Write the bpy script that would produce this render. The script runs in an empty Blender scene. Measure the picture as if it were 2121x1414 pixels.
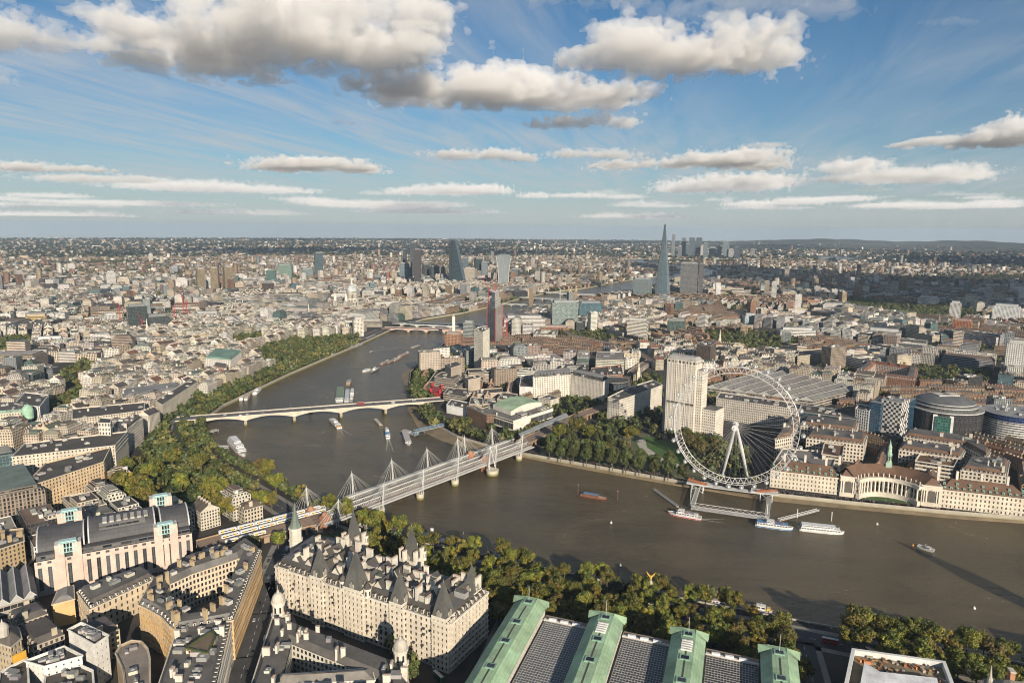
import bpy, math, random
import numpy as np
from mathutils import Vector, Matrix
R = math.radians
sc = bpy.context.scene
rng = random.Random(7)
nrng = np.random.default_rng(7)

# ------------------------------------------------------------------ camera (fitted to known city landmarks, metres, x east, y north)
CAM = np.array([-822.5, 72.7, 288.8]); YAW, PIT, ROL, FPX = 77.05, 9.07, .44, 1476.3
_a, _p, _r = R(YAW), R(PIT), R(ROL)
_fw = np.array([math.sin(_a)*math.cos(_p), math.cos(_a)*math.cos(_p), -math.sin(_p)])
_rt = np.array([math.cos(_a), -math.sin(_a), 0.0]); _up = np.cross(_rt, _fw)
_rt, _up = _rt*math.cos(_r)+_up*math.sin(_r), _up*math.cos(_r)-_rt*math.sin(_r)
cd = bpy.data.cameras.new('camera'); cam = bpy.data.objects.new('camera', cd); sc.collection.objects.link(cam)
M = Matrix.Identity(4)
for i in range(3):
 M[i][0], M[i][1], M[i][2], M[i][3] = _rt[i], _up[i], -_fw[i], CAM[i]
cam.matrix_world = M
cd.sensor_width = 36; cd.lens = FPX/2121*36; cd.clip_start = 1; cd.clip_end = 90000
sc.camera = cam
def G(u, v, z=5.0):
 """world point at height z seen in direction (u, v)"""
 d = _fw+_rt*(u-1060.5)/FPX-_up*(v-707)/FPX
 return CAM+d*((z-CAM[2])/d[2])
def GX(u, v, z=5.0):
 p = G(u, v, z); return (float(p[0]), float(p[1]))
def PX(x, y, z):
 d = np.array([x, y, z])-CAM; Z = d@_fw
 return 1060.5+FPX*(d@_rt)/Z, 707-FPX*(d@_up)/Z, Z

# ------------------------------------------------------------------ light
SUN_AZ, SUN_EL = 237.0, 19.6
SUNV = Vector((math.sin(R(SUN_AZ))*math.cos(R(SUN_EL)), math.cos(R(SUN_AZ))*math.cos(R(SUN_EL)), math.sin(R(SUN_EL))))
W = bpy.data.worlds.new('World'); sc.world = W; W.use_nodes = True
nt = W.node_tree; nt.nodes.clear(); N = nt.nodes.new; L = nt.links.new
sky = N('ShaderNodeTexSky'); sky.sky_type = 'NISHITA'; sky.sun_disc = False
sky.sun_elevation = R(SUN_EL); sky.sun_rotation = R(SUN_AZ); sky.altitude = 300; sky.air_density = 1.0; sky.dust_density = .6; sky.ozone_density = 2.5
bg = N('ShaderNodeBackground'); bg.inputs[1].default_value = .05
wo = N('ShaderNodeOutputWorld')
# thin high cirrus: noise on a plane far overhead, stretched along the wind
tc = N('ShaderNodeTexCoord'); sep = N('ShaderNodeSeparateXYZ'); L(tc.outputs['Generated'], sep.inputs[0])
def mth(op, a, b=None, c=None, clamp=False, nt=nt):
 n = nt.nodes.new('ShaderNodeMath'); n.operation = op; n.use_clamp = clamp
 for i, x in enumerate((a, b, c)):
  if x is None: continue
  if isinstance(x, (int, float)): n.inputs[i].default_value = x
  else: nt.links.new(x, n.inputs[i])
 return n.outputs[0]
zc = mth('MAXIMUM', sep.outputs[2], .02)
zd = mth('ADD', zc, .03)
cx = mth('DIVIDE', sep.outputs[0], zd); cy = mth('DIVIDE', sep.outputs[1], zd)
comb = N('ShaderNodeCombineXYZ'); L(cx, comb.inputs[0]); L(cy, comb.inputs[1])
def wnoise(sx, sy, rot, detail, rough, dist, seed):
 mp = N('ShaderNodeMapping'); mp.inputs['Rotation'].default_value = (0, 0, R(rot)); mp.inputs['Scale'].default_value = (sx, sy, 1); mp.inputs['Location'].default_value = (seed, seed*.7, seed)
 L(comb.outputs[0], mp.inputs[0])
 n = N('ShaderNodeTexNoise'); n.inputs['Scale'].default_value = 1; n.inputs['Detail'].default_value = detail; n.inputs['Roughness'].default_value = rough; n.inputs['Distortion'].default_value = dist
 L(mp.outputs[0], n.inputs['Vector']); return n.outputs['Fac']
c1 = wnoise(.45, 2.6, 18, 8, .62, .6, 3.1); c2 = wnoise(.16, .3, 10, 3, .5, .2, 8.3)
cir = mth('MULTIPLY', mth('MULTIPLY', mth('SUBTRACT', c1, .36, clamp=True), 2.9), mth('MULTIPLY', mth('SUBTRACT', c2, .28, clamp=True), 3.2, clamp=True), clamp=True)
cirm = mth('MULTIPLY', cir, mth('SUBTRACT', 1.0, mth('POWER', mth('SUBTRACT', 1.0, zc, clamp=True), 28)), clamp=True)
hz = mth('POWER', mth('SUBTRACT', 1.0, zc, clamp=True), 13)
m1 = N('ShaderNodeMix'); m1.data_type = 'RGBA'; m1.inputs['B'].default_value = (7.2, 7.6, 8.0, 1)
L(mth('MULTIPLY', cirm, .9), m1.inputs['Factor'])
m2 = N('ShaderNodeMix'); m2.data_type = 'RGBA'; m2.inputs['B'].default_value = (7.9, 8.1, 8.3, 1)
tint = N('ShaderNodeMix'); tint.data_type = 'RGBA'; tint.blend_type = 'MULTIPLY'; tint.inputs['Factor'].default_value = 1; tint.inputs['B'].default_value = (.62, .965, 1.16, 1)
L(sky.outputs[0], tint.inputs['A'])
L(tint.outputs['Result'], m1.inputs['A']); L(m1.outputs['Result'], m2.inputs['A']); L(mth('MULTIPLY', hz, .85), m2.inputs['Factor'])
L(m2.outputs['Result'], bg.inputs[0]); L(bg.outputs[0], wo.inputs[0])
sl = bpy.data.lights.new('sun', 'SUN'); sl.energy = 5.0; sl.angle = R(.5); sl.color = (1.0, .865, .69)
so = bpy.data.objects.new('sun', sl); sc.collection.objects.link(so)
so.rotation_euler = SUNV.to_track_quat('Z', 'Y').to_euler(); so.location = (0, 0, 3000)
sc.view_settings.view_transform = 'Standard'; sc.view_settings.look = 'None'; sc.view_settings.gamma = 1; sc.view_settings.exposure = 0.47
sc.cycles.use_denoising = True; sc.cycles.pixel_filter_type = 'BLACKMAN_HARRIS'; sc.cycles.filter_width = 1.05; sc.cycles.max_bounces = 10; sc.cycles.diffuse_bounces = 1; sc.cycles.glossy_bounces = 2
sc.cycles.transmission_bounces = 2; sc.cycles.volume_bounces = 6; sc.cycles.transparent_max_bounces = 10; sc.cycles.caustics_reflective = False; sc.cycles.caustics_refractive = False
sc.cycles.use_adaptive_sampling = True; sc.cycles.adaptive_threshold = .03; sc.cycles.volume_step_rate = 2

# ------------------------------------------------------------------ materials: every face carries its own paint in the attribute 'Col'
MATS = {}
def newmat(name):
 m = bpy.data.materials.new(name); m.use_nodes = True; m.node_tree.nodes.clear()
 t = m.node_tree; b = t.nodes.new('ShaderNodeBsdfPrincipled'); o = t.nodes.new('ShaderNodeOutputMaterial'); t.links.new(b.outputs[0], o.inputs[0])
 MATS[name] = m; return m, t, b
class NT:
 """small node-writing helper"""
 def __init__(s, t): s.t = t
 def n(s, typ, **kw):
  x = s.t.nodes.new(typ)
  for k, v in kw.items(): setattr(x, k, v)
  return x
 def m(s, op, a, b=None, c=None, clamp=False): return mth(op, a, b, c, clamp, s.t)
 def l(s, a, b): s.t.links.new(a, b)
 def mix(s, f, a, b, mode='MIX'):
  x = s.t.nodes.new('ShaderNodeMix'); x.data_type = 'RGBA'; x.blend_type = mode
  for sock, v in ((x.inputs['Factor'], f), (x.inputs['A'], a), (x.inputs['B'], b)):
   if isinstance(v, (int, float)): sock.default_value = v if sock.type == 'VALUE' else (v, v, v, 1)
   elif isinstance(v, tuple): sock.default_value = v+(1,) if len(v) == 3 else v
   else: s.l(v, sock)
  return x.outputs['Result']
 def noise(s, vec, scale, detail=4, rough=.55, dist=0):
  x = s.t.nodes.new('ShaderNodeTexNoise'); x.inputs['Scale'].default_value = scale; x.inputs['Detail'].default_value = detail; x.inputs['Roughness'].default_value = rough; x.inputs['Distortion'].default_value = dist
  if vec is not None: s.l(vec, x.inputs['Vector'])
  return x.outputs['Fac']
 def pos(s): return s.t.nodes.new('ShaderNodeNewGeometry').outputs['Position']
 def col(s):
  a = s.t.nodes.new('ShaderNodeAttribute'); a.attribute_name = 'Col'; return a.outputs['Color']
 def ramp(s, f, pts):
  r = s.t.nodes.new('ShaderNodeValToRGB'); e = r.color_ramp.elements
  while len(e) < len(pts): e.new(.5)
  for i, (p, c) in enumerate(pts): e[i].position = p; e[i].color = c+(1,) if len(c) == 3 else c
  s.l(f, r.inputs[0]); return r.outputs[0]
 def rng(s, v, a, b, c, d):
  x = s.t.nodes.new('ShaderNodeMapRange'); s.l(v, x.inputs[0])
  for i, q in enumerate((a, b, c, d)): x.inputs[i+1].default_value = q
  return x.outputs[0]
 def uv(s):
  u = s.t.nodes.new('ShaderNodeUVMap'); u.uv_map = 'UVMap'; sp = s.t.nodes.new('ShaderNodeSeparateXYZ'); s.l(u.outputs[0], sp.inputs[0]); return u.outputs[0], sp.outputs[0], sp.outputs[1]
def weather(k, lo=.78, hi=1.14, scale=.09):
 """dirt and patchiness over a paint colour"""
 p = k.pos(); a = k.noise(p, scale, 5, .65); b = k.noise(p, scale*9, 3, .6)
 f = k.rng(a, .3, .7, lo, hi); g = k.rng(b, .3, .7, .9, 1.08)
 return k.mix(1.0, k.mix(1.0, k.col(), f, 'MULTIPLY'), g, 'MULTIPLY')
m, t, b = newmat('plain'); k = NT(t); k.l(weather(k), b.inputs['Base Color']); b.inputs['Roughness'].default_value = .85
m, t, b = newmat('roof'); k = NT(t)
k.l(weather(k, .6, 1.3, .05), b.inputs['Base Color']); b.inputs['Roughness'].default_value = .8
m, t, b = newmat('tile'); k = NT(t)   # slates, standing seams and courses drawn across the slope
_, u, v = k.uv(); c = k.m('LESS_THAN', k.m('FRACT', u), .1)
k.l(k.mix(k.m('MULTIPLY', c, .28), weather(k, .65, 1.25, .07), (.02, .02, .02)), b.inputs['Base Color']); b.inputs['Roughness'].default_value = .7
m, t, b = newmat('metal'); k = NT(t); k.l(weather(k, .92, 1.05), b.inputs['Base Color']); b.inputs['Roughness'].default_value = .45; b.inputs['Metallic'].default_value = .1
m, t, b = newmat('glass'); k = NT(t)
oi = k.n('ShaderNodeObjectInfo'); k.l(k.mix(1.0, k.col(), k.rng(oi.outputs['Random'], 0, 1, .4, 1.9), 'MULTIPLY'), b.inputs['Base Color']); b.inputs['Roughness'].default_value = .12; b.inputs['IOR'].default_value = 1.5
def winmat(name, x0, x1, y0, y1, frame=0.0, cellvar=1.0, base_glass=None):
 m, t, b = newmat(name); k = NT(t); uvv, u, v = k.uv()
 fx, fy = k.m('FRACT', u), k.m('FRACT', v)
 inx = k.m('MULTIPLY', k.m('GREATER_THAN', fx, x0), k.m('LESS_THAN', fx, x1)); iny = k.m('MULTIPLY', k.m('GREATER_THAN', fy, y0), k.m('LESS_THAN', fy, y1))
 w = k.m('MULTIPLY', inx, iny)
 wn = k.n('ShaderNodeTexWhiteNoise', noise_dimensions='3D'); fl = k.n('ShaderNodeVectorMath', operation='FLOOR'); k.l(uvv, fl.inputs[0])
 ad = k.n('ShaderNodeVectorMath', operation='ADD'); k.l(fl.outputs[0], ad.inputs[0]); sn = k.n('ShaderNodeVectorMath', operation='SNAP'); k.l(k.pos(), sn.inputs[0]); sn.inputs[1].default_value = (60, 60, 60); k.l(sn.outputs[0], ad.inputs[1])
 k.l(ad.outputs[0], wn.inputs[0]); rv = k.m('POWER', wn.outputs[0], 3.0)
 if base_glass is None:
  gl = k.mix(k.m('MULTIPLY', rv, .5*cellvar), (.018, .02, .024), (.30, .28, .24))
  wall = weather(k)
 else:
  gl = k.mix(k.m('MULTIPLY', rv, cellvar), k.mix(1.0, k.col(), .55, 'MULTIPLY'), k.mix(1.0, k.col(), 1.5, 'MULTIPLY')); wall = k.mix(1.0, k.col(), base_glass, 'MULTIPLY')
 k.l(k.mix(w, wall, gl), b.inputs['Base Color'])
 k.l(k.rng(w, 0, 1, .85 if base_glass is None else .5, .15), b.inputs['Roughness'])
 bp = k.n('ShaderNodeBump'); bp.inputs['Strength'].default_value = .5; bp.inputs['Distance'].default_value = .35; k.l(k.m('SUBTRACT', 1.0, w), bp.inputs['Height']); k.l(bp.outputs[0], b.inputs['Normal'])
 return m
winmat('win', .24, .76, .20, .78); winmat('band', .03, .97, .30, .78); winmat('slot', .22, .78, .10, .88); winmat('curtain', .05, .95, .07, .95, base_glass=(1.35, 1.35, 1.35), cellvar=.6)
m, t, b = newmat('leaf'); k = NT(t); p = k.pos(); oi = k.n('ShaderNodeObjectInfo')
cc = k.mix(1.0, k.col(), k.rng(oi.outputs['Random'], 0, 1, .75, 1.3), 'MULTIPLY')
hs = k.n('ShaderNodeHueSaturation'); k.l(k.rng(oi.outputs['Random'], 0, 1, .47, .515), hs.inputs['Hue']); k.l(cc, hs.inputs['Color'])
k.l(hs.outputs[0], b.inputs['Base Color']); b.inputs['Roughness'].default_value = .65
m, t, b = newmat('flower'); k = NT(t); k.l(k.col(), b.inputs['Base Color']); b.inputs['Roughness'].default_value = .6
m, t, b = newmat('water'); k = NT(t); p = k.pos()
mp = k.n('ShaderNodeMapping'); mp.inputs['Rotation'].default_value = (0, 0, R(25)); mp.inputs['Scale'].default_value = (1, .45, 1); k.l(p, mp.inputs[0])
n1 = k.noise(mp.outputs[0], .13, 7, .72); n2 = k.noise(mp.outputs[0], .009, 8, .66, 1.6)
k.l(k.mix(k.rng(n2, .35, .65, 0, 1), (.058, .048, .028), (.108, .086, .052)), b.inputs['Base Color'])
k.l(k.rng(n2, .3, .7, .16, .3), b.inputs['Roughness']); b.inputs['IOR'].default_value = 1.33; b.inputs['Specular IOR Level'].default_value = .4
bp = k.n('ShaderNodeBump'); bp.inputs['Strength'].default_value = .8; bp.inputs['Distance'].default_value = 1.9; k.l(n1, bp.inputs['Height']); k.l(bp.outputs[0], b.inputs['Normal'])
m, t, b = newmat('ground'); k = NT(t); p = k.pos()
n1 = k.noise(p, .02, 6, .6); n2 = k.noise(p, .0011, 5, .6); n3 = k.noise(p, .12, 4, .6)
near = k.mix(k.rng(n1, .35, .65, 0, 1), (.022, .021, .021), (.055, .048, .040))
far = k.mix(k.rng(n2, .42, .6, 0, 1), (.022, .030, .016), (.085, .075, .055))
far = k.mix(k.rng(n1, .5, .62, 0, .7), far, (.020, .030, .012))
ln = k.n('ShaderNodeVectorMath', operation='LENGTH'); k.l(p, ln.inputs[0])
k.l(k.mix(k.rng(ln.outputs['Value'], 1800, 4000, 0, 1), near, far), b.inputs['Base Color']); b.inputs['Roughness'].default_value = .95
m, t, b = newmat('grass'); k = NT(t); p = k.pos()
k.l(k.mix(1.0, k.col(), k.rng(k.noise(p, .25, 5, .7), .3, .7, .6, 1.35), 'MULTIPLY'), b.inputs['Base Color']); b.inputs['Roughness'].default_value = .95
m, t, b = newmat('stonebank'); k = NT(t); p = k.pos(); sp = k.n('ShaderNodeSeparateXYZ'); k.l(p, sp.inputs[0])
al = k.rng(k.m('ADD', sp.outputs[2], k.m('MULTIPLY', k.noise(p, .3, 4), 1.5)), 2.0, 4.2, 1, 0)   # weed grows up to the high-water line
k.l(k.mix(al, weather(k), (.16, .15, .055)), b.inputs['Base Color']); b.inputs['Roughness'].default_value = .9
m, t, b = newmat('mud'); k = NT(t); p = k.pos()
k.l(k.mix(k.rng(k.noise(p, .06, 6, .65), .3, .7, 0, 1), (.13, .10, .062), (.25, .195, .12)), b.inputs['Base Color']); b.inputs['Roughness'].default_value = .8
MATS_ORDER = list(MATS)

# ------------------------------------------------------------------ mesh building
class MB:
 def __init__(s): s.v = []; s.f = []; s.c = []; s.m = []; s.u = []
 def face(s, pts, col, mat='plain', uv=None):
  i = len(s.v); s.v.extend(pts); s.f.append(tuple(range(i, i+len(pts)))); s.c.append(col); s.m.append(mat); s.u.append(uv)
 def wall(s, p0, p1, z0, z1, col, mat='win', pitch=3.2, fl=3.4, uv=None):
  Lh = math.hypot(p1[0]-p0[0], p1[1]-p0[1])
  if uv is None: uv = (max(1, round(Lh/pitch)), max(1, round((z1-z0)/fl)))
  s.face([(p0[0], p0[1], z0), (p1[0], p1[1], z0), (p1[0], p1[1], z1), (p0[0], p0[1], z1)], col, mat, uv)
 def prism(s, poly, z0, z1, wc, wm='plain', tc=None, tm='roof', pitch=3.2, fl=3.4, bottom=False):
  n = len(poly)
  for i in range(n): s.wall(poly[i], poly[(i+1) % n], z0, z1, wc, wm, pitch, fl)
  s.face([(x, y, z1) for x, y in poly], tc or wc, tm)
  if bottom: s.face([(x, y, z0) for x, y in reversed(poly)], wc, wm if wm not in ('win', 'band', 'slot', 'curtain') else 'plain')
 def frustum(s, p0, z0, p1, z1, col, mat='tile', cap=None, capmat='roof', pitch=1.2):
  n = len(p0)
  for i in range(n):
   j = (i+1) % n; Lh = math.hypot(p0[j][0]-p0[i][0], p0[j][1]-p0[i][1])
   s.face([(*p0[i], z0), (*p0[j], z0), (*p1[j], z1), (*p1[i], z1)], col, mat, (max(1, round(Lh/pitch)), 3))
  if cap is not None: s.face([(x, y, z1) for x, y in p1], cap, capmat)
 def cone(s, poly, z0, apex, col, mat='tile', pitch=1.2):
  n = len(poly)
  for i in range(n): s.face([(*poly[i], z0), (*poly[(i+1) % n], z0), apex], col, mat, (2, 2))
 def tube(s, a, b, r, col, mat='metal', n=5, r2=None):
  a, b = Vector(a), Vector(b); d = b-a
  if d.length < 1e-6: return
  d.normalize(); x = d.orthogonal().normalized(); y = d.cross(x); r2 = r if r2 is None else r2
  A = [tuple(a+(x*math.cos(2*math.pi*i/n)+y*math.sin(2*math.pi*i/n))*r) for i in range(n)]
  B = [tuple(b+(x*math.cos(2*math.pi*i/n)+y*math.sin(2*math.pi*i/n))*r2) for i in range(n)]
  for i in range(n): s.face([A[i], A[(i+1) % n], B[(i+1) % n], B[i]], col, mat)
  s.face(B, col, mat); s.face(A[::-1], col, mat)
 def lathe(s, c, prof, col, mat='plain', n=16, a0=0.0):
  for (r0, z0), (r1, z1) in zip(prof, prof[1:]):
   for i in range(n):
    a, b2 = a0+2*math.pi*i/n, a0+2*math.pi*(i+1)/n
    q = [(c[0]+r0*math.cos(a), c[1]+r0*math.sin(a), z0), (c[0]+r0*math.cos(b2), c[1]+r0*math.sin(b2), z0), (c[0]+r1*math.cos(b2), c[1]+r1*math.sin(b2), z1), (c[0]+r1*math.cos(a), c[1]+r1*math.sin(a), z1)]
    if r1 < 1e-4: q = q[:3]
    elif r0 < 1e-4: q = [q[0], q[2], q[3]]
    s.face(q, col, mat, (1, 1))
  if prof[-1][0] > 1e-4: s.face([(c[0]+prof[-1][0]*math.cos(a0+2*math.pi*i/n), c[1]+prof[-1][0]*math.sin(a0+2*math.pi*i/n), prof[-1][1]) for i in range(n)], col, mat)
 def box(s, cx, cy, z0, lx, ly, h, ang=0.0, col=(.4, .4, .4), mat='plain', tc=None, tm=None, pitch=3.2, fl=3.4, bottom=False):
  s.prism(rect(cx, cy, lx, ly, ang), z0, z0+h, col, mat, tc or col, tm or (mat if mat not in ('win', 'band', 'slot', 'curtain') else 'roof'), pitch, fl, bottom)
 def beam(s, a, b, w, h, col, mat='plain'):
  """box bar from a to b (points on its bottom centre line)"""
  a, b = Vector(a), Vector(b); d = (b-a); n = Vector((-d.y, d.x, 0))
  n = n.normalized()*w/2 if n.length > 1e-6 else Vector((w/2, 0, 0)); u = Vector((0, 0, h))
  P = [a-n, a+n, b+n, b-n]; Q = [p+u for p in P]
  P = [tuple(p) for p in P]; Q = [tuple(p) for p in Q]
  s.face(Q[::-1], col, mat); s.face(P, col, mat)
  for i in range(4): s.face([P[(i+1) % 4], P[i], Q[i], Q[(i+1) % 4]], col, mat)
 def build(s, name, parent=None, origin=None):
  if not s.f: return None
  o0 = np.array(origin if origin is not None else (tuple(parent.location) if parent is not None and parent.parent is None else (0, 0, 0)), float)
  if parent is not None and parent.parent is not None and origin is None: o0 = np.array(parent.parent.location)+np.array(parent.location)
  me = bpy.data.meshes.new(name)
  V = np.array(s.v, float)-o0
  me.from_pydata(V.tolist(), [], s.f); 
  names = []
  for x in s.m:
   if x not in names: names.append(x)
  for x in names: me.materials.append(MATS[x])
  ix = {x: i for i, x in enumerate(names)}
  me.polygons.foreach_set('material_index', [ix[x] for x in s.m])
  at = me.attributes.new('Col', 'FLOAT_COLOR', 'FACE')
  at.data.foreach_set('color', np.array([(c[0], c[1], c[2], 1) for c in s.c], np.float32).ravel())
  uvl = me.uv_layers.new(name='UVMap'); U = []
  for f, uv in zip(s.f, s.u):
   n = len(f); a, b2 = uv if uv else (1, 1)
   if n == 4: U += [0, 0, a, 0, a, b2, 0, b2]
   elif n == 3: U += [0, 0, a, 0, a/2, b2]
   else: U += [0.5, 0.5]*n
  uvl.data.foreach_set('uv', np.array(U, np.float32))
  me.update()
  o = bpy.data.objects.new(name, me); sc.collection.objects.link(o)
  if parent is not None: o.parent = parent
  elif origin is not None: o.location = origin
  return o
def rect(cx, cy, lx, ly, ang=0.0):
 c, s = math.cos(ang), math.sin(ang)
 return [(cx+x*c-y*s, cy+x*s+y*c) for x, y in ((-lx/2, -ly/2), (lx/2, -ly/2), (lx/2, ly/2), (-lx/2, ly/2))]
def area2(P): return sum(P[i][0]*P[(i+1) % len(P)][1]-P[(i+1) % len(P)][0]*P[i][1] for i in range(len(P)))/2
def ccw(P): return list(P) if area2(P) > 0 else list(P)[::-1]
def inset(P, d):
 """shrink a convex-ish CCW polygon by d"""
 n = len(P); out = []
 for i in range(n):
  a, b, c = Vector(P[i-1]), Vector(P[i]), Vector(P[(i+1) % n])
  e1, e2 = (b-a).normalized(), (c-b).normalized(); n1, n2 = Vector((-e1.y, e1.x)), Vector((-e2.y, e2.x))
  m = n1+n2; q = m.dot(n1)
  out.append(tuple(b+m*(d/max(q, .3))))
 return out
def inpoly(x, y, P):
 r = False; j = len(P)-1
 for i in range(len(P)):
  if (P[i][1] > y) != (P[j][1] > y) and x < (P[j][0]-P[i][0])*(y-P[i][1])/(P[j][1]-P[i][1])+P[i][0]: r = not r
  j = i
 return r
def thing(name, label, cat, loc, group=None):
 o = bpy.data.objects.new(name, None); sc.collection.objects.link(o); o.location = loc; o.empty_display_size = 1
 o['label'] = label; o['category'] = cat
 if group: o['group'] = group
 return o
def tag(o, label, cat, group=None):
 o['label'] = label; o['category'] = cat
 if group: o['group'] = group
 return o
def struct(o, kind='structure', label=None):
 o['kind'] = kind
 if label: o['label'] = label
 return o
def cen(P): return (sum(p[0] for p in P)/len(P), sum(p[1] for p in P)/len(P))
def vary(c, a=.08, r=rng):
 f = 1+r.uniform(-a, a); return tuple(min(.9, max(.004, x*f*(1+r.uniform(-a, a)*.35))) for x in c)
def lerp(a, b, t): return tuple(x+(y-x)*t for x, y in zip(a, b))

# ------------------------------------------------------------------ river and land
NB = [(-440, -800), (-380, -500), (-330, -300), (-322, -164), (-306, -60), (-291, 48), (-267, 162), (-252, 244), (-241, 304), (-225, 355), (-187, 432), (-145, 491), (-121, 529), (-100, 564), (-52, 632), (15, 702), (80, 748), (159, 772), (274, 785), (408, 800), (615, 813), (772, 822), (1014, 845), (1271, 838), (1459, 770), (1729, 719), (2000, 690), (2270, 640), (2600, 500), (3067, 386), (3700, 150), (4127, 60), (4600, 80), (5300, 430), (5859, 640), (6300, 330), (6520, -500), (6700, -1150), (7200, -1450), (7650, -1250), (7900, -600), (8200, 260), (9200, 330), (10500, -180), (14000, -850)]
SB = [(-170, -900), (-60, -500), (-44, -278), (-45, -206), (-42, -113), (-37, -39), (-25, 48), (4, 149), (32, 249), (60, 315), (85, 358), (131, 403), (217, 461), (306, 515), (483, 579), (641, 606), (882, 629), (1056, 612), (1219, 595), (1459, 575), (1757, 500), (2173, 386), (2500, 250), (3060, 108), (3600, -110), (4127, -240), (4404, -220), (4900, -110), (5500, 280), (5859, 380), (6080, 90), (6230, -600), (6400, -1400), (6900, -1800), (7600, -1750), (8150, -1300), (8220, -600), (8450, -80), (9200, 0), (10500, -520), (14000, -1100)]
HR = 17000
def arc(a0, a1, n=40): return [(HR*math.sin(R(a0+(a1-a0)*i/n)), HR*math.cos(R(a0+(a1-a0)*i/n))) for i in range(n+1)]
STONE = (.36, .33, .27)
def land(name, bank, outer, flip):
 b = MB(); P = ccw(bank+outer); b.face([(x, y, 5.0) for x, y in P], (.1, .1, .1), 'ground')
 o = b.build(name); struct(o)
 w = MB()
 for p, q in zip(bank, bank[1:]):
  if flip: p, q = q, p
  w.wall(p, q, -3, 5.0, STONE, 'stonebank')
  d = Vector((q[0]-p[0], q[1]-p[1])).normalized(); n = Vector((-d.y, d.x))*.5
  if p[0] < 2500: w.beam((p[0]+n.x, p[1]+n.y, 5.0), (q[0]+n.x, q[1]+n.y, 5.0), .9, 1.1, (.40, .37, .31), 'plain')
 return w
wn_ = land('ground', NB, arc(92, -120), False); ws_ = land('ground', SB, arc(92, 215), True)
for w_, lb in ((wn_, 'pale granite river wall along the tree-lined left bank'), (ws_, 'weed-stained stone river wall along the promenade below the giant wheel')):
 tag(w_.build('river_wall'), lb, 'wall')
b = MB(); b.face([(-1500, -2500, 0), (15000, -2500, 0), (15000, 2500, 0), (-1500, 2500, 0)], (.1, .1, .1), 'water'); struct(b.build('river'))
RIVER = NB+SB[::-1]
# ------------------------------------------------------------------ helpers for buildings built one by one
EXCL = []          # footprints the filler must keep clear of
def camface(p0, p1):
 n = (p1[1]-p0[1], -(p1[0]-p0[0])); mx, my = (p0[0]+p1[0])/2, (p0[1]+p1[1])/2
 return n[0]*(CAM[0]-mx)+n[1]*(CAM[1]-my) > -.15*math.hypot(*n)*math.hypot(CAM[0]-mx, CAM[1]-my)
def facade(mb, p0, p1, z0, z1, col, wins, pitch=3.2, fl=3.6, wf=.42, hf=.56, d=.4, mat='plain', base=.22):
 Lh = math.hypot(p1[0]-p0[0], p1[1]-p0[1])
 if Lh < 2.2: mb.wall(p0, p1, z0, z1, col, mat); return
 n = max(1, round(Lh/pitch)); m = max(1, round((z1-z0)/fl)); ex, ey = (p1[0]-p0[0])/Lh, (p1[1]-p0[1])/Lh; nx, ny = ey, -ex
 cw, ch = Lh/n, (z1-z0)/m; w, h = cw*wf, ch*hf
 def P(s, z, dd=0.0): return (p0[0]+ex*s-nx*dd, p0[1]+ey*s-ny*dd, z)
 zs = [z0]
 for r in range(m): zs += [z0+r*ch+ch*base, z0+r*ch+ch*base+h]
 zs.append(z1)
 for i in range(0, len(zs)-1, 2): mb.face([P(0, zs[i]), P(Lh, zs[i]), P(Lh, zs[i+1]), P(0, zs[i+1])], col, mat)
 for r in range(m):
  a, b2 = zs[1+2*r], zs[2+2*r]; x = 0.0
  for c in range(n):
   s0 = c*cw+(cw-w)/2; s1 = s0+w
   mb.face([P(x, a), P(s0, a), P(s0, b2), P(x, b2)], col, mat); x = s1
   mb.face([P(s0, a), P(s1, a), P(s1, a, d), P(s0, a, d)], col, mat)
   mb.face([P(s0, b2, d), P(s1, b2, d), P(s1, b2), P(s0, b2)], col, mat)
   mb.face([P(s0, a), P(s0, a, d), P(s0, b2, d), P(s0, b2)], col, mat)
   mb.face([P(s1, a, d), P(s1, a), P(s1, b2), P(s1, b2, d)], col, mat)
   wins.append((P((s0+s1)/2, a, d), math.atan2(ey, ex), round(w, 2), round(h, 2)))
  mb.face([P(x, a), P(Lh, a), P(Lh, b2), P(x, b2)], col, mat)
_wm = {}
def pane_mesh(w, h, gc, fc):
 key = (round(w*4), round(h*4), gc, fc)
 if key not in _wm:
  b = MB(); y = .02
  b.face([(-w/2, y, 0), (w/2, y, 0), (w/2, y, h), (-w/2, y, h)], gc, 'glass')
  for x0, x1, a, c in ((-w/2, -w/2+.1, 0, h), (w/2-.1, w/2, 0, h), (-w/2+.1, w/2-.1, 0, .12), (-w/2+.1, w/2-.1, h-.1, h), (-.05, .05, .12, h-.1), (-w/2+.1, -.05, h*.55, h*.55+.1), (.05, w/2-.1, h*.55, h*.55+.1)):
   b.face([(x0, y+.04-.08, a), (x1, y+.04-.08, a), (x1, y+.04-.08, c), (x0, y+.04-.08, c)], fc, 'plain')
  o = b.build('window', None, (0, 0, 0)); _wm[key] = o.data; bpy.data.objects.remove(o)
 return _wm[key]
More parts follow.
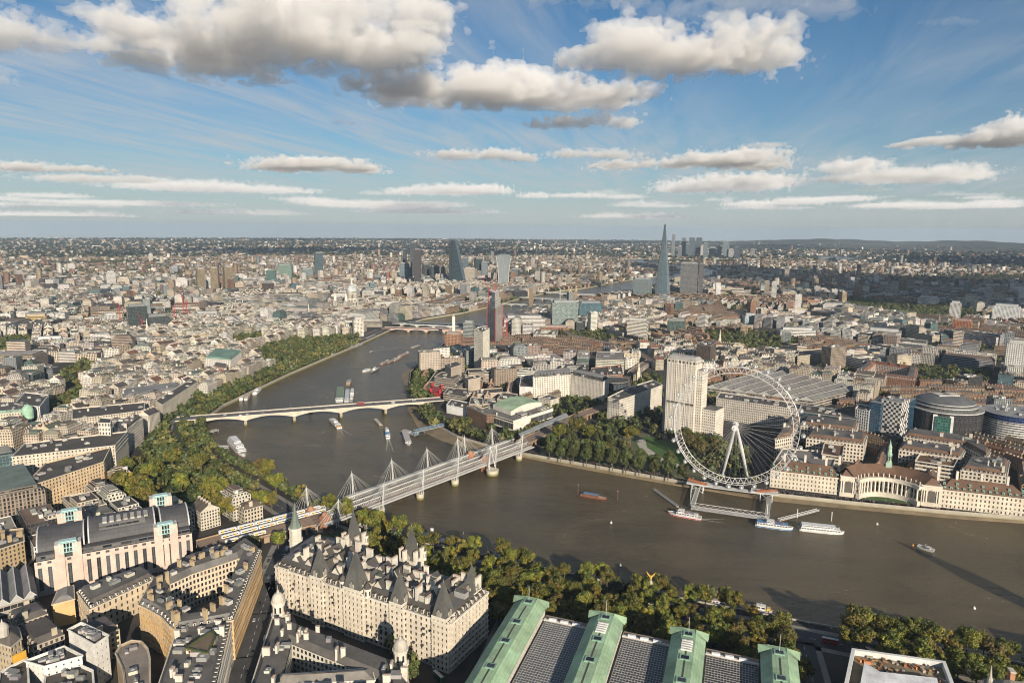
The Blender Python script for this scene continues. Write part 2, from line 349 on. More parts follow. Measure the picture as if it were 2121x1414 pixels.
def put_windows(t, wins, gc=(.03, .033, .038), fc=(.15, .14, .13), cap=100):
 wins = sorted(wins, key=lambda w: -(w[2]*w[3])/((w[0][0]-CAM[0])**2+(w[0][1]-CAM[1])**2))
 lo = t.location
 for p, a, w, h in wins[:cap]:
  o = bpy.data.objects.new('window', pane_mesh(w, h, gc, fc)); sc.collection.objects.link(o); o.parent = t
  o.location = (p[0]-lo[0], p[1]-lo[1], p[2]-lo[2]); o.rotation_euler = (0, 0, a)
 if len(wins) > cap:
  b = MB()
  for p, a, w, h in wins[cap:]:
   c, s = math.cos(a)*w/2, math.sin(a)*w/2
   b.face([(p[0]-c, p[1]-s, p[2]), (p[0]+c, p[1]+s, p[2]), (p[0]+c, p[1]+s, p[2]+h), (p[0]-c, p[1]-s, p[2]+h)], gc if rng.random() > .15 else (.16, .15, .13), 'glass')
  o = b.build('window', t); o['kind'] = 'stuff'
LEAD, SLATE, CREAM, WHITE, BUFF, BRICK, TARM = (.115, .108, .10), (.075, .068, .06), (.56, .50, .40), (.66, .64, .58), (.50, .40, .26), (.30, .13, .075), (.075, .068, .06)
def pick_in(P, r, tries=30, mg=.8):
 xs = [p[0] for p in P]; ys = [p[1] for p in P]
 for _ in range(tries):
  x, y = r.uniform(min(xs), max(xs)), r.uniform(min(ys), max(ys))
  if inpoly(x, y, P): return x, y
 return cen(P)
def clutter(t, P, z, n, r, ang=0.0, col=(.30, .30, .29), big=1.0):
 """lift housings, tanks and vents on a flat roof, each one its own part"""
 Q = inset(ccw(P), 2.5)
 for i in range(n):
  x, y = pick_in(Q, r); b = MB(); lx, ly, h = r.uniform(1.5, 7)*big, r.uniform(1.5, 4.5)*big, r.uniform(1, 3.4)*big
  c = vary(r.choice([col, (.42, .41, .38), (.2, .2, .2), (.5, .48, .43)]), .2, r)
  b.box(x, y, z, lx, ly, h, ang, c, 'plain', tc=vary((.25, .25, .25), .4, r))
  if r.random() < .4: b.box(x+lx*.2, y, z+h, lx*.3, ly*.4, .6, ang, (.35, .35, .35))
  b.build('roof_plant', t)
def chimney(t, x, y, z, lx=1.4, ly=3.6, h=4, ang=0.0, col=CREAM):
 b = MB(); b.box(x, y, z, lx, ly, h, ang, col); b.box(x, y, z+h, lx+.4, ly+.4, .35, ang, lerp(col, (.2, .2, .2), .2), bottom=True)
 k = max(2, int(ly/.9)); c, s = math.cos(ang), math.sin(ang)
 for i in range(k):
  d = (-ly/2+ly*(i+.5)/k); b.lathe((x-s*d, y+c*d), [(.2, z+h+.35), (.16, z+h+1.1)], (.35, .19, .12), 'plain', 6)
 b.build('chimney', t)
def dormers(t, p0, p1, z, back, r, step=4.2, col=WHITE, cap=30, roofc=LEAD, w=1.7, h=2.2):
 Lh = math.hypot(p1[0]-p0[0], p1[1]-p0[1]); n = int(Lh/step); ang = math.atan2(p1[1]-p0[1], p1[0]-p0[0]); nx, ny = (p1[1]-p0[1])/Lh, -(p1[0]-p0[0])/Lh
 for i in range(min(n, cap)):
  s = (i+.5)/n; x, y = p0[0]+(p1[0]-p0[0])*s-nx*back, p0[1]+(p1[1]-p0[1])*s-ny*back
  b = MB(); Pq = rect(x, y, w, 2.0, ang); b.prism(Pq, z, z+h, col, 'plain', roofc)
  fx, fy = x+nx*1.02, y+ny*1.02; c, s2 = math.cos(ang)*w*.32, math.sin(ang)*w*.32
  b.face([(fx-c, fy-s2, z+.4), (fx+c, fy+s2, z+.4), (fx+c, fy+s2, z+h-.4), (fx-c, fy-s2, z+h-.4)], (.03, .03, .035), 'glass')
  b.box(x+nx*.15, y+ny*.15, z+h, w+.4, 2.5, .25, ang, roofc)
  b.build('dormer', t)
def near_building(name, label, cat, P, z1, col=CREAM, z0=5.0, pitch=3.2, fl=3.6, wf=.46, hf=.6, roof='flat', roofc=TARM, mz=5.0, mi=3.0, court=0.0, cornices=(.0,), nclut=6, dorm=True, chim=0, chimc=None, group=None, gc=(.03, .033, .038), wmat='win', modelled=True, corn_col=None, cap=100, fc=(.15, .14, .13)):
 P = ccw(P); c = cen(P); r = random.Random(label); EXCL.append(P)
 t = thing(name, label, cat, (c[0], c[1], z0), group)
 w = MB(); wins = []; n = len(P); ang = math.atan2(P[1][1]-P[0][1], P[1][0]-P[0][0])
 for i in range(n):
  p0, p1 = P[i], P[(i+1) % n]
  if modelled and camface(p0, p1): facade(w, p0, p1, z0, z1, col, wins, pitch, fl, wf, hf)
  else: w.wall(p0, p1, z0, z1, col, wmat, pitch, fl)
 I = inset(P, court) if court else None
 if I:
  for i in range(n):
   p0, p1 = I[(i+1) % n], I[i]
   w.wall(p0, p1, z0+2, z1, vary(lerp(col, WHITE, .5), .05, r), wmat, pitch, fl)
  w.face([(x, y, z0+2) for x, y in I], (.12, .12, .12), 'roof')
 w.build('wall', t)
 cb = MB(); cc = corn_col or lerp(col, WHITE, .35)
 for f in cornices:
  z = z1-(z1-z0)*f
  for i in range(n):
   p0, p1 = P[i], P[(i+1) % n]; Lh = math.hypot(p1[0]-p0[0], p1[1]-p0[1])
   if Lh < .5: continue
   ux, uy = (p1[0]-p0[0])/Lh, (p1[1]-p0[1])/Lh; nx, ny = uy*.28, -ux*.28
   cb.beam((p0[0]+nx-ux*.3, p0[1]+ny-uy*.3, z-.45), (p1[0]+nx+ux*.3, p1[1]+ny+uy*.3, z-.45), .6, .5 if f else .95, cc)
 cb.build('cornice', t)
 rb = MB(); zt = z1
 if roof == 'mansard':
  a = inset(P, .5); b2 = inset(P, mi); zt = z1+mz
  rb.frustum(a, z1-.1, b2, zt, roofc, 'tile')
  if I:
   i1 = inset(P, court-.5); i2 = inset(P, max(mi+1, court-mi))
   rb.frustum(i1[::-1], z1-.1, i2[::-1], zt, roofc, 'tile')
   for k in range(n): rb.face([(*b2[k], zt), (*b2[(k+1) % n], zt), (*i2[(k+1) % n], zt), (*i2[k], zt)], LEAD, 'roof')
  else: rb.face([(x, y, zt) for x, y in b2], LEAD, 'roof')
 elif roof == 'flat':
  b2 = inset(P, .6)
  if I:
   for k in range(n): rb.face([(*b2[k], z1-.9), (*b2[(k+1) % n], z1-.9), (*I[(k+1) % n], z1-.9), (*I[k], z1-.9)], roofc, 'roof')
  else: rb.face([(x, y, z1-.9) for x, y in b2], roofc, 'roof')
  for k in range(n):
   rb.face([(*b2[(k+1) % n], z1-.9), (*b2[k], z1-.9), (*b2[k], z1), (*b2[(k+1) % n], z1)], col, 'plain')
   rb.face([(*P[k], z1), (*P[(k+1) % n], z1), (*b2[(k+1) % n], z1), (*b2[k], z1)], cc, 'plain')
  zt = z1-.9
 elif roof == 'hip':
  b2 = inset(P, mi); zt = z1+mz; rb.frustum(inset(P, -.3), z1, b2, zt, roofc, 'tile', roofc)
 rb.build('roof', t)
 if roof == 'mansard' and dorm:
  for i in range(n):
   if camface(P[i], P[(i+1) % n]): dormers(t, P[i], P[(i+1) % n], z1+.6, 1.6, r)
 put_windows(t, wins, gc, fc, cap=cap)
 ring = None
 if I: ring = I
 for i in range(nclut):
  for _ in range(12):
   x, y = pick_in(inset(P, mi+1.5), r)
   if not (I and inpoly(x, y, inset(P, court-2))): break
  else: continue
  b = MB(); lx, ly, h = r.uniform(2, 7), r.uniform(2, 5), r.uniform(1.2, 3.2); b.box(x, y, zt, lx, ly, h, ang, vary(r.choice([(.3, .3, .29), (.45, .43, .4), (.2, .2, .2), (.52, .5, .45)]), .2, r), 'plain', tc=(.22, .22, .22))
  if r.random() < .5: b.box(x, y, zt+h, lx*.4, ly*.4, .7, ang, (.3, .3, .3))
  b.build('roof_plant', t)
 for i in range(chim):
  for _ in range(12):
   x, y = pick_in(inset(P, 1.6), r)
   if not (I and inpoly(x, y, inset(P, court-1.0))): break
  chimney(t, x, y, z1-.5, 1.3, r.uniform(2.4, 4.5), r.uniform(4, 6)+(mz if roof == 'mansard' else 0), ang+r.choice([0, math.pi/2]), chimc or col)
 return t, P, zt
def pp(z, *uv): return [GX(u, v, z) for u, v in uv]
def slim_flag(label, x, y, z, h, cat='flagpole', flag=None):
 t = thing('flagpole', label, cat, (x, y, z)); b = MB(); b.tube((x, y, z), (x, y, z+h), .14, (.7, .7, .7), 'metal', 5, .07); b.build('pole', t)
 if flag:
  b = MB(); b.face([(x, y, z+h-2.0), (x+2.2, y+1.6, z+h-2.3), (x+2.2, y+1.6, z+h-.5), (x, y, z+h-.2)], flag, 'flower'); b.face([(x, y, z+h-.2), (x+2.2, y+1.6, z+h-.5), (x+2.2, y+1.6, z+h-2.3), (x, y, z+h-2.0)], flag, 'flower'); b.build('flag', t)

# ------------------------------------------------------------------ the chateau-like mansion block by the river gardens
def mansion():
 A, B_, C_, D_ = (-421, 204), (-376, 191), (-325, 352), (-377, 355)
 P = ccw([A, B_, C_, D_]); z1 = 38.0; c = cen(P); r = random.Random(5); EXCL.append(P)
 t = thing('mansion_block', 'white stone chateau-like mansion block with steep slate pyramid roofs and many chimneys', 'building', (c[0], c[1], 5))
 w = MB(); wins = []; n = len(P); ST = (.63, .56, .45)
 for i in range(n):
  p0, p1 = P[i], P[(i+1) % n]
  if camface(p0, p1): facade(w, p0, p1, 5, z1, ST, wins, 4.3, 4.1, .46, .62, .9)
  else: w.wall(p0, p1, 5, z1, ST, 'win', 3.3, 4.1)
 # projecting pavilions on the long front
 dv = Vector((D_[0]-A[0], D_[1]-A[1])); LL = dv.length; dv.normalize(); nv = Vector((-dv.y, dv.x)) if (-dv.y*(CAM[0]-A[0])+dv.x*(CAM[1]-A[1])) > 0 else Vector((dv.y, -dv.x))
 fang = math.atan2(dv.y, dv.x); base = Vector(A)
 pav = [(7, 13, 25), (42, 12, 22), (80, 18, 29), (114, 12, 22), (147, 10, 0)]
 for s, wd, rh in pav:
  m_ = base+dv*s-nv*2.2; q = ccw(rect(m_.x, m_.y, wd, 8.0, fang))
  for i in range(4):
   if camface(q[i], q[(i+1) % 4]): facade(w, q[i], q[(i+1) % 4], 5, z1+3.0, ST, wins, 3.6, 4.1, .44, .62, .8)
   else: w.wall(q[i], q[(i+1) % 4], 5, z1+3, ST, 'plain')
  w.face([(x, y, z1+3) for x, y in q], LEAD, 'roof')
 w.build('wall', t)
 cb = MB()
 for fz, hh, ww in ((0, 1.0, 1.1), (4.1, .5, .7), (8.2, .45, .6), (12.4, .5, .7), (16.5, .45, .6), (20.6, .5, .7), (24.7, .45, .6), (28.8, .7, .9)):
  for i in range(n):
   p0, p1 = Vector(P[i]), Vector(P[(i+1) % n]); u = (p1-p0).normalized(); nn = Vector((u.y, -u.x))*ww*.3
   cb.beam((*(p0+nn), z1-fz), (*(p1+nn), z1-fz), ww, hh, (.66, .62, .54))
  for s, wd, rh in pav:
   m_ = base+dv*s-nv*2.2; q = ccw(rect(m_.x, m_.y, wd+.5, 8.4, fang)); cb.prism(q, z1-fz+.03, z1-fz+hh*.9, (.66, .62, .54), 'plain', bottom=True)
 cb.build('cornice', t)
 rb = MB(); a = inset(P, .6); b2 = inset(P, 4.2); rb.frustum(a, z1, b2, z1+6, SLATE, 'tile'); rb.face([(x, y, z1+6) for x, y in b2], (.12, .12, .125), 'roof'); rb.build('roof', t)
 for s in range(12, int(LL)-8, 13):   # steep slate ridges across the block
  for d0, d1 in ((6, 20), (24, 40)):
   a_, c_ = base+dv*s-nv*d0, base+dv*s-nv*d1; b = MB(); hw = dv*3.6; q = [tuple(a_-hw), tuple(a_+hw), tuple(c_+hw), tuple(c_-hw)]; zr = z1+6
   if not all(inpoly(*v, inset(P, 3.5)) for v in q): continue
   b.face([(*q[0], zr), (*q[3], zr), (*c_, zr+4.6), (*a_, zr+4.6)], SLATE, 'tile', (9, 4)); b.face([(*q[1], zr), (*a_, zr+4.6), (*c_, zr+4.6), (*q[2], zr)], SLATE, 'tile', (9, 4)); b.face([(*q[0], zr), (*a_, zr+4.6), (*q[1], zr)], (.58, .54, .46)); b.face([(*q[2], zr), (*c_, zr+4.6), (*q[3], zr)], (.58, .54, .46)); b.build('roof_ridge', t)
 for i in range(n):
  if camface(P[i], P[(i+1) % n]): dormers(t, P[i], P[(i+1) % n], z1+.9, 1.9, r, 5.0, (.6, .56, .48), 40, SLATE, 2.0, 3.0)
 def pyramid(x, y, w_, d_, z, h, ang, gable=True):
  b = MB(); q = rect(x, y, w_, d_, ang); b.prism(q, z, z+2.2, (.6, .56, .48), 'plain', SLATE, 'tile')
  q1 = rect(x, y, w_*.93, d_*.93, ang); q2 = rect(x, y, w_*.42, d_*.42, ang); q3 = rect(x, y, w_*.08, d_*.08, ang)
  b.frustum(q1, z+2.2, q2, z+2.2+h*.62, (.10, .10, .092), 'tile'); b.frustum(q2, z+2.2+h*.62, q3, z+2.2+h, (.10, .10, .092), 'tile', LEAD)
  b.tube((x, y, z+2+h), (x, y, z+5.0+h), .22, (.4, .4, .38), 'metal', 5, .05)
  if gable:
   for sg in (-1, 1):
    for ax in (0, 1):
     ux, uy = (math.cos(ang), math.sin(ang)) if ax == 0 else (-math.sin(ang), math.cos(ang)); dd = (w_ if ax == 0 else d_)/2
     gx, gy = x+ux*sg*dd*.97, y+uy*sg*dd*.97; vx, vy = -uy, ux
     g = [(gx-vx*1.7, gy-vy*1.7, z+2.2), (gx+vx*1.7, gy+vy*1.7, z+2.2), (gx+vx*1.7, gy+vy*1.7, z+5), (gx, gy, z+7.4), (gx-vx*1.7, gy-vy*1.7, z+5)]
     k = -1.4*sg; g2 = [(p[0]+ux*k, p[1]+uy*k, p[2]) for p in g]
     b.face(g, (.6, .56, .48)); b.face(g[::-1], (.6, .56, .48)); b.face(g2, (.6, .56, .48))
     for i in range(5): b.face([g[i], g[(i+1) % 5], g2[(i+1) % 5], g2[i]], (.6, .56, .48) if i not in (2, 3) else SLATE)
  b.build('pyramid_roof', t)
 for s, wd, rh in pav:
  if rh: m_ = base+dv*s-nv*2.5; pyramid(m_.x, m_.y, wd*.88, 11.0, z1+3, rh*.85, fang)
 def turret(x, y, r_, z, h, domed=True, cone_h=6, col=(.6, .56, .48), rc=SLATE):
  b = MB(); b.lathe((x, y), [(r_*1.0, z), (r_*1.0, z+h), (r_*1.15, z+h), (r_*1.15, z+h+.5)], col, 'plain', 12)
  if domed: b.lathe((x, y), [(r_*1.02, z+h+.5), (r_*.95, z+h+1.5), (r_*.72, z+h+2.8), (r_*.35, z+h+3.6), (.12, z+h+4.4), (.05, z+h+5.6), (0, z+h+5.7)], rc, 'roof', 12)
  else: b.lathe((x, y), [(r_*1.1, z+h+.5), (r_*.6, z+h+cone_h*.45), (.12, z+h+cone_h), (.05, z+h+cone_h+1.5), (0, z+h+cone_h+1.6)], rc, 'roof', 8)
  for k in range(6):
   a_ = k*math.pi/3; b.box(x+math.cos(a_)*r_, y+math.sin(a_)*r_, z+h*.3, .15, r_*.42, h*.5, a_, (.03, .03, .03), 'glass')
  b.build('turret', t)
 for s in (69, 91):
  m_ = base+dv*s-nv*1.0; turret(m_.x, m_.y, 2.6, z1, 6.2)
 # tall towers along the garden side, each with slab chimneys round a steep roof
 for x, y, hh in ((-353, 256, 24), (-339, 309, 24), (-382, 201, 17)):
  pyramid(x, y, 10, 10, z1+6 if hh > 20 else z1+3, hh, fang)
  if hh > 20:
   b = MB(); b.box(x, y, z1, 13, 13, 8.2, fang, (.6, .56, .48)); b.build('tower_base', t)
   for sx, sy in ((-1, -.6), (-1, .6), (1, -.6), (1, .6), (.2, -1), (.2, 1)):
    u = dv*(sx*6.6)+nv*(sy*6.6); chimney(t, x+u.x, y+u.y, z1+5, 1.5, 3.8, 10.5, fang, (.62, .58, .5))
   u = dv*7-nv*(-6.5); turret(x-u.x, y-u.y, 1.5, z1+5, 7, False, 6)
 # clubhouse tower at the far end
 b = MB(); x, y = -331, 364; b.lathe((x, y), [(5.2, 5), (5.2, 38), (5.8, 38), (5.8, 39), (4.9, 39), (4.9, 48), (5.6, 48), (5.6, 49.2)], (.6, .56, .48), 'plain', 8); b.lathe((x, y), [(4.8, 49.2), (3.0, 55), (1.4, 62), (.5, 66), (.15, 70), (0, 70.2)], (.15, .19, .16), 'tile', 8); b.build('clubhouse_tower', t)
 # chimney stacks in rows across the roof
 for i in range(46):
  s = r.uniform(4, LL-6); dpt = r.choice([8, 12, 17, 23, 29, 35, 40, 43]); p = base+dv*s-nv*dpt
  if not inpoly(p.x, p.y, inset(P, 2)): continue
  chimney(t, p.x, p.y, z1+2, 1.4, r.uniform(3.4, 6.4), r.uniform(8, 13), fang+r.choice([0, math.pi/2, math.pi/2]), vary((.62, .58, .50), .1, r))
 for i in range(34):
  p = base+dv*r.uniform(6, LL-8)-nv*r.uniform(8, 40)
  if not inpoly(p.x, p.y, inset(P, 5)): continue
  b = MB(); lx, ly, h = r.uniform(3, 9), r.uniform(2.5, 6), r.uniform(1.5, 4.5); b.box(p.x, p.y, z1+6, lx, ly, h, fang, vary(r.choice([(.5, .47, .4), (.3, .29, .28), (.58, .54, .46)]), .1, r), 'plain', vary(LEAD, .3, r), 'roof')
  b.build('roof_plant', t)
 # dark iron balconies
 for i in range(46):
  s = r.uniform(10, LL-8); fl = r.choice([2, 3, 5, 6]); p = base+dv*s+nv*.5; b = MB(); b.lathe((p.x, p.y), [(.3, 5+fl*4.1-.6), (1.1, 5+fl*4.1), (1.1, 5+fl*4.1+1.0)], (.05, .05, .055), 'metal', 8); b.build('balcony', t)
 put_windows(t, wins, (.025, .026, .028), (.2, .19, .17))
mansion()

# ------------------------------------------------------------------ the ministry with four copper roofs over glazed courts
def ministry():
 COP = (.29, .42, .27); ax = Vector((-.995, .09)); ax.normalize(); ay = Vector((-.136, -.99)).normalized()
 e0 = Vector((-383.5, 169.5)); ang = math.atan2(ax.y, ax.x)
 def at(s, a): p = e0+ay*s+ax*a; return (p.x, p.y)
 P = ccw([at(0, 0), at(177, 0), at(177, 150), at(0, 150)]); EXCL.append(P); r = random.Random(3)
 t = thing('ministry_building', 'huge stone ministry with four long green copper roofs and grid-glazed courts', 'building', (*cen(P), 5))
 w = MB(); wins = []
 for i in range(4):
  p0, p1 = P[i], P[(i+1) % 4]; w.wall(p0, p1, 5, 31, (.45, .42, .37), 'win', 3.6, 3.8)
 w.face([(x, y, 31) for x, y in P], (.2, .18, .16), 'roof')
 spans = [(0, 20.5), (52.5, 73), (105, 124.5), (157.5, 177)]
 for a, b2 in spans:
  q = ccw([at(a, -1.2), at(b2, -1.2), at(b2, 150), at(a, 150)])
  for i in range(4):
   if camface(q[i], q[(i+1) % 4]) and math.hypot(q[i][0]-q[(i+1) % 4][0], q[i][1]-q[(i+1) % 4][1]) > 60: facade(w, q[i], q[(i+1) % 4], 31, 37.4, (.55, .52, .46), wins, 3.4, 3.1, .34, .5)
   else: w.wall(q[i], q[(i+1) % 4], 5, 37.4, (.5, .47, .41), 'win', 3.4, 3.8)
 w.build('wall', t)
 for k, (a, b2) in enumerate(spans):
  rb = MB(); m_ = (a+b2)/2; hw = (b2-a)/2+.7; segs = 13; Ls = [-2.2+i*152/segs for i in range(segs+1)]
  def bow(d): return -2.6*((d-30)/100)**2+.6
  for d0, d1 in zip(Ls, Ls[1:]):
   z0_, z1_ = bow(d0), bow(d1)
   prof = [(-hw, 37.2), (-hw, 38.0), (-hw*.42, 42.2), (hw*.42, 42.2), (hw, 38.0), (hw, 37.2)]
   for (s0, h0), (s1, h1) in zip(prof, prof[1:]):
    rb.face([(*at(m_+s1, d0), h1+z0_), (*at(m_+s0, d0), h0+z0_), (*at(m_+s0, d1), h0+z1_), (*at(m_+s1, d1), h1+z1_)], vary(COP, .07, r), 'tile', (4, 6))
  q = [(*at(m_+s, -2.2), h+bow(-2.2)) for s, h in [(-hw, 37.2), (-hw, 38.0), (-hw*.42, 42.2), (hw*.42, 42.2), (hw, 38.0), (hw, 37.2)]]; rb.face(q, COP, 'roof')
  # flared cap at the river end
  rb.face([(*at(m_-hw-1.6, -3.2), 41.4), (*at(m_-hw*.4, -2.4), 42.9), (*at(m_-hw*.4, 1.5), 42.9), (*at(m_-hw-1.2, 1.5), 38.6)], COP, 'roof'); rb.face([(*at(m_+hw*.4, -2.4), 42.9), (*at(m_+hw+1.6, -3.2), 41.4), (*at(m_+hw+1.2, 1.5), 38.6), (*at(m_+hw*.4, 1.5), 42.9)], COP, 'roof')
  rb.face([(*at(m_-hw-1.6, -3.2), 41.4), (*at(m_+hw+1.6, -3.2), 41.4), (*at(m_+hw*.4, -2.4), 42.9), (*at(m_-hw*.4, -2.4), 42.9)], COP, 'roof'); rb.face([(*at(m_-hw-1.6, -3.2), 37.4), (*at(m_+hw+1.6, -3.2), 37.4), (*at(m_+hw+1.6, -3.2), 41.4), (*at(m_-hw-1.6, -3.2), 41.4)][::-1], COP, 'roof')
  rb.build('copper_roof', t)
  wk = MB()
  for d0, d1 in zip(Ls[1:], Ls[2:]): wk.beam((*at(m_, d0), 42.25+bow(d0)), (*at(m_, d1), 42.25+bow(d1)), .9, .12, (.07, .06, .05))
  wk.build('roof_walkway', t)
  for d in (4, 30, 52, 78):
   sk = MB(); x, y = at(m_, d); sk.box(x, y, 42.0+bow(d), 5.0, 6.0, .8, ang, (.25, .42, .32)); sk.box(x, y, 42.85+bow(d), 3.4, 4.4, .06, ang, (.03, .03, .035), 'glass'); sk.build('skylight', t)
  for d in ((12, 14.5, 17, 19.5, 22) if k in (1, 2) else ()):
   sk = MB(); x, y = at(m_, d); sk.box(x, y, 42.1+bow(d), 1.1, 6.5, 1.0, ang, (.6, .6, .58)); sk.build('roof_louvre', t)
  x, y = at(m_, 3.0); slim_flag('flagpole at the river end of the copper roof %s' % ['nearest the mansion block', 'second from the mansion block', 'third from the mansion block', 'farthest from the mansion block'][k], x, y, 42.8, 11, flag=[(.5, .5, .55), (.45, .42, .45), (.5, .2, .2), (.4, .15, .2)][k])
 for j, (a, b2) in enumerate([(21.5, 51.5), (74, 104), (125.5, 156.5)]):
  g = MB(); q = [at(a+.8, 6), at(b2-.8, 6), at(b2-.8, 150), at(a+.8, 150)]; g.face([(x, y, 32.6) for x, y in ccw(q)], (.06, .065, .075), 'glass')
  go = g.build('glazed_court_roof', t); bars = MB(); n1 = 17; n2 = 62; WB = (.36, .35, .33)
  for i in range(n1+1):
   s = a+.8+(b2-a-1.6)*i/n1; bars.beam((*at(s, 6), 32.65), (*at(s, 150), 32.65), .2, .2, WB)
  for i in range(n2+1):
   d = 6+144*i/n2; bars.beam((*at(a+.8, d), 32.7), (*at(b2-.8, d), 32.7), .22, .2, WB)
  bars.build('glazing_bars', go)
  ed = MB(); ed.beam((*at(a, 5), 31), (*at(b2, 5), 31), 1.6, 2.6, (.55, .53, .5)); ed.beam((*at(a, 1), 31), (*at(b2, 1), 31), 4, 2.0, (.26, .20, .16)); ed.build('end_parapet', t)
  for i in range(3):
   x, y = at(a+6+i*8, 5); lb = MB(); lb.box(x, y, 33.6, 1.6, 5, 1.2, ang, (.7, .72, .74)); lb.build('roof_plant', t)
 put_windows(t, wins, (.035, .035, .035))
ministry()

# ------------------------------------------------------------------ office block over the railway terminus: barrel roof between stone pylons
def terminus_block():
 f0, f1 = Vector(GX(70, 1160, 35)), Vector(GX(397, 1099, 35)); u = (f1-f0); Lf = u.length; u.normalize(); nb = Vector((u.y, -u.x))
 if nb.dot(Vector((CAM[0]-f0.x, CAM[1]-f0.y))) > 0: nb = -nb
 D = 52; ang = math.atan2(u.y, u.x)
 def at(s, d): p = f0+u*s+nb*d; return (p.x, p.y)
 P = ccw([at(0, 0), at(Lf, 0), at(Lf, D), at(0, D)]); EXCL.append(P); PK = (.56, .45, .38)
 t = thing('terminus_office_block', 'pinkish stone office block with dark barrel roof and four pylons above the railway', 'building', (*cen(P), 5))
 w = MB(); wins = []; 
 for i in range(4):
  p0, p1 = P[i], P[(i+1) % 4]
  if camface(p0, p1) and (Vector(p1)-Vector(p0)).length > 60:
   facade(w, p0, p1, 5, 29, PK, wins, 6.4, 24, .42, .78, .6, base=.16); facade(w, p0, p1, 29, 33, PK, wins, 6.4, 4, .42, .5, .5, base=.3)
  else: w.wall(p0, p1, 5, 33, PK, 'win', 5, 4)
 w.build('wall', t)
 at_ = MB(); q = inset(P, 1.2); at_.prism(q, 33, 37, (.10, .105, .115), 'band', (.09, .09, .1), 'roof', 6.4, 4); at_.build('attic', t)
 NSEG = 12
 for s0, s1, tp in ((2, Lf*.30, 49), (Lf*.33, Lf*.76, 51), (Lf*.80, Lf-1, 49)):
  b = MB(); pr = []
  for i in range(NSEG+1):
   a = math.pi*(.04+.92*i/NSEG); pr.append((D/2-math.cos(a)*(D/2-5), 36.9+math.sin(a)*(tp-37)))
  for (d0, h0), (d1, h1) in zip(pr, pr[1:]): b.face([(*at(s0, d0), h0), (*at(s1, d0), h0), (*at(s1, d1), h1), (*at(s0, d1), h1)], (.075, .075, .08), 'tile', (round((s1-s0)/3), 3))
  for s in (s0, s1): b.face([(*at(s, d), h) for d, h in (pr if s == s0 else pr[::-1])], (.35, .35, .35))
  b.build('barrel_roof', t)
  for s in (s0, s1):
   rbm = MB()
   for (d0, h0), (d1, h1) in zip(pr, pr[1:]): rbm.beam((*at(s, d0), h0), (*at(s, d1), h1), 1.0, .8, (.5, .5, .5))
   rbm.build('roof_rib', t)
 b = MB(); s0, s1 = Lf*.40, Lf*.70
 for i, s in enumerate(np.linspace(s0, s1, 8)):
  pass
 b.prism(ccw([at(s0, 10), at(s1, 10), at(s1, 30), at(s0, 30)]), 40, 49.5, (.12, .12, .125), 'band', (.3, .29, .27), 'roof', 5, 3); b.build('plant_storey', t)
 for s in range(7):
  x, y = at(s0+4+s*5, 20); b = MB(); b.box(x, y, 49.5, 3, 12, 1.4, ang, vary((.4, .38, .35), .2)); b.build('roof_plant', t)
 for f, d, fr in ((.125, -1.0, 1), (.745, -1.0, 1), (.13, D-8, 0), (.745, D-8, 0)):
  s = Lf*f; wd = Lf*.055; b = MB(); T = 44 if fr else 53
  for k in (0, 1):
   x0 = s+k*(wd*1.9); q = ccw([at(x0, d), at(x0+wd, d), at(x0+wd, d+9), at(x0, d+9)]); b.prism(q, 5, T, PK, 'plain', (.5, .48, .45))
  o = b.build('pylon', t)
  g = MB(); g.prism(ccw([at(s+wd, d+1.6), at(s+wd*1.9, d+1.6), at(s+wd*1.9, d+8), at(s+wd, d+8)]), 5, T-3, (.06, .07, .075), 'curtain', (.1, .1, .1), 'roof', 1.5, 2); g.build('stair_glazing', o)
  g = MB()
  for i in range(6):
   x, y = at(s+wd*(.55+.36*i), d+.3); g.box(x, y, T-7, .5, .8, 8, ang, (.40, .62, .60), 'metal')
  a_, c_ = at(s+wd*.4, d+.2), at(s+wd*2.5, d+.2)
  for zz in (T-7, T-3.5, T+.6): g.beam((*a_, zz), (*c_, zz), 1.4, .5, (.40, .62, .60), 'metal')
  g.prism(ccw([at(s+wd*.5, d+1.2), at(s+wd*2.4, d+1.2), at(s+wd*2.4, d+7), at(s+wd*.5, d+7)]), T, T+1.6, (.42, .62, .60), 'metal', (.45, .62, .60), 'metal'); g.build('turquoise_crown', o)
 put_windows(t, wins, (.05, .055, .06), (.2, .21, .22))
 b = MB(); x0, y0 = GX(395, 1125, 14), 0
 return P
terminus_block()

# ------------------------------------------------------------------ streets of pale hotels and offices in the lower left
near_building('grand_hotel', 'wedge-shaped orange-lit stone hotel with grey mansard pavilions and inner court', 'building',
 pp(33, (287, 1252), (309, 1262), (336, 1278), (352, 1296), (366, 1306), (483, 1284), (541, 1141), (510, 1118), (469, 1147), (377, 1177), (313, 1206)), 33, (.56, .38, .19), pitch=2.9, fl=4.0, wf=.34, hf=.5, roof='mansard', roofc=(.14, .135, .13), mz=4.5, mi=2.6, court=14, cornices=(0, .16, .56), nclut=22, chim=26, chimc=(.42, .33, .2), corn_col=(.55, .47, .36))
near_building('roof_garden_hotel', 'white hotel with planted roof terrace beside the orange-lit hotel', 'building',
 pp(30, (366, 1309), (480, 1288), (441, 1450), (318, 1450)), 30, (.60, .57, .50), pitch=3, fl=4, wf=.36, roof='mansard', roofc=(.12, .115, .11), mz=4, mi=3.2, cornices=(0, .2, .6), nclut=18, chim=9)
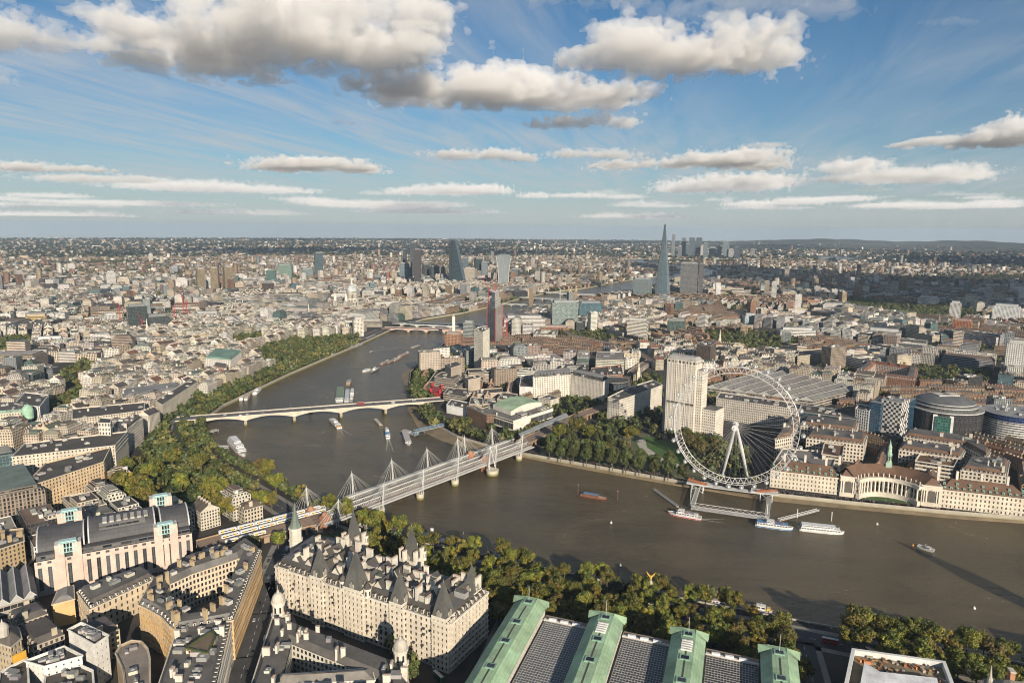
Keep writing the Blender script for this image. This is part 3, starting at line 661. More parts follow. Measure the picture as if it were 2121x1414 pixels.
def terrace_top():
 P = pp(34, (385, 1352), (440, 1316), (446, 1330), (430, 1362)); c = cen(P); t = thing('roof_terrace_pavilion', 'orange-walled roof terrace pavilion with planted edges on top of white hotel', 'pavilion', (*c, 34))
 b = MB(); b.prism(ccw(P), 34.0, 37.0, (.55, .30, .11), 'win', (.16, .12, .08), 'roof', 4, 3); b.build('wall', t)
 h = MB()
 for i in range(4): h.beam((*P[i], 37.1), (*P[(i+1) % 4], 37.1), 1.2, .8, (.06, .08, .025), 'grass')
 h.build('hedge', t)
terrace_top()
near_building('long_mansard_offices', 'long cream office range with slate mansard and white dormers below the barrel roof', 'building',
 pp(25, (186, 1262), (322, 1198), (297, 1178), (160, 1226)), 25, (.58, .47, .33), pitch=4.2, fl=4.6, wf=.34, roof='mansard', roofc=(.11, .10, .09), mz=5, mi=3.5, cornices=(0, .28), nclut=5)
near_building('yellow_side_block', 'blank yellow-rendered block with grey lead roof at the end of the mansard range', 'building',
 pp(23, (108, 1252), (154, 1240), (152, 1212), (120, 1222)), 23, (.55, .38, .18), roof='hip', roofc=(.24, .23, .22), mz=3, mi=4, nclut=0, modelled=False, wmat='plain')
near_building('hotel_block', 'white rendered hotel block with flat grey roof and parapet in the lower left', 'building',
 pp(34, (141, 1303), (168, 1289), (224, 1315), (196, 1334)), 34, (.66, .64, .60), pitch=4, fl=4, wf=.22, hf=.35, nclut=14)
near_building('stepped_hotel', 'white stepped building with several flat grey roofs at the lower left edge', 'building',
 pp(28, (53, 1368), (132, 1338), (170, 1357), (92, 1379)), 28, (.68, .66, .62), pitch=4, fl=4, wf=.22, hf=.35, nclut=9)
near_building('stepped_annex', 'lower white annex with railings in front of the stepped white building', 'building',
 pp(22, (95, 1392), (150, 1370), (192, 1388), (196, 1450), (85, 1450)), 22, (.68, .66, .62), pitch=4, fl=4, wf=.22, hf=.35, nclut=9)
near_building('yellow_fronted_house', 'white house with yellow gable panel and grey pitched roof in the lower left corner', 'building',
 pp(24, (0, 1392), (28, 1376), (56, 1362), (62, 1450), (-10, 1450)), 24, (.62, .60, .55), roof='flat', nclut=4, pitch=5, wf=.2, hf=.3)
b = MB(); q0, q1 = GX(29, 1374, 24), GX(57, 1361, 24); b.beam((q0[0]-.6, q0[1], 24.1), (q1[0]-.6, q1[1], 24.1), .5, 5.5, (.55, .30, .03)); tag(b.build('advertising_hoarding', None, (*q0, 24.1)), 'plain yellow hoarding panel standing on the white house in the lower left corner', 'hoarding')
near_building('round_ended_building', 'brown stone building with rounded end and flat roof beside the curved orange facade', 'building',
 pp(25, (240, 1352), (250, 1336), (272, 1326), (292, 1328), (305, 1342), (310, 1362), (311, 1450), (262, 1450), (255, 1385)), 25, (.36, .27, .17), wmat='plain', modelled=False, nclut=6, roofc=(.22, .19, .16))
near_building('corner_dome_building', 'ornate stone corner building with ribbed slate roof and small dome at left edge', 'building',
 pp(28, (-12, 1328), (22, 1340), (44, 1322), (38, 1300), (-12, 1296)), 28, (.48, .40, .28), roof='hip', roofc=(.13, .115, .10), mz=7, mi=6, nclut=0, pitch=3.4, fl=4.2, cornices=(0, .3))
b = MB(); x, y = GX(5, 1300, 38); b.lathe((x, y), [(3.2, 33), (3.2, 38), (3.6, 38.2), (3.0, 39.8), (1.8, 41.2), (.5, 42.2), (.2, 44), (0, 44.2)], (.45, .42, .37), 'plain', 12); tag(b.build('roof_lantern', None, (x, y, 33)), 'small stone domed lantern on top of the ribbed slate roof at the left edge', 'cupola')
def shed(label, P4, z0, z1, rise, n, col, name='train_shed'):
 """n parallel pitched bays; P4: near-left, near-right, far-right, far-left"""
 P4 = [Vector(p) for p in P4]; c = cen(P4); EXCL.append(ccw([tuple(p) for p in P4])); t = thing(name, label, 'station roof', (*c, 5)); w = MB(); w.prism(ccw([tuple(p) for p in P4]), 5, z0, (.33, .30, .26), 'band', (.1, .1, .1), 'roof', 4, 5); w.build('wall', t)
 for i in range(n):
  a0, a1 = P4[0].lerp(P4[1], i/n), P4[0].lerp(P4[1], (i+1)/n); c0, c1 = P4[3].lerp(P4[2], i/n), P4[3].lerp(P4[2], (i+1)/n); am, cm = (a0+a1)/2, (c0+c1)/2
  b = MB(); k = max(2, int((c0-a0).length/4))
  b.face([(*a0, z0+.05), (*am, z0+rise), (*cm, z0+rise), (*c0, z0+.05)], vary(col, .1), 'tile', (k, 5)); b.face([(*am, z0+rise), (*a1, z0+.05), (*c1, z0+.05), (*cm, z0+rise)], vary(col, .1), 'tile', (k, 5))
  b.face([(*a0, z0+.05), (*a1, z0+.05), (*am, z0+rise)], (.4, .4, .38)); b.face([(*c1, z0+.05), (*c0, z0+.05), (*cm, z0+rise)], (.4, .4, .38))
  b.beam((*am, z0+rise), (*cm, z0+rise), .7, .5, (.5, .5, .48)); b.beam((*a0, z0+.05), (*c0, z0+.05), .5, .3, (.45, .45, .43))
  b.beam((*a0, z0+.1), (*am, z0+rise+.1), .6, .4, (.6, .6, .57)); b.beam((*am, z0+rise+.1), (*a1, z0+.1), .6, .4, (.6, .6, .57)); b.build('roof_bay', t)
 return t
shed('grey ridged station roof with glazed strips at the lower left edge', pp(24, (-40, 1262), (78, 1228), (66, 1170), (-40, 1192)), 22, 24, 5, 4, (.2, .2, .2))
near_building('brick_corner_house', 'yellow brick house with rows of white windows left of the barrel-roofed block', 'building',
 pp(27, (-10, 1140), (50, 1120), (47, 1094), (-10, 1100)), 27, (.38, .29, .17), fl=3.8, nclut=3, chim=4)
near_building('stepped_office', 'orange-lit stepped office building with white end block overlooking the embankment gardens', 'building',
 pp(38, (44, 1012), (166, 972), (214, 956), (229, 925), (95, 958)), 38, (.58, .43, .26), fl=3.6, pitch=3.4, wf=.46, cornices=(0, .1, .2, .3), nclut=10)
near_building('long_riverside_offices', 'long cream office building with recessed upper storeys above the stepped orange-lit office', 'building',
 pp(40, (24, 946), (238, 922), (264, 893), (52, 918)), 40, (.52, .47, .38), fl=3.6, pitch=3.6, wf=.36, cornices=(0, .12, .25), nclut=12)
near_building('roof_block', 'square white stone rooftop tower on the long cream riverside office', 'building',
 pp(55, (203, 875), (228, 876), (232, 866), (208, 864)), 55, (.58, .55, .48), z0=39.3, fl=5, pitch=4, cornices=(0, .4), nclut=0)
near_building('dark_fronted_hotel', 'shaded hotel range with small white dormers along the gardens behind the square rooftop tower', 'building',
 pp(34, (252, 902), (296, 868), (280, 862), (236, 882)), 34, (.48, .44, .38), roof='mansard', fl=3.6, nclut=4, chim=4)
near_building('white_terrace_hotel', 'long cream building with many window rows above the dark hotel range', 'building',
 pp(32, (150, 868), (298, 850), (300, 832), (150, 846)), 32, (.50, .45, .37), fl=3.4, pitch=3.2, nclut=8, cornices=(0, .2, .5))
near_building('riverside_colonnade_offices', 'long pale stone office wall with vertical piers facing the embankment trees', 'building',
 pp(28, (336, 838), (411, 789), (398, 783), (322, 829)), 28, (.54, .49, .40), fl=3.6, pitch=4, wf=.3, nclut=6, cornices=(0, .2))
near_building('palace_range', 'long white classical palace range with central dome and rows of windows', 'building',
 pp(24, (255, 825), (372, 806), (370, 792), (250, 808)), 24, (.60, .56, .48), fl=4, pitch=3.6, wf=.34, roof='hip', roofc=(.2, .2, .2), mz=3, mi=6, nclut=0, chim=5)
near_building('green_roofed_office', 'white riverside office with green copper roof above the embankment trees', 'building',
 pp(34, (424, 742), (478, 746), (500, 728), (446, 724)), 34, (.62, .60, .55), fl=4, pitch=4, roof='hip', roofc=(.15, .25, .20), mz=4, mi=3, nclut=0)
near_building('gabled_red_house', 'ornate red brick house with gables in front of green copper roof', 'building',
 pp(27, (441, 762), (468, 766), (472, 757), (446, 753)), 27, (.34, .14, .08), fl=3.6, pitch=3, roof='mansard', roofc=(.2, .09, .06), mz=4, mi=3, nclut=0)
near_building('striped_slab_office', 'white slab office with dark vertical strips at the left below the green dome', 'building',
 pp(36, (30, 836), (82, 842), (100, 818), (52, 812)), 36, (.66, .64, .6), pitch=5, fl=30, wf=.35, hf=.8, nclut=4)
near_building('cream_domed_block', 'cream office block with rounded green corner dome at the left edge', 'building',
 pp(32, (-30, 860), (64, 852), (56, 836), (-30, 840)), 32, (.58, .53, .42), roof='mansard', roofc=(.22, .36, .27), mz=4, mi=3, fl=4)
b = MB(); x, y = GX(57, 848, 36); b.lathe((x, y), [(7, 24), (7, 34), (7.3, 34.3), (6.4, 38), (4.6, 41), (2, 43), (.3, 43.6), (.1, 46), (0, 46.1)], (.28, .45, .33), 'roof', 16); tag(b.build('copper_dome', None, (x, y, 24)), 'round green copper dome on the corner of the cream block at the left edge', 'dome')
near_building('turreted_offices', 'stone office quadrangle with two domed corner turrets in front of the white mansion block', 'building',
 pp(27, (566, 1276), (836, 1380), (862, 1470), (505, 1470)), 27, (.56, .51, .43), roof='mansard', roofc=(.13, .12, .11), mz=3.5, mi=3.2, court=17, cornices=(0, .2, .5), nclut=16, fl=4.2, pitch=3.4, chim=26, chimc=(.6, .56, .48))
def domed_turret(lab, u, v):
 x, y = GX(u, v, 27); t = thing('corner_turret', lab, 'turret', (x, y, 5)); b = MB(); S = (.60, .56, .48)
 b.lathe((x, y), [(4.6, 5), (4.6, 28), (5.2, 28), (5.2, 29), (4.2, 29), (4.2, 37), (4.9, 37), (4.9, 38.2)], S, 'plain', 12); b.build('drum', t)
 b = MB(); b.lathe((x, y), [(4.4, 38.2), (4.3, 40), (3.5, 42.2), (2.2, 43.6), (.9, 44.2), (.8, 45.6), (.3, 46), (.1, 49.5), (0, 49.6)], (.45, .42, .36), 'roof', 14); b.build('dome', t)
 for k in range(8):
  a = k*math.pi/4; g = MB(); g.box(x+math.cos(a)*4.2, y+math.sin(a)*4.2, 31, .3, 1.2, 4, a, (.03, .03, .03), 'glass'); g.build('window', t)
domed_turret('stone corner turret with grey dome at the street end of the white mansion block', 578, 1275)
domed_turret('stone corner turret with grey dome in front of the middle of the white mansion block', 830, 1376)
near_building('lead_roof_wing', 'long low wing with grey lead roof and white wall at bottom edge of the photo', 'building',
 pp(27, (570, 1402), (770, 1388), (776, 1412), (566, 1420)), 28.2, (.60, .56, .5), z0=26.5, roof='hip', roofc=(.25, .23, .20), mz=3, mi=5, nclut=0, modelled=False, wmat='plain')
def refurb():
 P = ccw(pp(32, (1764, 1344), (1958, 1371), (2000, 1480), (1735, 1480))); EXCL.append(P); r = random.Random(8)
 t = thing('refurbished_block', 'white-sheeted stone block with rubble and machinery on its open roof at lower right', 'building', (*cen(P), 5)); w = MB(); wins = []
 for i in range(len(P)):
  p0, p1 = P[i], P[(i+1) % len(P)]
  if camface(p0, p1): facade(w, p0, p1, 5, 33, (.55, .52, .46), wins, 3.6, 4)
  else: w.wall(p0, p1, 5, 33, (.55, .52, .46), 'win')
 w.build('wall', t); I = inset(P, 2.0); b = MB(); b.face([(x, y, 29.5) for x, y in I], (.22, .17, .12), 'mud')
 for k in range(len(P)):
  b.face([(*I[(k+1) % 4], 29.5), (*I[k], 29.5), (*I[k], 33), (*I[(k+1) % 4], 33)], (.6, .6, .58)); b.face([(*P[k], 33), (*P[(k+1) % 4], 33), (*I[(k+1) % 4], 33), (*I[k], 33)], (.64, .64, .62))
 b.build('roof', t); s = MB(); q = ccw(pp(32, (1790, 1375), (1822, 1395), (1940, 1408), (1960, 1480), (1770, 1480))); s.prism(q, 29.6, 33.6, (.72, .73, .73), 'plain', (.72, .73, .73), 'tile'); s.build('sheeted_roof', t)
 for i in range(60):
  x, y = pick_in(inset(ccw(pp(32, (1770, 1348), (1952, 1376), (1965, 1410), (1830, 1392), (1785, 1372))), .5), r); g = MB(); g.box(x, y, 29.6, r.uniform(.8, 4), r.uniform(.6, 1.6), r.uniform(.4, 1.8), r.uniform(0, 3), vary(r.choice([(.5, .48, .42), (.3, .16, .08), (.55, .22, .08), (.1, .1, .1), (.35, .3, .22)]), .2, r)); g.build('builders_material', t)
 put_windows(t, wins)
refurb()
near_building('gothic_corner_house', 'dark stone house with pinnacle and brick chimney in the bottom right corner', 'building',
 pp(30, (2040, 1398), (2125, 1404), (2140, 1480), (2030, 1480)), 27, (.35, .31, .25), roof='hip', roofc=(.14, .14, .12), mz=7, mi=9, nclut=0)
x, y = GX(2095, 1392, 36); tch = thing('brick_chimney_stack', 'tall banded brick chimney stack at the bottom right corner', 'chimney', (x, y, 26)); b = MB(); b.box(x, y, 26, 4, 2.5, 11, 0, (.4, .2, .12)); b.build('stack', tch); b = MB(); b.box(x, y, 37, 4.6, 3, .8, 0, (.5, .45, .38), bottom=True); b.build('cap', tch)
x, y = GX(2052, 1395, 36); b = MB(); b.lathe((x, y), [(1.6, 26), (1.6, 33), (1.0, 34), (.2, 41), (0, 42)], (.4, .37, .31), 'plain', 8); tag(b.build('stone_pinnacle', None, (x, y, 26)), 'slender pointed stone pinnacle in the bottom right corner', 'pinnacle')
# ------------------------------------------------------------------ railway bridge with a cable-stayed footbridge on each side
BO = Vector((-240, 384)); BD = Vector((.8975, -.441)).normalized(); BN = Vector((.441, .8975)).normalized(); BANG = math.atan2(BD.y, BD.x)
def bp(s, o): p = BO+BD*s+BN*o; return (p.x, p.y)
WHT = (.62, .62, .60)
def rail_bridge():
 t = thing('railway_bridge', 'grey railway bridge with white lattice girders between two footbridges', 'bridge', (*bp(150, 19), 0)); EXCL.append(ccw([bp(-10, -6), bp(330, -6), bp(330, 46), bp(-10, 46)]))
 b = MB(); b.beam((*bp(-6, 19), 9.5), (*bp(322, 19), 9.5), 23, 1.5, (.16, .12, .10)); b.build('deck', t)
 for o in (11, 15, 22, 27):
  b = MB()
  for k in (-.75, .75): b.beam((*bp(-6, o+k), 11.05), (*bp(322, o+k), 11.05), .16, .16, (.28, .2, .15), 'metal')
  b.build('track', t)
 for o, h in ((8, 5.0), (18.8, 4.4), (30, 5.4)):
  for k in range(6):
   b = MB(); s0, s1 = 6+k*52, 6+k*52+51; z0 = 10.2
   b.beam((*bp(s0, o), z0), (*bp(s1, o), z0), .9, .7, (.5, .5, .46)); b.beam((*bp(s0, o), z0+h), (*bp(s1, o), z0+h), 1.2, .7, (.60, .59, .55)); n = 17
   for i in range(n):
    a, c = s0+(s1-s0)*i/n, s0+(s1-s0)*(i+1)/n
    for sg in (0, 1):
     z_a, z_c = (z0+.6, z0+h) if sg else (z0+h, z0+.6); b.tube((*bp(a, o+.16*(1 if sg else -1)), z_a), (*bp(c, o+.16*(1 if sg else -1)), z_c), .22, WHT, 'metal', 4)
   b.build('lattice_girder', t)
 for s in (66, 121, 176, 291):
  for o in (10, 28):
   b = MB(); b.lathe(bp(s+3, o), [(2.6, -3), (2.6, 9.4)], (.3, .29, .26), 'stonebank', 12); b.build('pier', t)
 for s, o in ((3, 8), (3, 31), (233, 7), (233, 31)):
  b = MB(); b.box(*bp(s, o), -3 if s > 50 else 5, 9, 5, 19.5 if s > 50 else 11.5, BANG, (.36, .17, .10)); c = bp(s, o); b.lathe(c, [(3.2, 16.4), (3.0, 18), (1.8, 19.6), (0, 20.2)], (.38, .20, .12), 'plain', 10); b.build('brick_pier', t)
rail_bridge()
def foot_bridge(off, side, lab):
 t = thing('footbridge', lab, 'footbridge', (*bp(150, off), 0))
 b = MB(); b.beam((*bp(-2, off), 10.2), (*bp(318, off), 10.2), 5.0, .7, (.42, .40, .37)); 
 b.build('deck', t)
 for e in (-2.5, 2.5):
  b = MB(); b.beam((*bp(-2, off+e), 10.9), (*bp(318, off+e), 10.9), .12, 1.1, (.45, .46, .46), 'metal'); b.build('railing', t)
 return t
def mast(label, off, side, s, pier=True, big=False):
 """leaning A-frame mast of the footbridge, its fan of white rods and its round pier"""
 t = thing('cable_mast', label, 'bridge mast', (*bp(s, off), 0), 'cable masts of the two footbridges'); top = (*bp(s, off+side*5.5), 33.5)
 for k in (-2.4, 2.4):
  b = MB(); b.tube((*bp(s+k*.5, off+side*2.9), 6), top, .42, WHT, 'metal', 6, .3); b.build('mast_leg', t)
 b = MB(); b.lathe(bp(s, off+side*5.5), [(.4, 33), (.15, 35), (0, 37)], WHT, 'metal', 6); b.build('mast_tip', t)
 for i in range(11):
  for e in ((-2.5, 2.5) if i % 2 else (side*2.5,)):
   ds = (i-5)*4.9
   b = MB(); b.tube(top, (*bp(s+ds, off+e), 11), .11, WHT, 'metal', 3); b.build('stay_rod', t)
 if pier:
  b = MB(); r_ = 7.2 if big else 4.2; c = bp(s, off-side*.5 if not big else off+side*9); b.lathe(c, [(r_, -3), (r_, 5.5), (r_+.4, 5.5), (r_+.4, 6.4), (r_*.8, 6.6)], (.50, .46, .36), 'stonebank', 20); b.build('pier', t)
  for k in (-2, 2):
   b = MB(); b.tube((*bp(s+k, c[0]*0+off+(side*9 if big else 0)), 6.5), (*bp(s+k*.4, off), 10.2), .4, WHT, 'metal', 5); b.build('deck_strut', t)
 if big:
  for k in (-6, 6):
   b = MB(); b.tube((*bp(s+k, off+side*9), 6.4), top, .5, WHT, 'metal', 5); b.build('raking_prop', t)
foot_bridge(0, -1, 'pale footbridge with white masts on the near side of the railway bridge')
foot_bridge(40, 1, 'pale footbridge with white masts on the far side of the railway bridge')
ORD = ['first', 'second', 'third', 'fourth', 'fifth', 'sixth', 'seventh']
for side, off, nm, SS in ((-1, 0, 'near', (9, 65, 120, 174, 228, 240, 290)), (1, 40, 'far', (9, 65, 120, 174, 226, 238, 290))):
 for i, s in enumerate(SS):
  big = i in (4, 5) and side < 0
  mast('white leaning mast with fan of rods, %s from the left on the %s footbridge' % (ORD[i], nm), off, side, s, pier=(0 < i and i != 5), big=(i == 4 and side < 0))
def viaduct(name, lab, pts, z, w_, col=(.34, .24, .15)):
 t = thing(name, lab, 'viaduct', (*pts[0], 5)); b = MB(); br = MB(); tr = MB()
 for p, q in zip(pts, pts[1:]):
  b.beam((*p, z-1.2), (*q, z-1.2), w_, 1.2, (.17, .13, .11)); u = (Vector(q)-Vector(p)).normalized(); n = Vector((-u.y, u.x))
  EXCL.append(ccw([tuple(Vector(p)-n*(w_/2+2)), tuple(Vector(q)-n*(w_/2+2)), tuple(Vector(q)+n*(w_/2+2)), tuple(Vector(p)+n*(w_/2+2))]))
  for sg in (-1, 1):
   pa, qa = Vector(p)+n*sg*(w_/2-.3), Vector(q)+n*sg*(w_/2-.3); Lh = (qa-pa).length; k = max(1, int(Lh/9))
   b.beam((*pa, z), (*qa, z), .5, 1.2, col)
   for i in range(k+1):
    c = pa.lerp(qa, i/k); br.box(c.x, c.y, 5, 2.4, 1.2, z-6.2, math.atan2(u.y, u.x), col)
   for i in range(k):
    for j in range(6):
     a0, a1 = math.pi*j/6, math.pi*(j+1)/6; m0 = pa.lerp(qa, (i+.5)/k)
     r_ = Lh/k/2-1.1; x0, x1 = -math.cos(a0)*r_, -math.cos(a1)*r_; zz0, zz1 = z-1.3-(1-math.sin(a0))*2.2, z-1.3-(1-math.sin(a1))*2.2
     A0, A1 = m0+u*x0, m0+u*x1; A0, A1 = A0+n*sg*.3, A1+n*sg*.3
     f = [(*A0, zz0), (*A1, zz1), (*A1, z-1.2), (*A0, z-1.2)]; br.face(f, col); br.face(f[::-1], col)
  for o in np.arange(-w_/2+2.5, w_/2-2, 3.6):
   pa, qa = Vector(p)+n*o, Vector(q)+n*o
   for kk in (-.75, .75): tr.beam((*(pa+n*kk), z+.02), (*(qa+n*kk), z+.02), .18, .16, (.30, .22, .16), 'metal')
 b.build('deck', t); br.build('arches', t); tr.build('tracks', t)
viaduct('brick_viaduct', 'brick arched railway viaduct from the footbridges past the concert hall', [bp(320, 19), GX(1205, 858, 12), GX(1262, 838, 12), (420, 150), (520, 160)], 12, 20)
viaduct('station_approach_viaduct', 'railway tracks on a low viaduct between the river bridge and the barrel-roofed terminus', [bp(-4, 19), (-268, 436), (-312, 468)], 11.5, 30)
viaduct('elevated_railway', 'curving elevated railway with pale parapets winding between brick streets right of centre', [(560, 150), (700, 120), (790, 150), (900, 230), (1000, 330), (1150, 390), (1400, 400), (1800, 330), (2150, 250)], 13, 16, (.4, .37, .33))
b = MB(); P = ccw(pp(15, (1073, 898), (1078, 904), (1178, 862), (1172, 855))); b.prism(P, 11, 15.5, (.30, .31, .29), 'band', (.33, .35, .34), 'tile', 4, 4); EXCL.append(P); tag(b.build('platform_canopy', None, (*cen(P), 11)), 'long grey platform canopy beside the white concert hall', 'station canopy')
def train(lab, p0, p1, ncar, z=12.0):
 p0, p1 = Vector(p0), Vector(p1); u = (p1-p0).normalized(); L_ = (p1-p0).length/ncar; ang = math.atan2(u.y, u.x); t = thing('passenger_train', lab, 'train', (*((p0+p1)/2), z)); side = Vector((u.y, -u.x))
 if side.dot(Vector((CAM[0]-p0.x, CAM[1]-p0.y))) < 0: side = -side
 for i in range(ncar):
  c = p0+u*L_*(i+.5); b = MB(); b.box(c.x, c.y, z+.9, L_-1.0, 2.9, 2.6, ang, (.80, .80, .80), 'metal', (.62, .63, .64), 'metal', bottom=True); b.box(c.x, c.y, z, L_-3, 2.2, .9, ang, (.06, .06, .06))
  q0, q1 = c-u*(L_/2-1.0)+side*0, c+u*(L_/2-1.0); b.beam((*q0, z+3.5), (*q1, z+3.5), 2.0, .35, (.6, .61, .62), 'metal'); car = b.build('carriage', t)
  w = MB()
  for sg in (-1, 1):
   a0, a1 = c-u*(L_/2-1.6)+side*sg*1.46, c+u*(L_/2-1.6)+side*sg*1.46; w.beam((*a0, z+1.9), (*a1, z+1.9), .1, .9, (.03, .03, .035), 'glass')
  w.build('window_band', car)
  for f in (-.26, .26):
   for sg in (-1, 1):
    d = c+u*L_*f+side*sg*1.5; w = MB(); w.box(d.x, d.y, z+1.0, 1.5, .16, 2.2, ang, (.75, .42, .02), 'metal'); w.build('door', car)
trk = lambda s, o: bp(s, o)
train('white train with yellow doors farthest from the mansion block near the left footbridge mast', GX(452, 1104, 13.5), GX(664, 1050, 13.5), 6)
train('white train with yellow doors in the middle of the three on the railway approach', GX(457, 1114, 13.5), GX(674, 1056, 13.5), 6)
train('white train half in shade, nearest the orange-lit hotel on the railway approach', GX(465, 1123, 13.5), GX(551, 1101, 13.5), 3)

# ------------------------------------------------------------------ the white road bridge of five shallow arches
def arch_bridge(name, lab, A, B_, width, zd, npier, hollow, col, piercol, deckcol=(.12, .12, .12), par=1.1, crown=1.6, spring=5.2, soff=0.0, archcol=None, lamps=0, pierw=4.0, curve=2.0):
 A, B_ = Vector(A), Vector(B_); u = (B_-A); Lh = u.length; u.normalize(); n = Vector((-u.y, u.x)); ang = math.atan2(u.y, u.x); t = thing(name, lab, 'bridge', (*((A+B_)/2), 0)); ns = npier+1
 def at(s, o): p = A+u*s+n*o; return (p.x, p.y)
 EXCL.append(ccw([at(-40, -width/2-3), at(Lh+40, -width/2-3), at(Lh+40, width/2+3), at(-40, width/2+3)]))
 b = MB(); b.beam((*at(-25, 0), zd-.9), (*at(Lh+25, 0), zd-.9), width-.6, .9, deckcol); b.build('roadway', t)
 for sg in (-1, 1):
  b = MB(); b.beam((*at(-25, sg*(width/2-1.6)), zd), (*at(Lh+25, sg*(width/2-1.6)), zd), 2.6, .15, (.42, .40, .36)); b.build('pavement', t)
  b = MB(); b.beam((*at(-25, sg*width/2), zd-.3), (*at(Lh+25, sg*width/2), zd-.3), .35, par+.3, lerp(col, WHITE, .2)); b.build('parapet', t)
 for k in range(ns):
  s0, s1 = Lh*k/ns, Lh*(k+1)/ns; b = MB(); m = 16
  def low(s): x = (s-s0)/(s1-s0)*2-1; return zd-crown-(spring)*abs(x)**curve
  for sg in (-1, 1):
   for i in range(m):
    a, c = s0+(s1-s0)*i/m, s0+(s1-s0)*(i+1)/m; f = [(*at(a, sg*(width/2-soff)), low(a)), (*at(c, sg*(width/2-soff)), low(c)), (*at(c, sg*(width/2-soff)), zd-.25), (*at(a, sg*(width/2-soff)), zd-.25)]
    b.face(f if sg < 0 else f[::-1], col)
    if archcol:
     h = [(*at(a, sg*(width/2-soff+.12)), low(a)-.1), (*at(c, sg*(width/2-soff+.12)), low(c)-.1), (*at(c, sg*(width/2-soff+.12)), low(c)+.9), (*at(a, sg*(width/2-soff+.12)), low(a)+.9)]; b.face(h if sg < 0 else h[::-1], archcol)
  for i in range(m):
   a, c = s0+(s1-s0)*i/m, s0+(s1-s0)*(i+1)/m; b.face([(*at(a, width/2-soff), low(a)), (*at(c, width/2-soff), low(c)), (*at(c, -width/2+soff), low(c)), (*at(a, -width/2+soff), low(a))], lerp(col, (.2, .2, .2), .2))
  b.build('arch_span', t)
 for k in range(1, ns):
  s = Lh*k/ns; b = MB(); zt = zd-crown-spring+.4
  b.prism([at(s-pierw/2, -width/2-1), at(s, -width/2-3), at(s+pierw/2, -width/2-1), at(s+pierw/2, width/2+1), at(s, width/2+3), at(s-pierw/2, width/2+1)], -3, zt, piercol, 'stonebank', piercol, 'plain'); b.build('pier', t)
 for k in range(lamps):
  for sg in (-1, 1):
   s = Lh*(k+.5)/lamps; b = MB(); b.tube((*at(s, sg*(width/2-.5)), zd), (*at(s, sg*(width/2-.5)), zd+7), .12, (.2, .2, .2), 'metal', 4); b.box(*at(s, sg*(width/2-.9)), zd+7, .5, 1.2, .25, ang, (.5, .5, .48)); b.build('lamp', t)
 return at, Lh
wat, wL = arch_bridge('road_bridge', 'long white stone road bridge of five shallow arches across the bend of the river', (47, 741), (233, 455), 24, 14.5, 4, False, (.52, .46, .37), (.46, .42, .33), lamps=9, crown=1.7, spring=5.6)
arch_bridge('red_arch_bridge', 'low iron road bridge with red and white arches on stone piers', (1024, 842), (1052, 592), 30, 9.5, 4, False, (.50, .30, .24), (.45, .42, .36), archcol=(.62, .55, .5), crown=1.0, spring=4.4, pierw=7)
arch_bridge('solar_rail_bridge', 'railway bridge with long panelled roof behind the red arch bridge', (1112, 848), (1108, 592), 26, 11, 4, False, (.46, .48, .46), (.45, .42, .36), archcol=(.45, .48, .47), crown=1.0, spring=4.6, pierw=5)
b = MB(); b.beam((1112, 830, 15), (1108, 600, 15), 25, .8, (.10, .12, .15))
for i in range(24): b.beam((1099, 605+i*9.5, 15.9), (1124, 605+i*9.5, 15.9), 1.0, .4, (.45, .46, .47))
for i in range(12): b.tube((1099, 606+i*19, 11), (1099, 606+i*19, 15), .4, (.5, .5, .5)); 
tag(b.build('platform_roof', None, (1110, 715, 15)), 'long solar-panelled platform roof over the railway bridge behind the red arches', 'station roof')
for x, z in ((1075, 7), (1085, 7)):
 pass
arch_bridge('steel_arch_bridge', 'low dark arched road bridge glimpsed behind the construction tower', (1735, 700), (1752, 520), 17, 9, 4, False, (.28, .30, .26), (.4, .37, .3), crown=1, spring=4.5)
arch_bridge('girder_rail_bridge', 'railway bridge leading to twin brown station towers', (1990, 670), (1960, 470), 26, 10, 4, False, (.30, .31, .30), (.38, .35, .3), crown=1.2, spring=2)
arch_bridge('concrete_bridge', 'plain low concrete bridge below the tallest spire', (2262, 622), (2195, 402), 32, 10, 2, False, (.5, .48, .43), (.45, .43, .4), crown=1.5, spring=4)

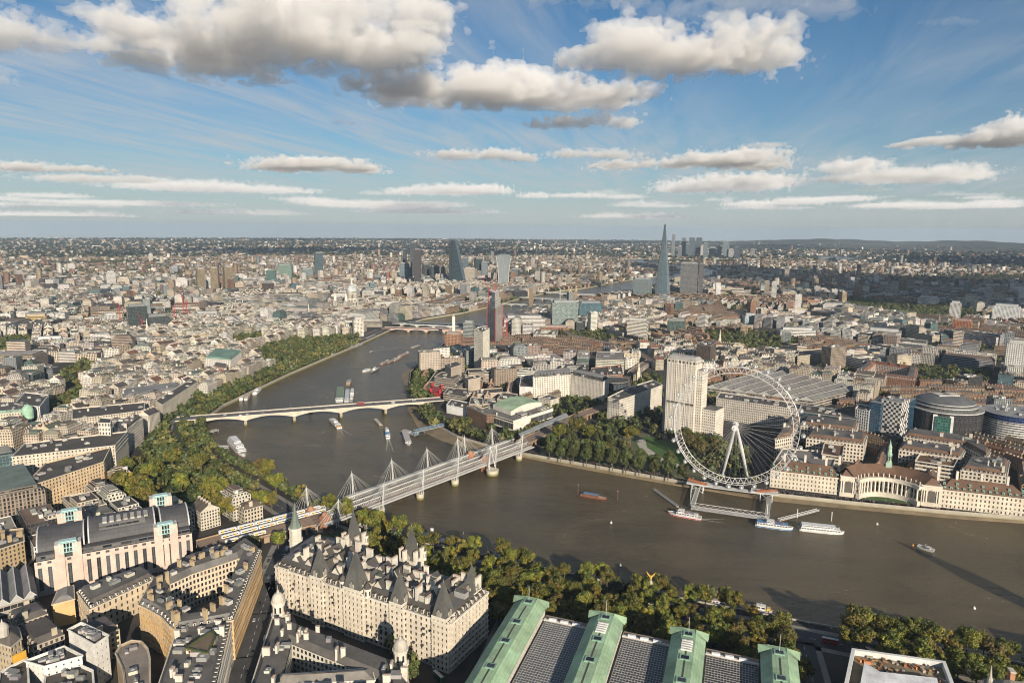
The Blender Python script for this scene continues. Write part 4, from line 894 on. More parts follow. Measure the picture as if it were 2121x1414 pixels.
# ------------------------------------------------------------------ the giant wheel
def wheel():
 hub = Vector(GX(1523, 882, 79)+(79.0,)) if False else Vector((*GX(1523, 882, 79), 79.0)); d = Vector((12, 87, 0)).normalized(); nx_ = Vector((d.y, -d.x, 0))   # nx_ points inland (east)
 t = thing('observation_wheel', 'giant white spoked observation wheel with glass pods standing over the river edge', 'ferris wheel', (hub.x, hub.y, 0)); W_ = (.64, .64, .63)
 def pt(r, a, o=0.0): return hub+d*(r*math.cos(a))+Vector((0, 0, r*math.sin(a)))+nx_*o
 n = 64; rim = MB()
 for i in range(n):
  a0, a1 = 2*math.pi*i/n, 2*math.pi*(i+1)/n; am = (a0+a1)/2
  for o in (-3.2, 3.2): rim.tube(pt(65, a0, o), pt(65, a1, o), .28, W_, 'metal', 6)
  rim.tube(pt(58.5, a0), pt(58.5, a1), .3, W_, 'metal', 6)
 rim.build('rim', t); br = MB()
 for i in range(n):
  a0, a1 = 2*math.pi*i/n, 2*math.pi*(i+1)/n; am = (a0+a1)/2
  for o in (-3.2, 3.2):
   br.tube(pt(65, a0, o), pt(58.5, am), .16, W_, 'metal', 4); br.tube(pt(58.5, am), pt(65, a1, o), .16, W_, 'metal', 4)
  br.tube(pt(65, a0, -3.2), pt(65, a0, 3.2), .2, W_, 'metal', 4); br.tube(pt(65, a0, -3.2), pt(65, a1, 3.2), .13, W_, 'metal', 4)
 br.build('rim_bracing', t)
 for i in range(64):
  a = 2*math.pi*(i+.5)/64; b = MB(); b.tube(pt(2.2, a, 6 if i % 2 else -6), pt(58.5, a), .05, (.5, .5, .5), 'metal', 3); b.build('spoke_cable', t)
 b = MB(); b.tube(hub-nx_*9, hub+nx_*12, 2.0, W_, 'metal', 14); b.tube(hub-nx_*9.5, hub-nx_*7, 3.2, W_, 'metal', 14); b.tube(hub+nx_*6, hub+nx_*8, 3.2, W_, 'metal', 14); b.tube(hub-nx_*10.5, hub-nx_*9.4, 1.2, W_, 'metal', 10); b.build('hub', t)
 for f in ((9.6, 11.0), (7.6, -17.5)):
  b = MB(); top = hub+nx_*11; foot = Vector((f[0], f[1], 5)); m_ = top.lerp(foot, .45); b.tube(top, m_, 1.3, W_, 'metal', 12, 2.1); b.tube(m_, foot, 2.1, W_, 'metal', 12, 1.1); b.build('leg', t)
  b = MB(); b.box(f[0], f[1], 5, 6, 6, 1.4, 0, (.5, .48, .45)); b.build('foot_block', t)
 for k in (-6, -2, 2, 6):
  b = MB(); b.tube(hub+nx_*11, Vector((72+k, 2+k*2.0, 5)), .28, (.7, .7, .7), 'metal', 4); b.build('backstay', t)
 for i in range(32):
  a = 2*math.pi*(i+.25)/32; c = pt(68.6, a, 0); b = MB(); rr = 2.05; ax = nx_; N1, N2 = 12, 8
  def sp(u, v): return c+ax*(3.4*math.cos(v))+d*(rr*math.sin(v)*math.cos(u))+Vector((0, 0, rr*math.sin(v)*math.sin(u)))
  for p in range(N1):
   for q in range(N2):
    u0, u1, v0, v1 = 2*math.pi*p/N1, 2*math.pi*(p+1)/N1, math.pi*q/N2, math.pi*(q+1)/N2
    f = [tuple(sp(u0, v0)), tuple(sp(u0, v1)), tuple(sp(u1, v1)), tuple(sp(u1, v0))]
    if q == 0: f = [f[0], f[1], f[2]]
    if q == N2-1: f = [f[0], f[1], f[3]]
    b.face(f, (.10, .12, .13) if 2 <= q <= 5 else (.6, .62, .62), 'glass' if 2 <= q <= 5 else 'metal')
  pod = b.build('passenger_pod', t); g = MB()
  for o in (-1.6, 1.6):
   for p in range(N1):
    u0, u1 = 2*math.pi*p/N1, 2*math.pi*(p+1)/N1; g.tube(c+ax*o+d*(2.15*math.cos(u0))+Vector((0, 0, 2.15*math.sin(u0))), c+ax*o+d*(2.15*math.cos(u1))+Vector((0, 0, 2.15*math.sin(u1))), .14, W_, 'metal', 4)
  g.build('pod_ring', pod)
 # boarding platform on trestles, orange-panelled guide housings
 pl = thing('boarding_platform', 'white steel boarding platform with orange guide housings under the giant wheel', 'platform', (hub.x, hub.y, 0)); b = MB()
 for s in (-34, 34): b.beam(tuple(hub+d*(s-14)+Vector((0, 0, 9-hub.z))), tuple(hub+d*(s+14)+Vector((0, 0, 9-hub.z))), 12, .8, (.6, .6, .58))
 b.beam(tuple(hub-d*34+Vector((0, 0, 7.6-hub.z))), tuple(hub+d*34+Vector((0, 0, 7.6-hub.z))), 9, .6, (.5, .5, .48)); b.build('deck', pl)
 for s in (-36, 36):
  for i in range(7):
   g = MB(); p = hub+d*(s+(i-3)*3.0)+nx_*(-3.5); g.box(p.x, p.y, 10+abs(i-3)*.1+(i-3)*(.5 if s > 0 else -.5)+1, 2.2, 2.6, 2.2, math.atan2(d.y, d.x), (.42, .13, .04), 'metal'); g.build('orange_housing', pl)
  for k in (-6, 6):
   for o in (-4.5, 4.5):
    g = MB(); p = hub+d*(s+k)+nx_*o; g.tube((p.x, p.y, -3), (p.x, p.y, 9), .55, W_, 'metal', 6); q = hub+d*(s-k)+nx_*o; g.tube((p.x, p.y, 0), (q.x, q.y, 9), .28, W_, 'metal', 4); g.build('trestle', pl)
 for s in (-44, 44):
  g = MB(); p = hub+d*s; q = Vector((-27, hub.y+d.y*s, 6)); g.beam((p.x, p.y, 8.6), (q.x, q.y, 6), 4, .5, (.5, .5, .5)); g.build('gangway', pl)
wheel()

# ------------------------------------------------------------------ boats and piers
def boat(label, uv0, uv1, beam, hull=(.6, .6, .6), cabins=(), masts=(), funnel=None, name='river_boat', hh=2.0, deck=(.38, .35, .3), stripe=None, blunt=False, group=None, people=0, world=False, top=None):
 """uv0 stern and uv1 bow as seen at the waterline; cabins: (from, to, width share, base, height, colour, windows?)"""
 p0, p1 = (Vector(uv0), Vector(uv1)) if world else (Vector(GX(*uv0, .3)), Vector(GX(*uv1, .3))); u = (p1-p0); L_ = u.length; u.normalize(); n = Vector((-u.y, u.x)); ang = math.atan2(u.y, u.x)
 t = thing(name, label, 'boat', (*((p0+p1)/2), 0), group); 
 def at(s, o): p = p0+u*s*L_+n*o; return (p.x, p.y)
 st = [(0, .78 if not blunt else .9, 0), (.06, .92, 0), (.3, 1, 0), (.65, 1, .02), (.82, .78 if not blunt else .95, .15), (.93, .42 if not blunt else .85, .4), (1.0, .04 if not blunt else .7, .7)]
 b = MB(); w_ = beam/2
 for (s0, a0, h0), (s1, a1, h1) in zip(st, st[1:]):
  for sg in (-1, 1):
   f = [(*at(s0, sg*w_*a0*.88), -.6), (*at(s1 - (.03 if s1 == 1 else 0), sg*w_*a1*.8), -.6), (*at(s1, sg*w_*a1), hh*(1+h1*.6)), (*at(s0, sg*w_*a0), hh*(1+h0*.6))]
   b.face(f if sg < 0 else f[::-1], hull, 'metal')
   if stripe:
    g = [(*at(s0, sg*(w_*a0*.96+.06)), hh*.15), (*at(s1, sg*(w_*a1*.96+.06)), hh*.15), (*at(s1, sg*(w_*a1+.08)), hh*.55), (*at(s0, sg*(w_*a0+.08)), hh*.55)]; b.face(g if sg < 0 else g[::-1], stripe, 'metal')
 b.face([(*at(0, w_*st[0][1]*.88), -.6), (*at(0, -w_*st[0][1]*.88), -.6), (*at(0, -w_*st[0][1]), hh), (*at(0, w_*st[0][1]), hh)], hull, 'metal')
 b.build('hull', t); b = MB()
 for (s0, a0, h0), (s1, a1, h1) in zip(st, st[1:]): b.face([(*at(s0, -w_*a0*.96), hh*(1+h0*.6)-.25), (*at(s1, -w_*a1*.96), hh*(1+h1*.6)-.25), (*at(s1, w_*a1*.96), hh*(1+h1*.6)-.25), (*at(s0, w_*a0*.96), hh*(1+h0*.6)-.25)], deck)
 b.build('deck', t)
 for c in cabins:
  s0, s1, ws, zb, h, col, win = c[:7]; b = MB(); q = ccw([at(s0, -w_*ws), at(s1, -w_*ws*.9), at(s1, w_*ws*.9), at(s0, w_*ws)])
  b.prism(q, hh-.3+zb, hh-.3+zb+h, col, 'plain', c[7] if len(c) > 7 else lerp(col, (.5, .5, .5), .3), 'metal'); cab = b.build('cabin', t)
  if win:
   g = MB(); k = max(2, int((s1-s0)*L_/2.6))
   for i in range(4):
    a, e = Vector(q[i]), Vector(q[(i+1) % 4]); l_ = (e-a).length; m_ = max(1, int(l_/2.4)); uu = (e-a)/l_; nn = Vector((uu.y, -uu.x))*.04
    for j in range(m_):
     x0, x1 = a+uu*(l_*(j+.14)/m_)+nn, a+uu*(l_*(j+.86)/m_)+nn; g.face([(*x0, hh-.3+zb+h*.38), (*x1, hh-.3+zb+h*.38), (*x1, hh-.3+zb+h*.8), (*x0, hh-.3+zb+h*.8)], (.03, .035, .045), 'glass')
   g.build('window_band', cab)
 for m_ in masts:
  s, h = m_[:2]; b = MB(); b.tube((*at(s, 0), hh), (*at(s, 0), hh+h), .22, m_[2] if len(m_) > 2 else (.6, .6, .58), 'metal', 5, .1); b.tube((*at(s, -w_*.35), hh+h*.7), (*at(s, w_*.35), hh+h*.7), .12, (.6, .6, .58), 'metal', 4); b.build('mast', t)
 if funnel:
  s, h, r_, cols = funnel
  b = MB(); z = hh+2
  for i, c in enumerate(cols): b.lathe(at(s, 0), [(r_, z+h*i/len(cols)), (r_, z+h*(i+1)/len(cols))], c, 'metal', 12)
  b.build('funnel', t)
 if people:
  b = MB(); r = random.Random(label)
  for i in range(people):
   x, y = at(r.uniform(.15, .75), r.uniform(-.7, .7)*w_); z = hh-.3+(top or 0); b.box(x, y, z, .45, .4, 1.1, r.uniform(0, 3), vary(r.choice([(.08, .08, .1), (.3, .08, .06), (.1, .13, .25), (.5, .48, .45)]), .2, r)); b.lathe((x, y), [(.1, z+1.1), (.17, z+1.3), (.1, z+1.55)], (.35, .22, .16), 'plain', 5)
  o = b.build('passenger', t); o['kind'] = 'stuff'
 return t
W1, BL, RD, BK = (.74, .74, .73), (.06, .16, .36), (.42, .04, .05), (.03, .03, .04)
boat('red and white tour boat moored at the left end of the wheel pier', (1452, 1075), (1383, 1063), 9, W1, [(.1, .72, .8, 0, 2.6, W1, 1), (.5, .68, .6, 2.6, 2.4, W1, 1)], [(.6, 7)], stripe=RD, people=50, top=2.8, hh=2.4)
boat('blue and white catamaran with passengers at the right end of the wheel pier', (1564, 1086), (1643, 1097), 10, W1, [(.05, .85, .85, 0, 2.8, W1, 1, (.10, .25, .45)), (.3, .5, .7, 2.8, 2.2, W1, 1)], [(.4, 6)], stripe=(.05, .2, .42), people=40, top=3.0, hh=2.4)
boat('long white river cruiser with dark window rows at the far end of the wheel pier', (1655, 1095), (1749, 1105), 10, W1, [(.03, .9, .85, 0, 2.6, W1, 1), (.05, .8, .8, 2.6, 2.4, W1, 1, (.66, .67, .66))], [(.88, 5)], hh=2.0)
boat('brown timber barge with blue canopy moored alone in mid river', (1203, 1025), (1257, 1034), 7, (.22, .09, .05), [(.12, .68, .8, .2, 2.2, (.16, .07, .04), 0, (.12, .24, .42))], [], hh=1.8, people=6)
boat('small white catamaran workboat alone on the right of the river', (1934, 1141), (1900, 1131), 8, (.6, .6, .6), [(.2, .45, .5, 0, 2.0, (.5, .5, .5), 1)], [(.5, 4)], hh=1.3, blunt=True)
boat('dark barge with white bow moored below the trees at lower right', (1530, 1245), (1440, 1222), 8, BK, [(.6, .75, .6, 0, 3, (.55, .55, .5), 1), (.05, .55, .8, 0, 1.2, (.28, .2, .18), 0)], [(.7, 6)], hh=2.2)
boat('white and blue launch moored on the inside of the dark barge', (1462, 1246), (1522, 1257), 7, W1, [(.1, .7, .8, 0, 2.6, W1, 1, (.5, .35, .3))], stripe=BL, hh=1.8)
boat('dark and white tug with yellow cabin moored at lower right', (1552, 1258), (1600, 1268), 8, (.4, .4, .42), [(.3, .7, .6, 0, 3, W1, 1), (.75, .9, .5, 0, 2, (.6, .4, .05), 0)], [(.5, 5)], hh=1.8)
boat('black paddle steamer with red white and blue funnel moored behind the mansion block', (848, 1112), (962, 1140), 11, (.03, .035, .05), [(.15, .8, .8, 0, 2.6, (.40, .38, .36), 1), (.3, .55, .6, 2.6, 2.2, (.5, .48, .45), 1)], [(.98, 15, WHT), (.2, 9)], funnel=(.42, 9, 1.7, [(.04, .06, .2), (.5, .03, .05), (.75, .75, .75), (.75, .75, .75)]), hh=3.2, people=30, top=2.8, name='paddle_steamer')
boat('white restaurant ship with two masts moored beyond the near footbridge mast', (740, 1084), (816, 1108), 10, W1, [(.12, .85, .85, 0, 3, W1, 1, (.6, .62, .65))], [(.12, 17, WHT), (.72, 14, WHT)], hh=3.4, name='moored_ship')
boat('small grey launch half hidden by the trees near the paddle steamer', (1070, 1160), (1030, 1152), 6, (.4, .4, .4), [(.2, .7, .7, 0, 2, (.5, .5, .5), 1)], hh=1.5)
boat('white naval ship with buff funnel and two masts moored along the embankment', (628, 758), (590, 774), 11, W1, [(.3, .7, .7, 0, 3, W1, 1), (.5, .65, .6, 3, 3, W1, 1)], [(.35, 20), (.72, 22)], funnel=(.5, 8, 1.6, [(.5, .4, .2)]*2), hh=4, name='moored_ship')
boat('grey warship-like vessel moored near the red arch bridge', (748, 713), (712, 728), 11, (.42, .43, .45), [(.2, .75, .75, 0, 4, (.5, .5, .52), 1), (.4, .6, .6, 4, 3, (.5, .5, .52), 1)], [(.55, 18)], hh=4, name='moored_ship')
boat('long grey pontoon vessel at the bank just before the red arch bridge', (755, 706), (782, 694), 9, (.3, .3, .3), [(.1, .8, .7, 0, 3, (.36, .36, .36), 1)], hh=2.4)
boat('white cruiser moored between the naval ship and the grey vessel', (694, 736), (677, 742), 9, W1, [(.1, .8, .85, 0, 3, W1, 1), (.2, .6, .7, 3, 2, W1, 1)], hh=2.4)
boat('dark red barge moored in front of the naval ship', (558, 788), (582, 780), 7, (.2, .07, .06), [(.3, .6, .7, 0, 2.6, (.45, .25, .2), 1)], [(.6, 5)], hh=1.8)
boat('white passenger boat farthest left of the moored cluster by the embankment', (499, 829), (506, 820), 7, W1, [(.1, .75, .8, 0, 2.6, W1, 1)], hh=1.8)
boat('white and red boat beside the leftmost boat of the embankment cluster', (509, 828), (517, 818), 7, W1, [(.1, .75, .8, 0, 2.6, (.6, .45, .4), 1)], hh=1.8)
boat('white tour boat in the middle of the moored embankment cluster', (527, 817), (541, 804), 9, W1, [(.1, .8, .85, 0, 2.8, W1, 1), (.3, .6, .7, 2.8, 2, W1, 1)], hh=2)
boat('long white tour boat with grey roof at the far end of the embankment cluster', (536, 806), (556, 791), 9, W1, [(.05, .85, .85, 0, 2.8, W1, 1, (.5, .5, .5))], hh=2)
boat('small white boat at the gangway of the embankment cluster', (517, 812), (526, 806), 7, (.5, .5, .5), [(.1, .8, .8, 0, 2.6, (.6, .6, .6), 1)], hh=1.8)
boat('white launch on the left of the pair in mid river', (753, 770), (769, 765), 8, W1, [(.1, .7, .8, 0, 2.6, W1, 1)], hh=2)
boat('dark tug with white wheelhouse on the right of the pair in mid river', (768, 772), (785, 762), 8, (.08, .08, .1), [(.35, .6, .7, 0, 3, W1, 1), (.4, .55, .5, 3, 2.2, W1, 1)], [(.5, 6)], hh=2)
for lb, a, c in (('rusty barge nearest in the tow of barges', (790, 755), (804, 748)), ('grey barge second in the tow of barges', (804, 752), (820, 744)), ('white tug third in the tow of barges', (815, 748), (829, 741)), ('brown barge last in the tow of barges', (826, 739), (846, 731))):
 boat(lb, a, c, 8, vary((.3, .2, .16), .3), [(.1, .8, .7, 0, 1.6, vary((.35, .28, .22), .4), 0), (.82, .95, .5, 0, 2.6, (.6, .6, .58), 1)], hh=2, blunt=True, group='barges towed in mid river')
boat('grey flat barge alone near the red arch bridge', (853, 721), (868, 716), 9, (.28, .26, .24), [(.1, .9, .8, 0, 1, (.36, .34, .3), 0)], hh=2, blunt=True)
boat('small speedboat leaving a wake near the moored grey vessel', (772, 727), (765, 730), 3.5, (.45, .3, .2), [(.3, .6, .7, 0, 1.4, (.5, .5, .5), 1)], hh=1.2)
boat('mooring pontoon with green deck upstream of the white bridge', (703, 832), (705, 805), 14, (.5, .52, .55), [(.05, .95, .9, 0, 4, (.6, .62, .62), 1, (.17, .22, .13))], hh=2, blunt=True)
boat('pale blue pontoon in the middle of the moored group by the white bridge', (718, 832), (720, 808), 9, (.45, .5, .55), [(.1, .9, .8, 0, 2.6, (.5, .55, .6), 1)], hh=2, blunt=True)
boat('white launch on the right of the moored group by the white bridge', (729, 820), (730, 806), 7, W1, [(.15, .8, .8, 0, 2.6, W1, 1)], hh=2)
boat('small dark boat at the foot of the moored group by the white bridge', (727, 832), (729, 822), 7, (.2, .2, .22), [(.3, .7, .7, 0, 2.4, W1, 1)], hh=2)
boat('round brown mooring barge alone upstream of the white bridge', (721, 797), (724, 790), 9, (.25, .18, .12), [(.1, .9, .8, 0, 3, (.3, .22, .16), 0)], hh=2.4, blunt=True)
boat('white catamaran ferry with orange stern just below the white bridge', (703, 887), (685, 869), 9, W1, [(.15, .85, .85, 0, 2.8, W1, 1), (.4, .65, .6, 2.8, 2, W1, 1), (.0, .1, .8, 0, 1.6, (.65, .3, .05), 0)], hh=2, blunt=True)
boat('small flat grey barge drifting below the white bridge', (789, 881), (777, 868), 6, (.3, .28, .22), [(.15, .85, .7, 0, .8, (.42, .38, .3), 0)], hh=1.4, blunt=True)
boat('white and blue motor cruiser in mid river left of the pier', (804, 908), (800, 887), 7.5, W1, [(.12, .7, .8, 0, 2.8, W1, 1, (.12, .3, .5)), (.4, .6, .6, 2.8, 2, W1, 1)], hh=2)
boat('large white passenger boat moored at the blue-roofed gangway pier', (838, 897), (847, 923), 10, W1, [(.1, .9, .85, 0, 2.8, W1, 1, (.45, .4, .38))], hh=2.2)
boat('dark pontoon of the pier with blue gangway', (833, 893), (866, 903), 9, (.14, .13, .13), [(.1, .5, .7, 0, 2.6, (.3, .28, .27), 0), (.7, .95, .7, 0, 3, (.25, .4, .55), 1)], hh=1.6, blunt=True, name='pontoon')
boat('large white dinner cruiser moored on the left side of the river', (478, 914), (508, 946), 13, W1, [(.08, .8, .88, 0, 3, W1, 1), (.1, .68, .8, 3, 2.8, W1, 1), (.15, .5, .7, 5.8, 2.4, W1, 1)], [(.5, 9)], hh=3)
boat('small red tug passing under the white bridge', (638, 855), (648, 853), 6, (.3, .06, .05), [(.3, .6, .7, 0, 2.4, (.4, .2, .15), 1)], hh=1.6)
boat('blue-roofed floating pier moored beside the embankment trees', (579, 1008), (541, 986), 12, (.2, .2, .22), [(.03, .6, .85, 0, 4, (.35, .38, .42), 1, (.10, .24, .40)), (.65, .95, .7, 0, 2.5, (.12, .12, .13), 0)], [(.97, 13, (.15, .15, .16))], hh=1.8, blunt=True, name='floating_pier')
boat('dark tender moored at the head of the blue-roofed pier', (530, 984), (507, 973), 8, (.07, .07, .09), [(.3, .8, .7, 0, 2.6, (.12, .12, .14), 1)], [(.8, 12, (.12, .12, .13))], hh=1.8)
boat('grey-roofed landing pontoon between the blue pier and the footbridge', (622, 1036), (584, 1012), 12, (.25, .25, .25), [(.02, .98, .9, 0, 4, (.42, .40, .37), 1, (.45, .42, .38))], hh=1.5, blunt=True, name='floating_pier')
def pier_span(name, lab, a, b2, w_, z, h, col, posts=0):
 A, B_ = GX(*a, z), GX(*b2, z); t = thing(name, lab, 'gangway', (*A, 0)); m = MB(); m.beam((*A, z-.6), (*B_, z-.6), w_, .6, (.35, .35, .34)); m.build('deck', t)
 u = (Vector(B_)-Vector(A)).normalized(); n = Vector((-u.y, u.x))*(w_/2); k = 12
 for sg in (-1, 1):
  m = MB(); p, q = Vector(A)+n*sg, Vector(B_)+n*sg; m.beam((*p, z+h), (*q, z+h), .35, .3, col, 'metal')
  for i in range(k): m.tube((*p.lerp(q, i/k), z), (*p.lerp(q, (i+.5)/k), z+h), .16, col, 'metal', 4); m.tube((*p.lerp(q, (i+.5)/k), z+h), (*p.lerp(q, (i+1)/k), z), .16, col, 'metal', 4)
  m.build('side_truss', t)
 for i in range(posts):
  p = Vector(A).lerp(Vector(B_), i/max(1, posts-1)); m = MB(); m.tube((p.x, p.y, -3), (p.x, p.y, z), .5, (.2, .2, .18), 'metal', 6); m.build('pile', t)
pier_span('gangway', 'blue-ended covered gangway from the beach to the pier below the white bridge', (858, 895), (918, 881), 4, 6, 3, (.25, .4, .55), 4)
pier_span('gangway', 'thin white gangway to the large dinner cruiser', (428, 927), (474, 927), 3, 4, 2.4, (.6, .6, .6), 3)
pier_span('gangway', 'grey jetty on timber piles below the white bridge at the left bank', (414, 899), (452, 890), 5, 4, 1.2, (.4, .4, .36), 5)
pier_span('gangway', 'sloping gangway to the moored cluster by the embankment', (511, 797), (526, 805), 3, 4, 2, (.6, .6, .6))
pier_span('wheel_pier', 'long white covered pier floating in front of the giant wheel', (1432, 1050), (1592, 1073), 9, 3, 3.2, (.68, .68, .66), 6)
pier_span('gangway', 'gangway from the bank to the left end of the wheel pier', (1446, 1012), (1435, 1047), 4, 5, 2.4, (.5, .56, .52))
pier_span('gangway', 'gangway from the bank to the right end of the wheel pier', (1594, 1022), (1589, 1071), 4, 5, 2.4, (.5, .56, .52))
pier_span('floating_boom', 'white floating boom leading to the red and white tour boat', (1354, 1013), (1404, 1049), 2.4, 1.2, .8, (.6, .6, .6))
pier_span('floating_boom', 'white floating walkway slanting away behind the blue and white catamaran', (1613, 1077), (1695, 1056), 3, 1.6, 1.2, (.66, .66, .64))
for lb, u, v, h in (('rusty mooring post at the left end of the timber barge', 1197, 1025, 12), ('rusty mooring post at the right end of the timber barge', 1279, 1037, 11), ('white mooring pile beside the wheel pier gangway', 1430, 1042, 16), ('white mooring pile leaning behind the blue and white catamaran', 1588, 1076, 16), ('tall grey pile beside the long white cruiser', 1722, 1078, 9), ('slim grey pile between catamaran and white cruiser', 1651, 1072, 9)):
 x, y = GX(u, v, 0); m = MB(); m.tube((x, y, -3), (x, y, h), .45, (.16, .07, .05) if 'rusty' in lb else (.66, .66, .64), 'metal', 7); m.lathe((x, y), [(.6, h), (0, h+.8)], (.5, .5, .5), 'metal', 7); tag(m.build('mooring_post', None, (x, y, 0)), lb, 'mooring post')
for lb, u, v in (('white mooring buoy in the river right of the white cruiser', 1817, 1086), ('small orange buoy beside the white workboat', 1891, 1130), ('tiny white buoy in the shaded water at far right', 2018, 1260), ('small white buoy below the timber barge', 1266, 1083), ('small white buoy in mid river above the trees', 1285, 1172)):
 x, y = GX(u, v, 0); m = MB(); m.lathe((x, y), [(.1, -.4), (1.0, 0), (1.1, .6), (.7, 1.3), (.2, 1.5), (.12, 2.6), (0, 2.7)], (.6, .25, .05) if 'orange' in lb else (.75, .75, .74), 'metal', 10); tag(m.build('buoy', None, (x, y, 0)), lb, 'buoy')
# beaches left by the tide
def beach(pts, zin, lab):
 m = MB(); k = len(pts)//2; inn, out = pts[:k], pts[k:][::-1]
 for i in range(k-1): m.face([(*out[i], -.5), (*out[i+1], -.5), (*inn[i+1], zin), (*inn[i], zin)], (.2, .16, .1), 'mud')
 for i in range(k-1): m.face([(*inn[i], zin), (*inn[i+1], zin), (*out[i+1], -.5), (*out[i], -.5)], (.2, .16, .1), 'mud')
 struct(m.build('foreshore'), label=lab)
def shore(idx, d):
 P = [Vector(SB[i]) for i in idx]; out = []
 for i, p in enumerate(P):
  a, c = P[max(0, i-1)], P[min(len(P)-1, i+1)]; u = (c-a).normalized(); n = Vector((-u.y, u.x)); out.append(tuple(p+n*d[i]))
 return [tuple(p) for p in P]+out[::-1]
beach(shore(range(8, 14), [1, 14, 24, 30, 20, 2]), 2.6, 'pale sandy beach below the promenade at the white bridge')
beach(shore(range(13, 16), [1, 20, 1]), 2.4, 'dark sandy spit above the white bridge')
beach(shore(range(2, 7), [4, 7, 9, 11, 3]), 1.8, 'narrow muddy strip below the promenade wall')
beach(shore(range(6, 9), [3, 6, 2]), 1.8, 'narrow muddy strip below the park wall')
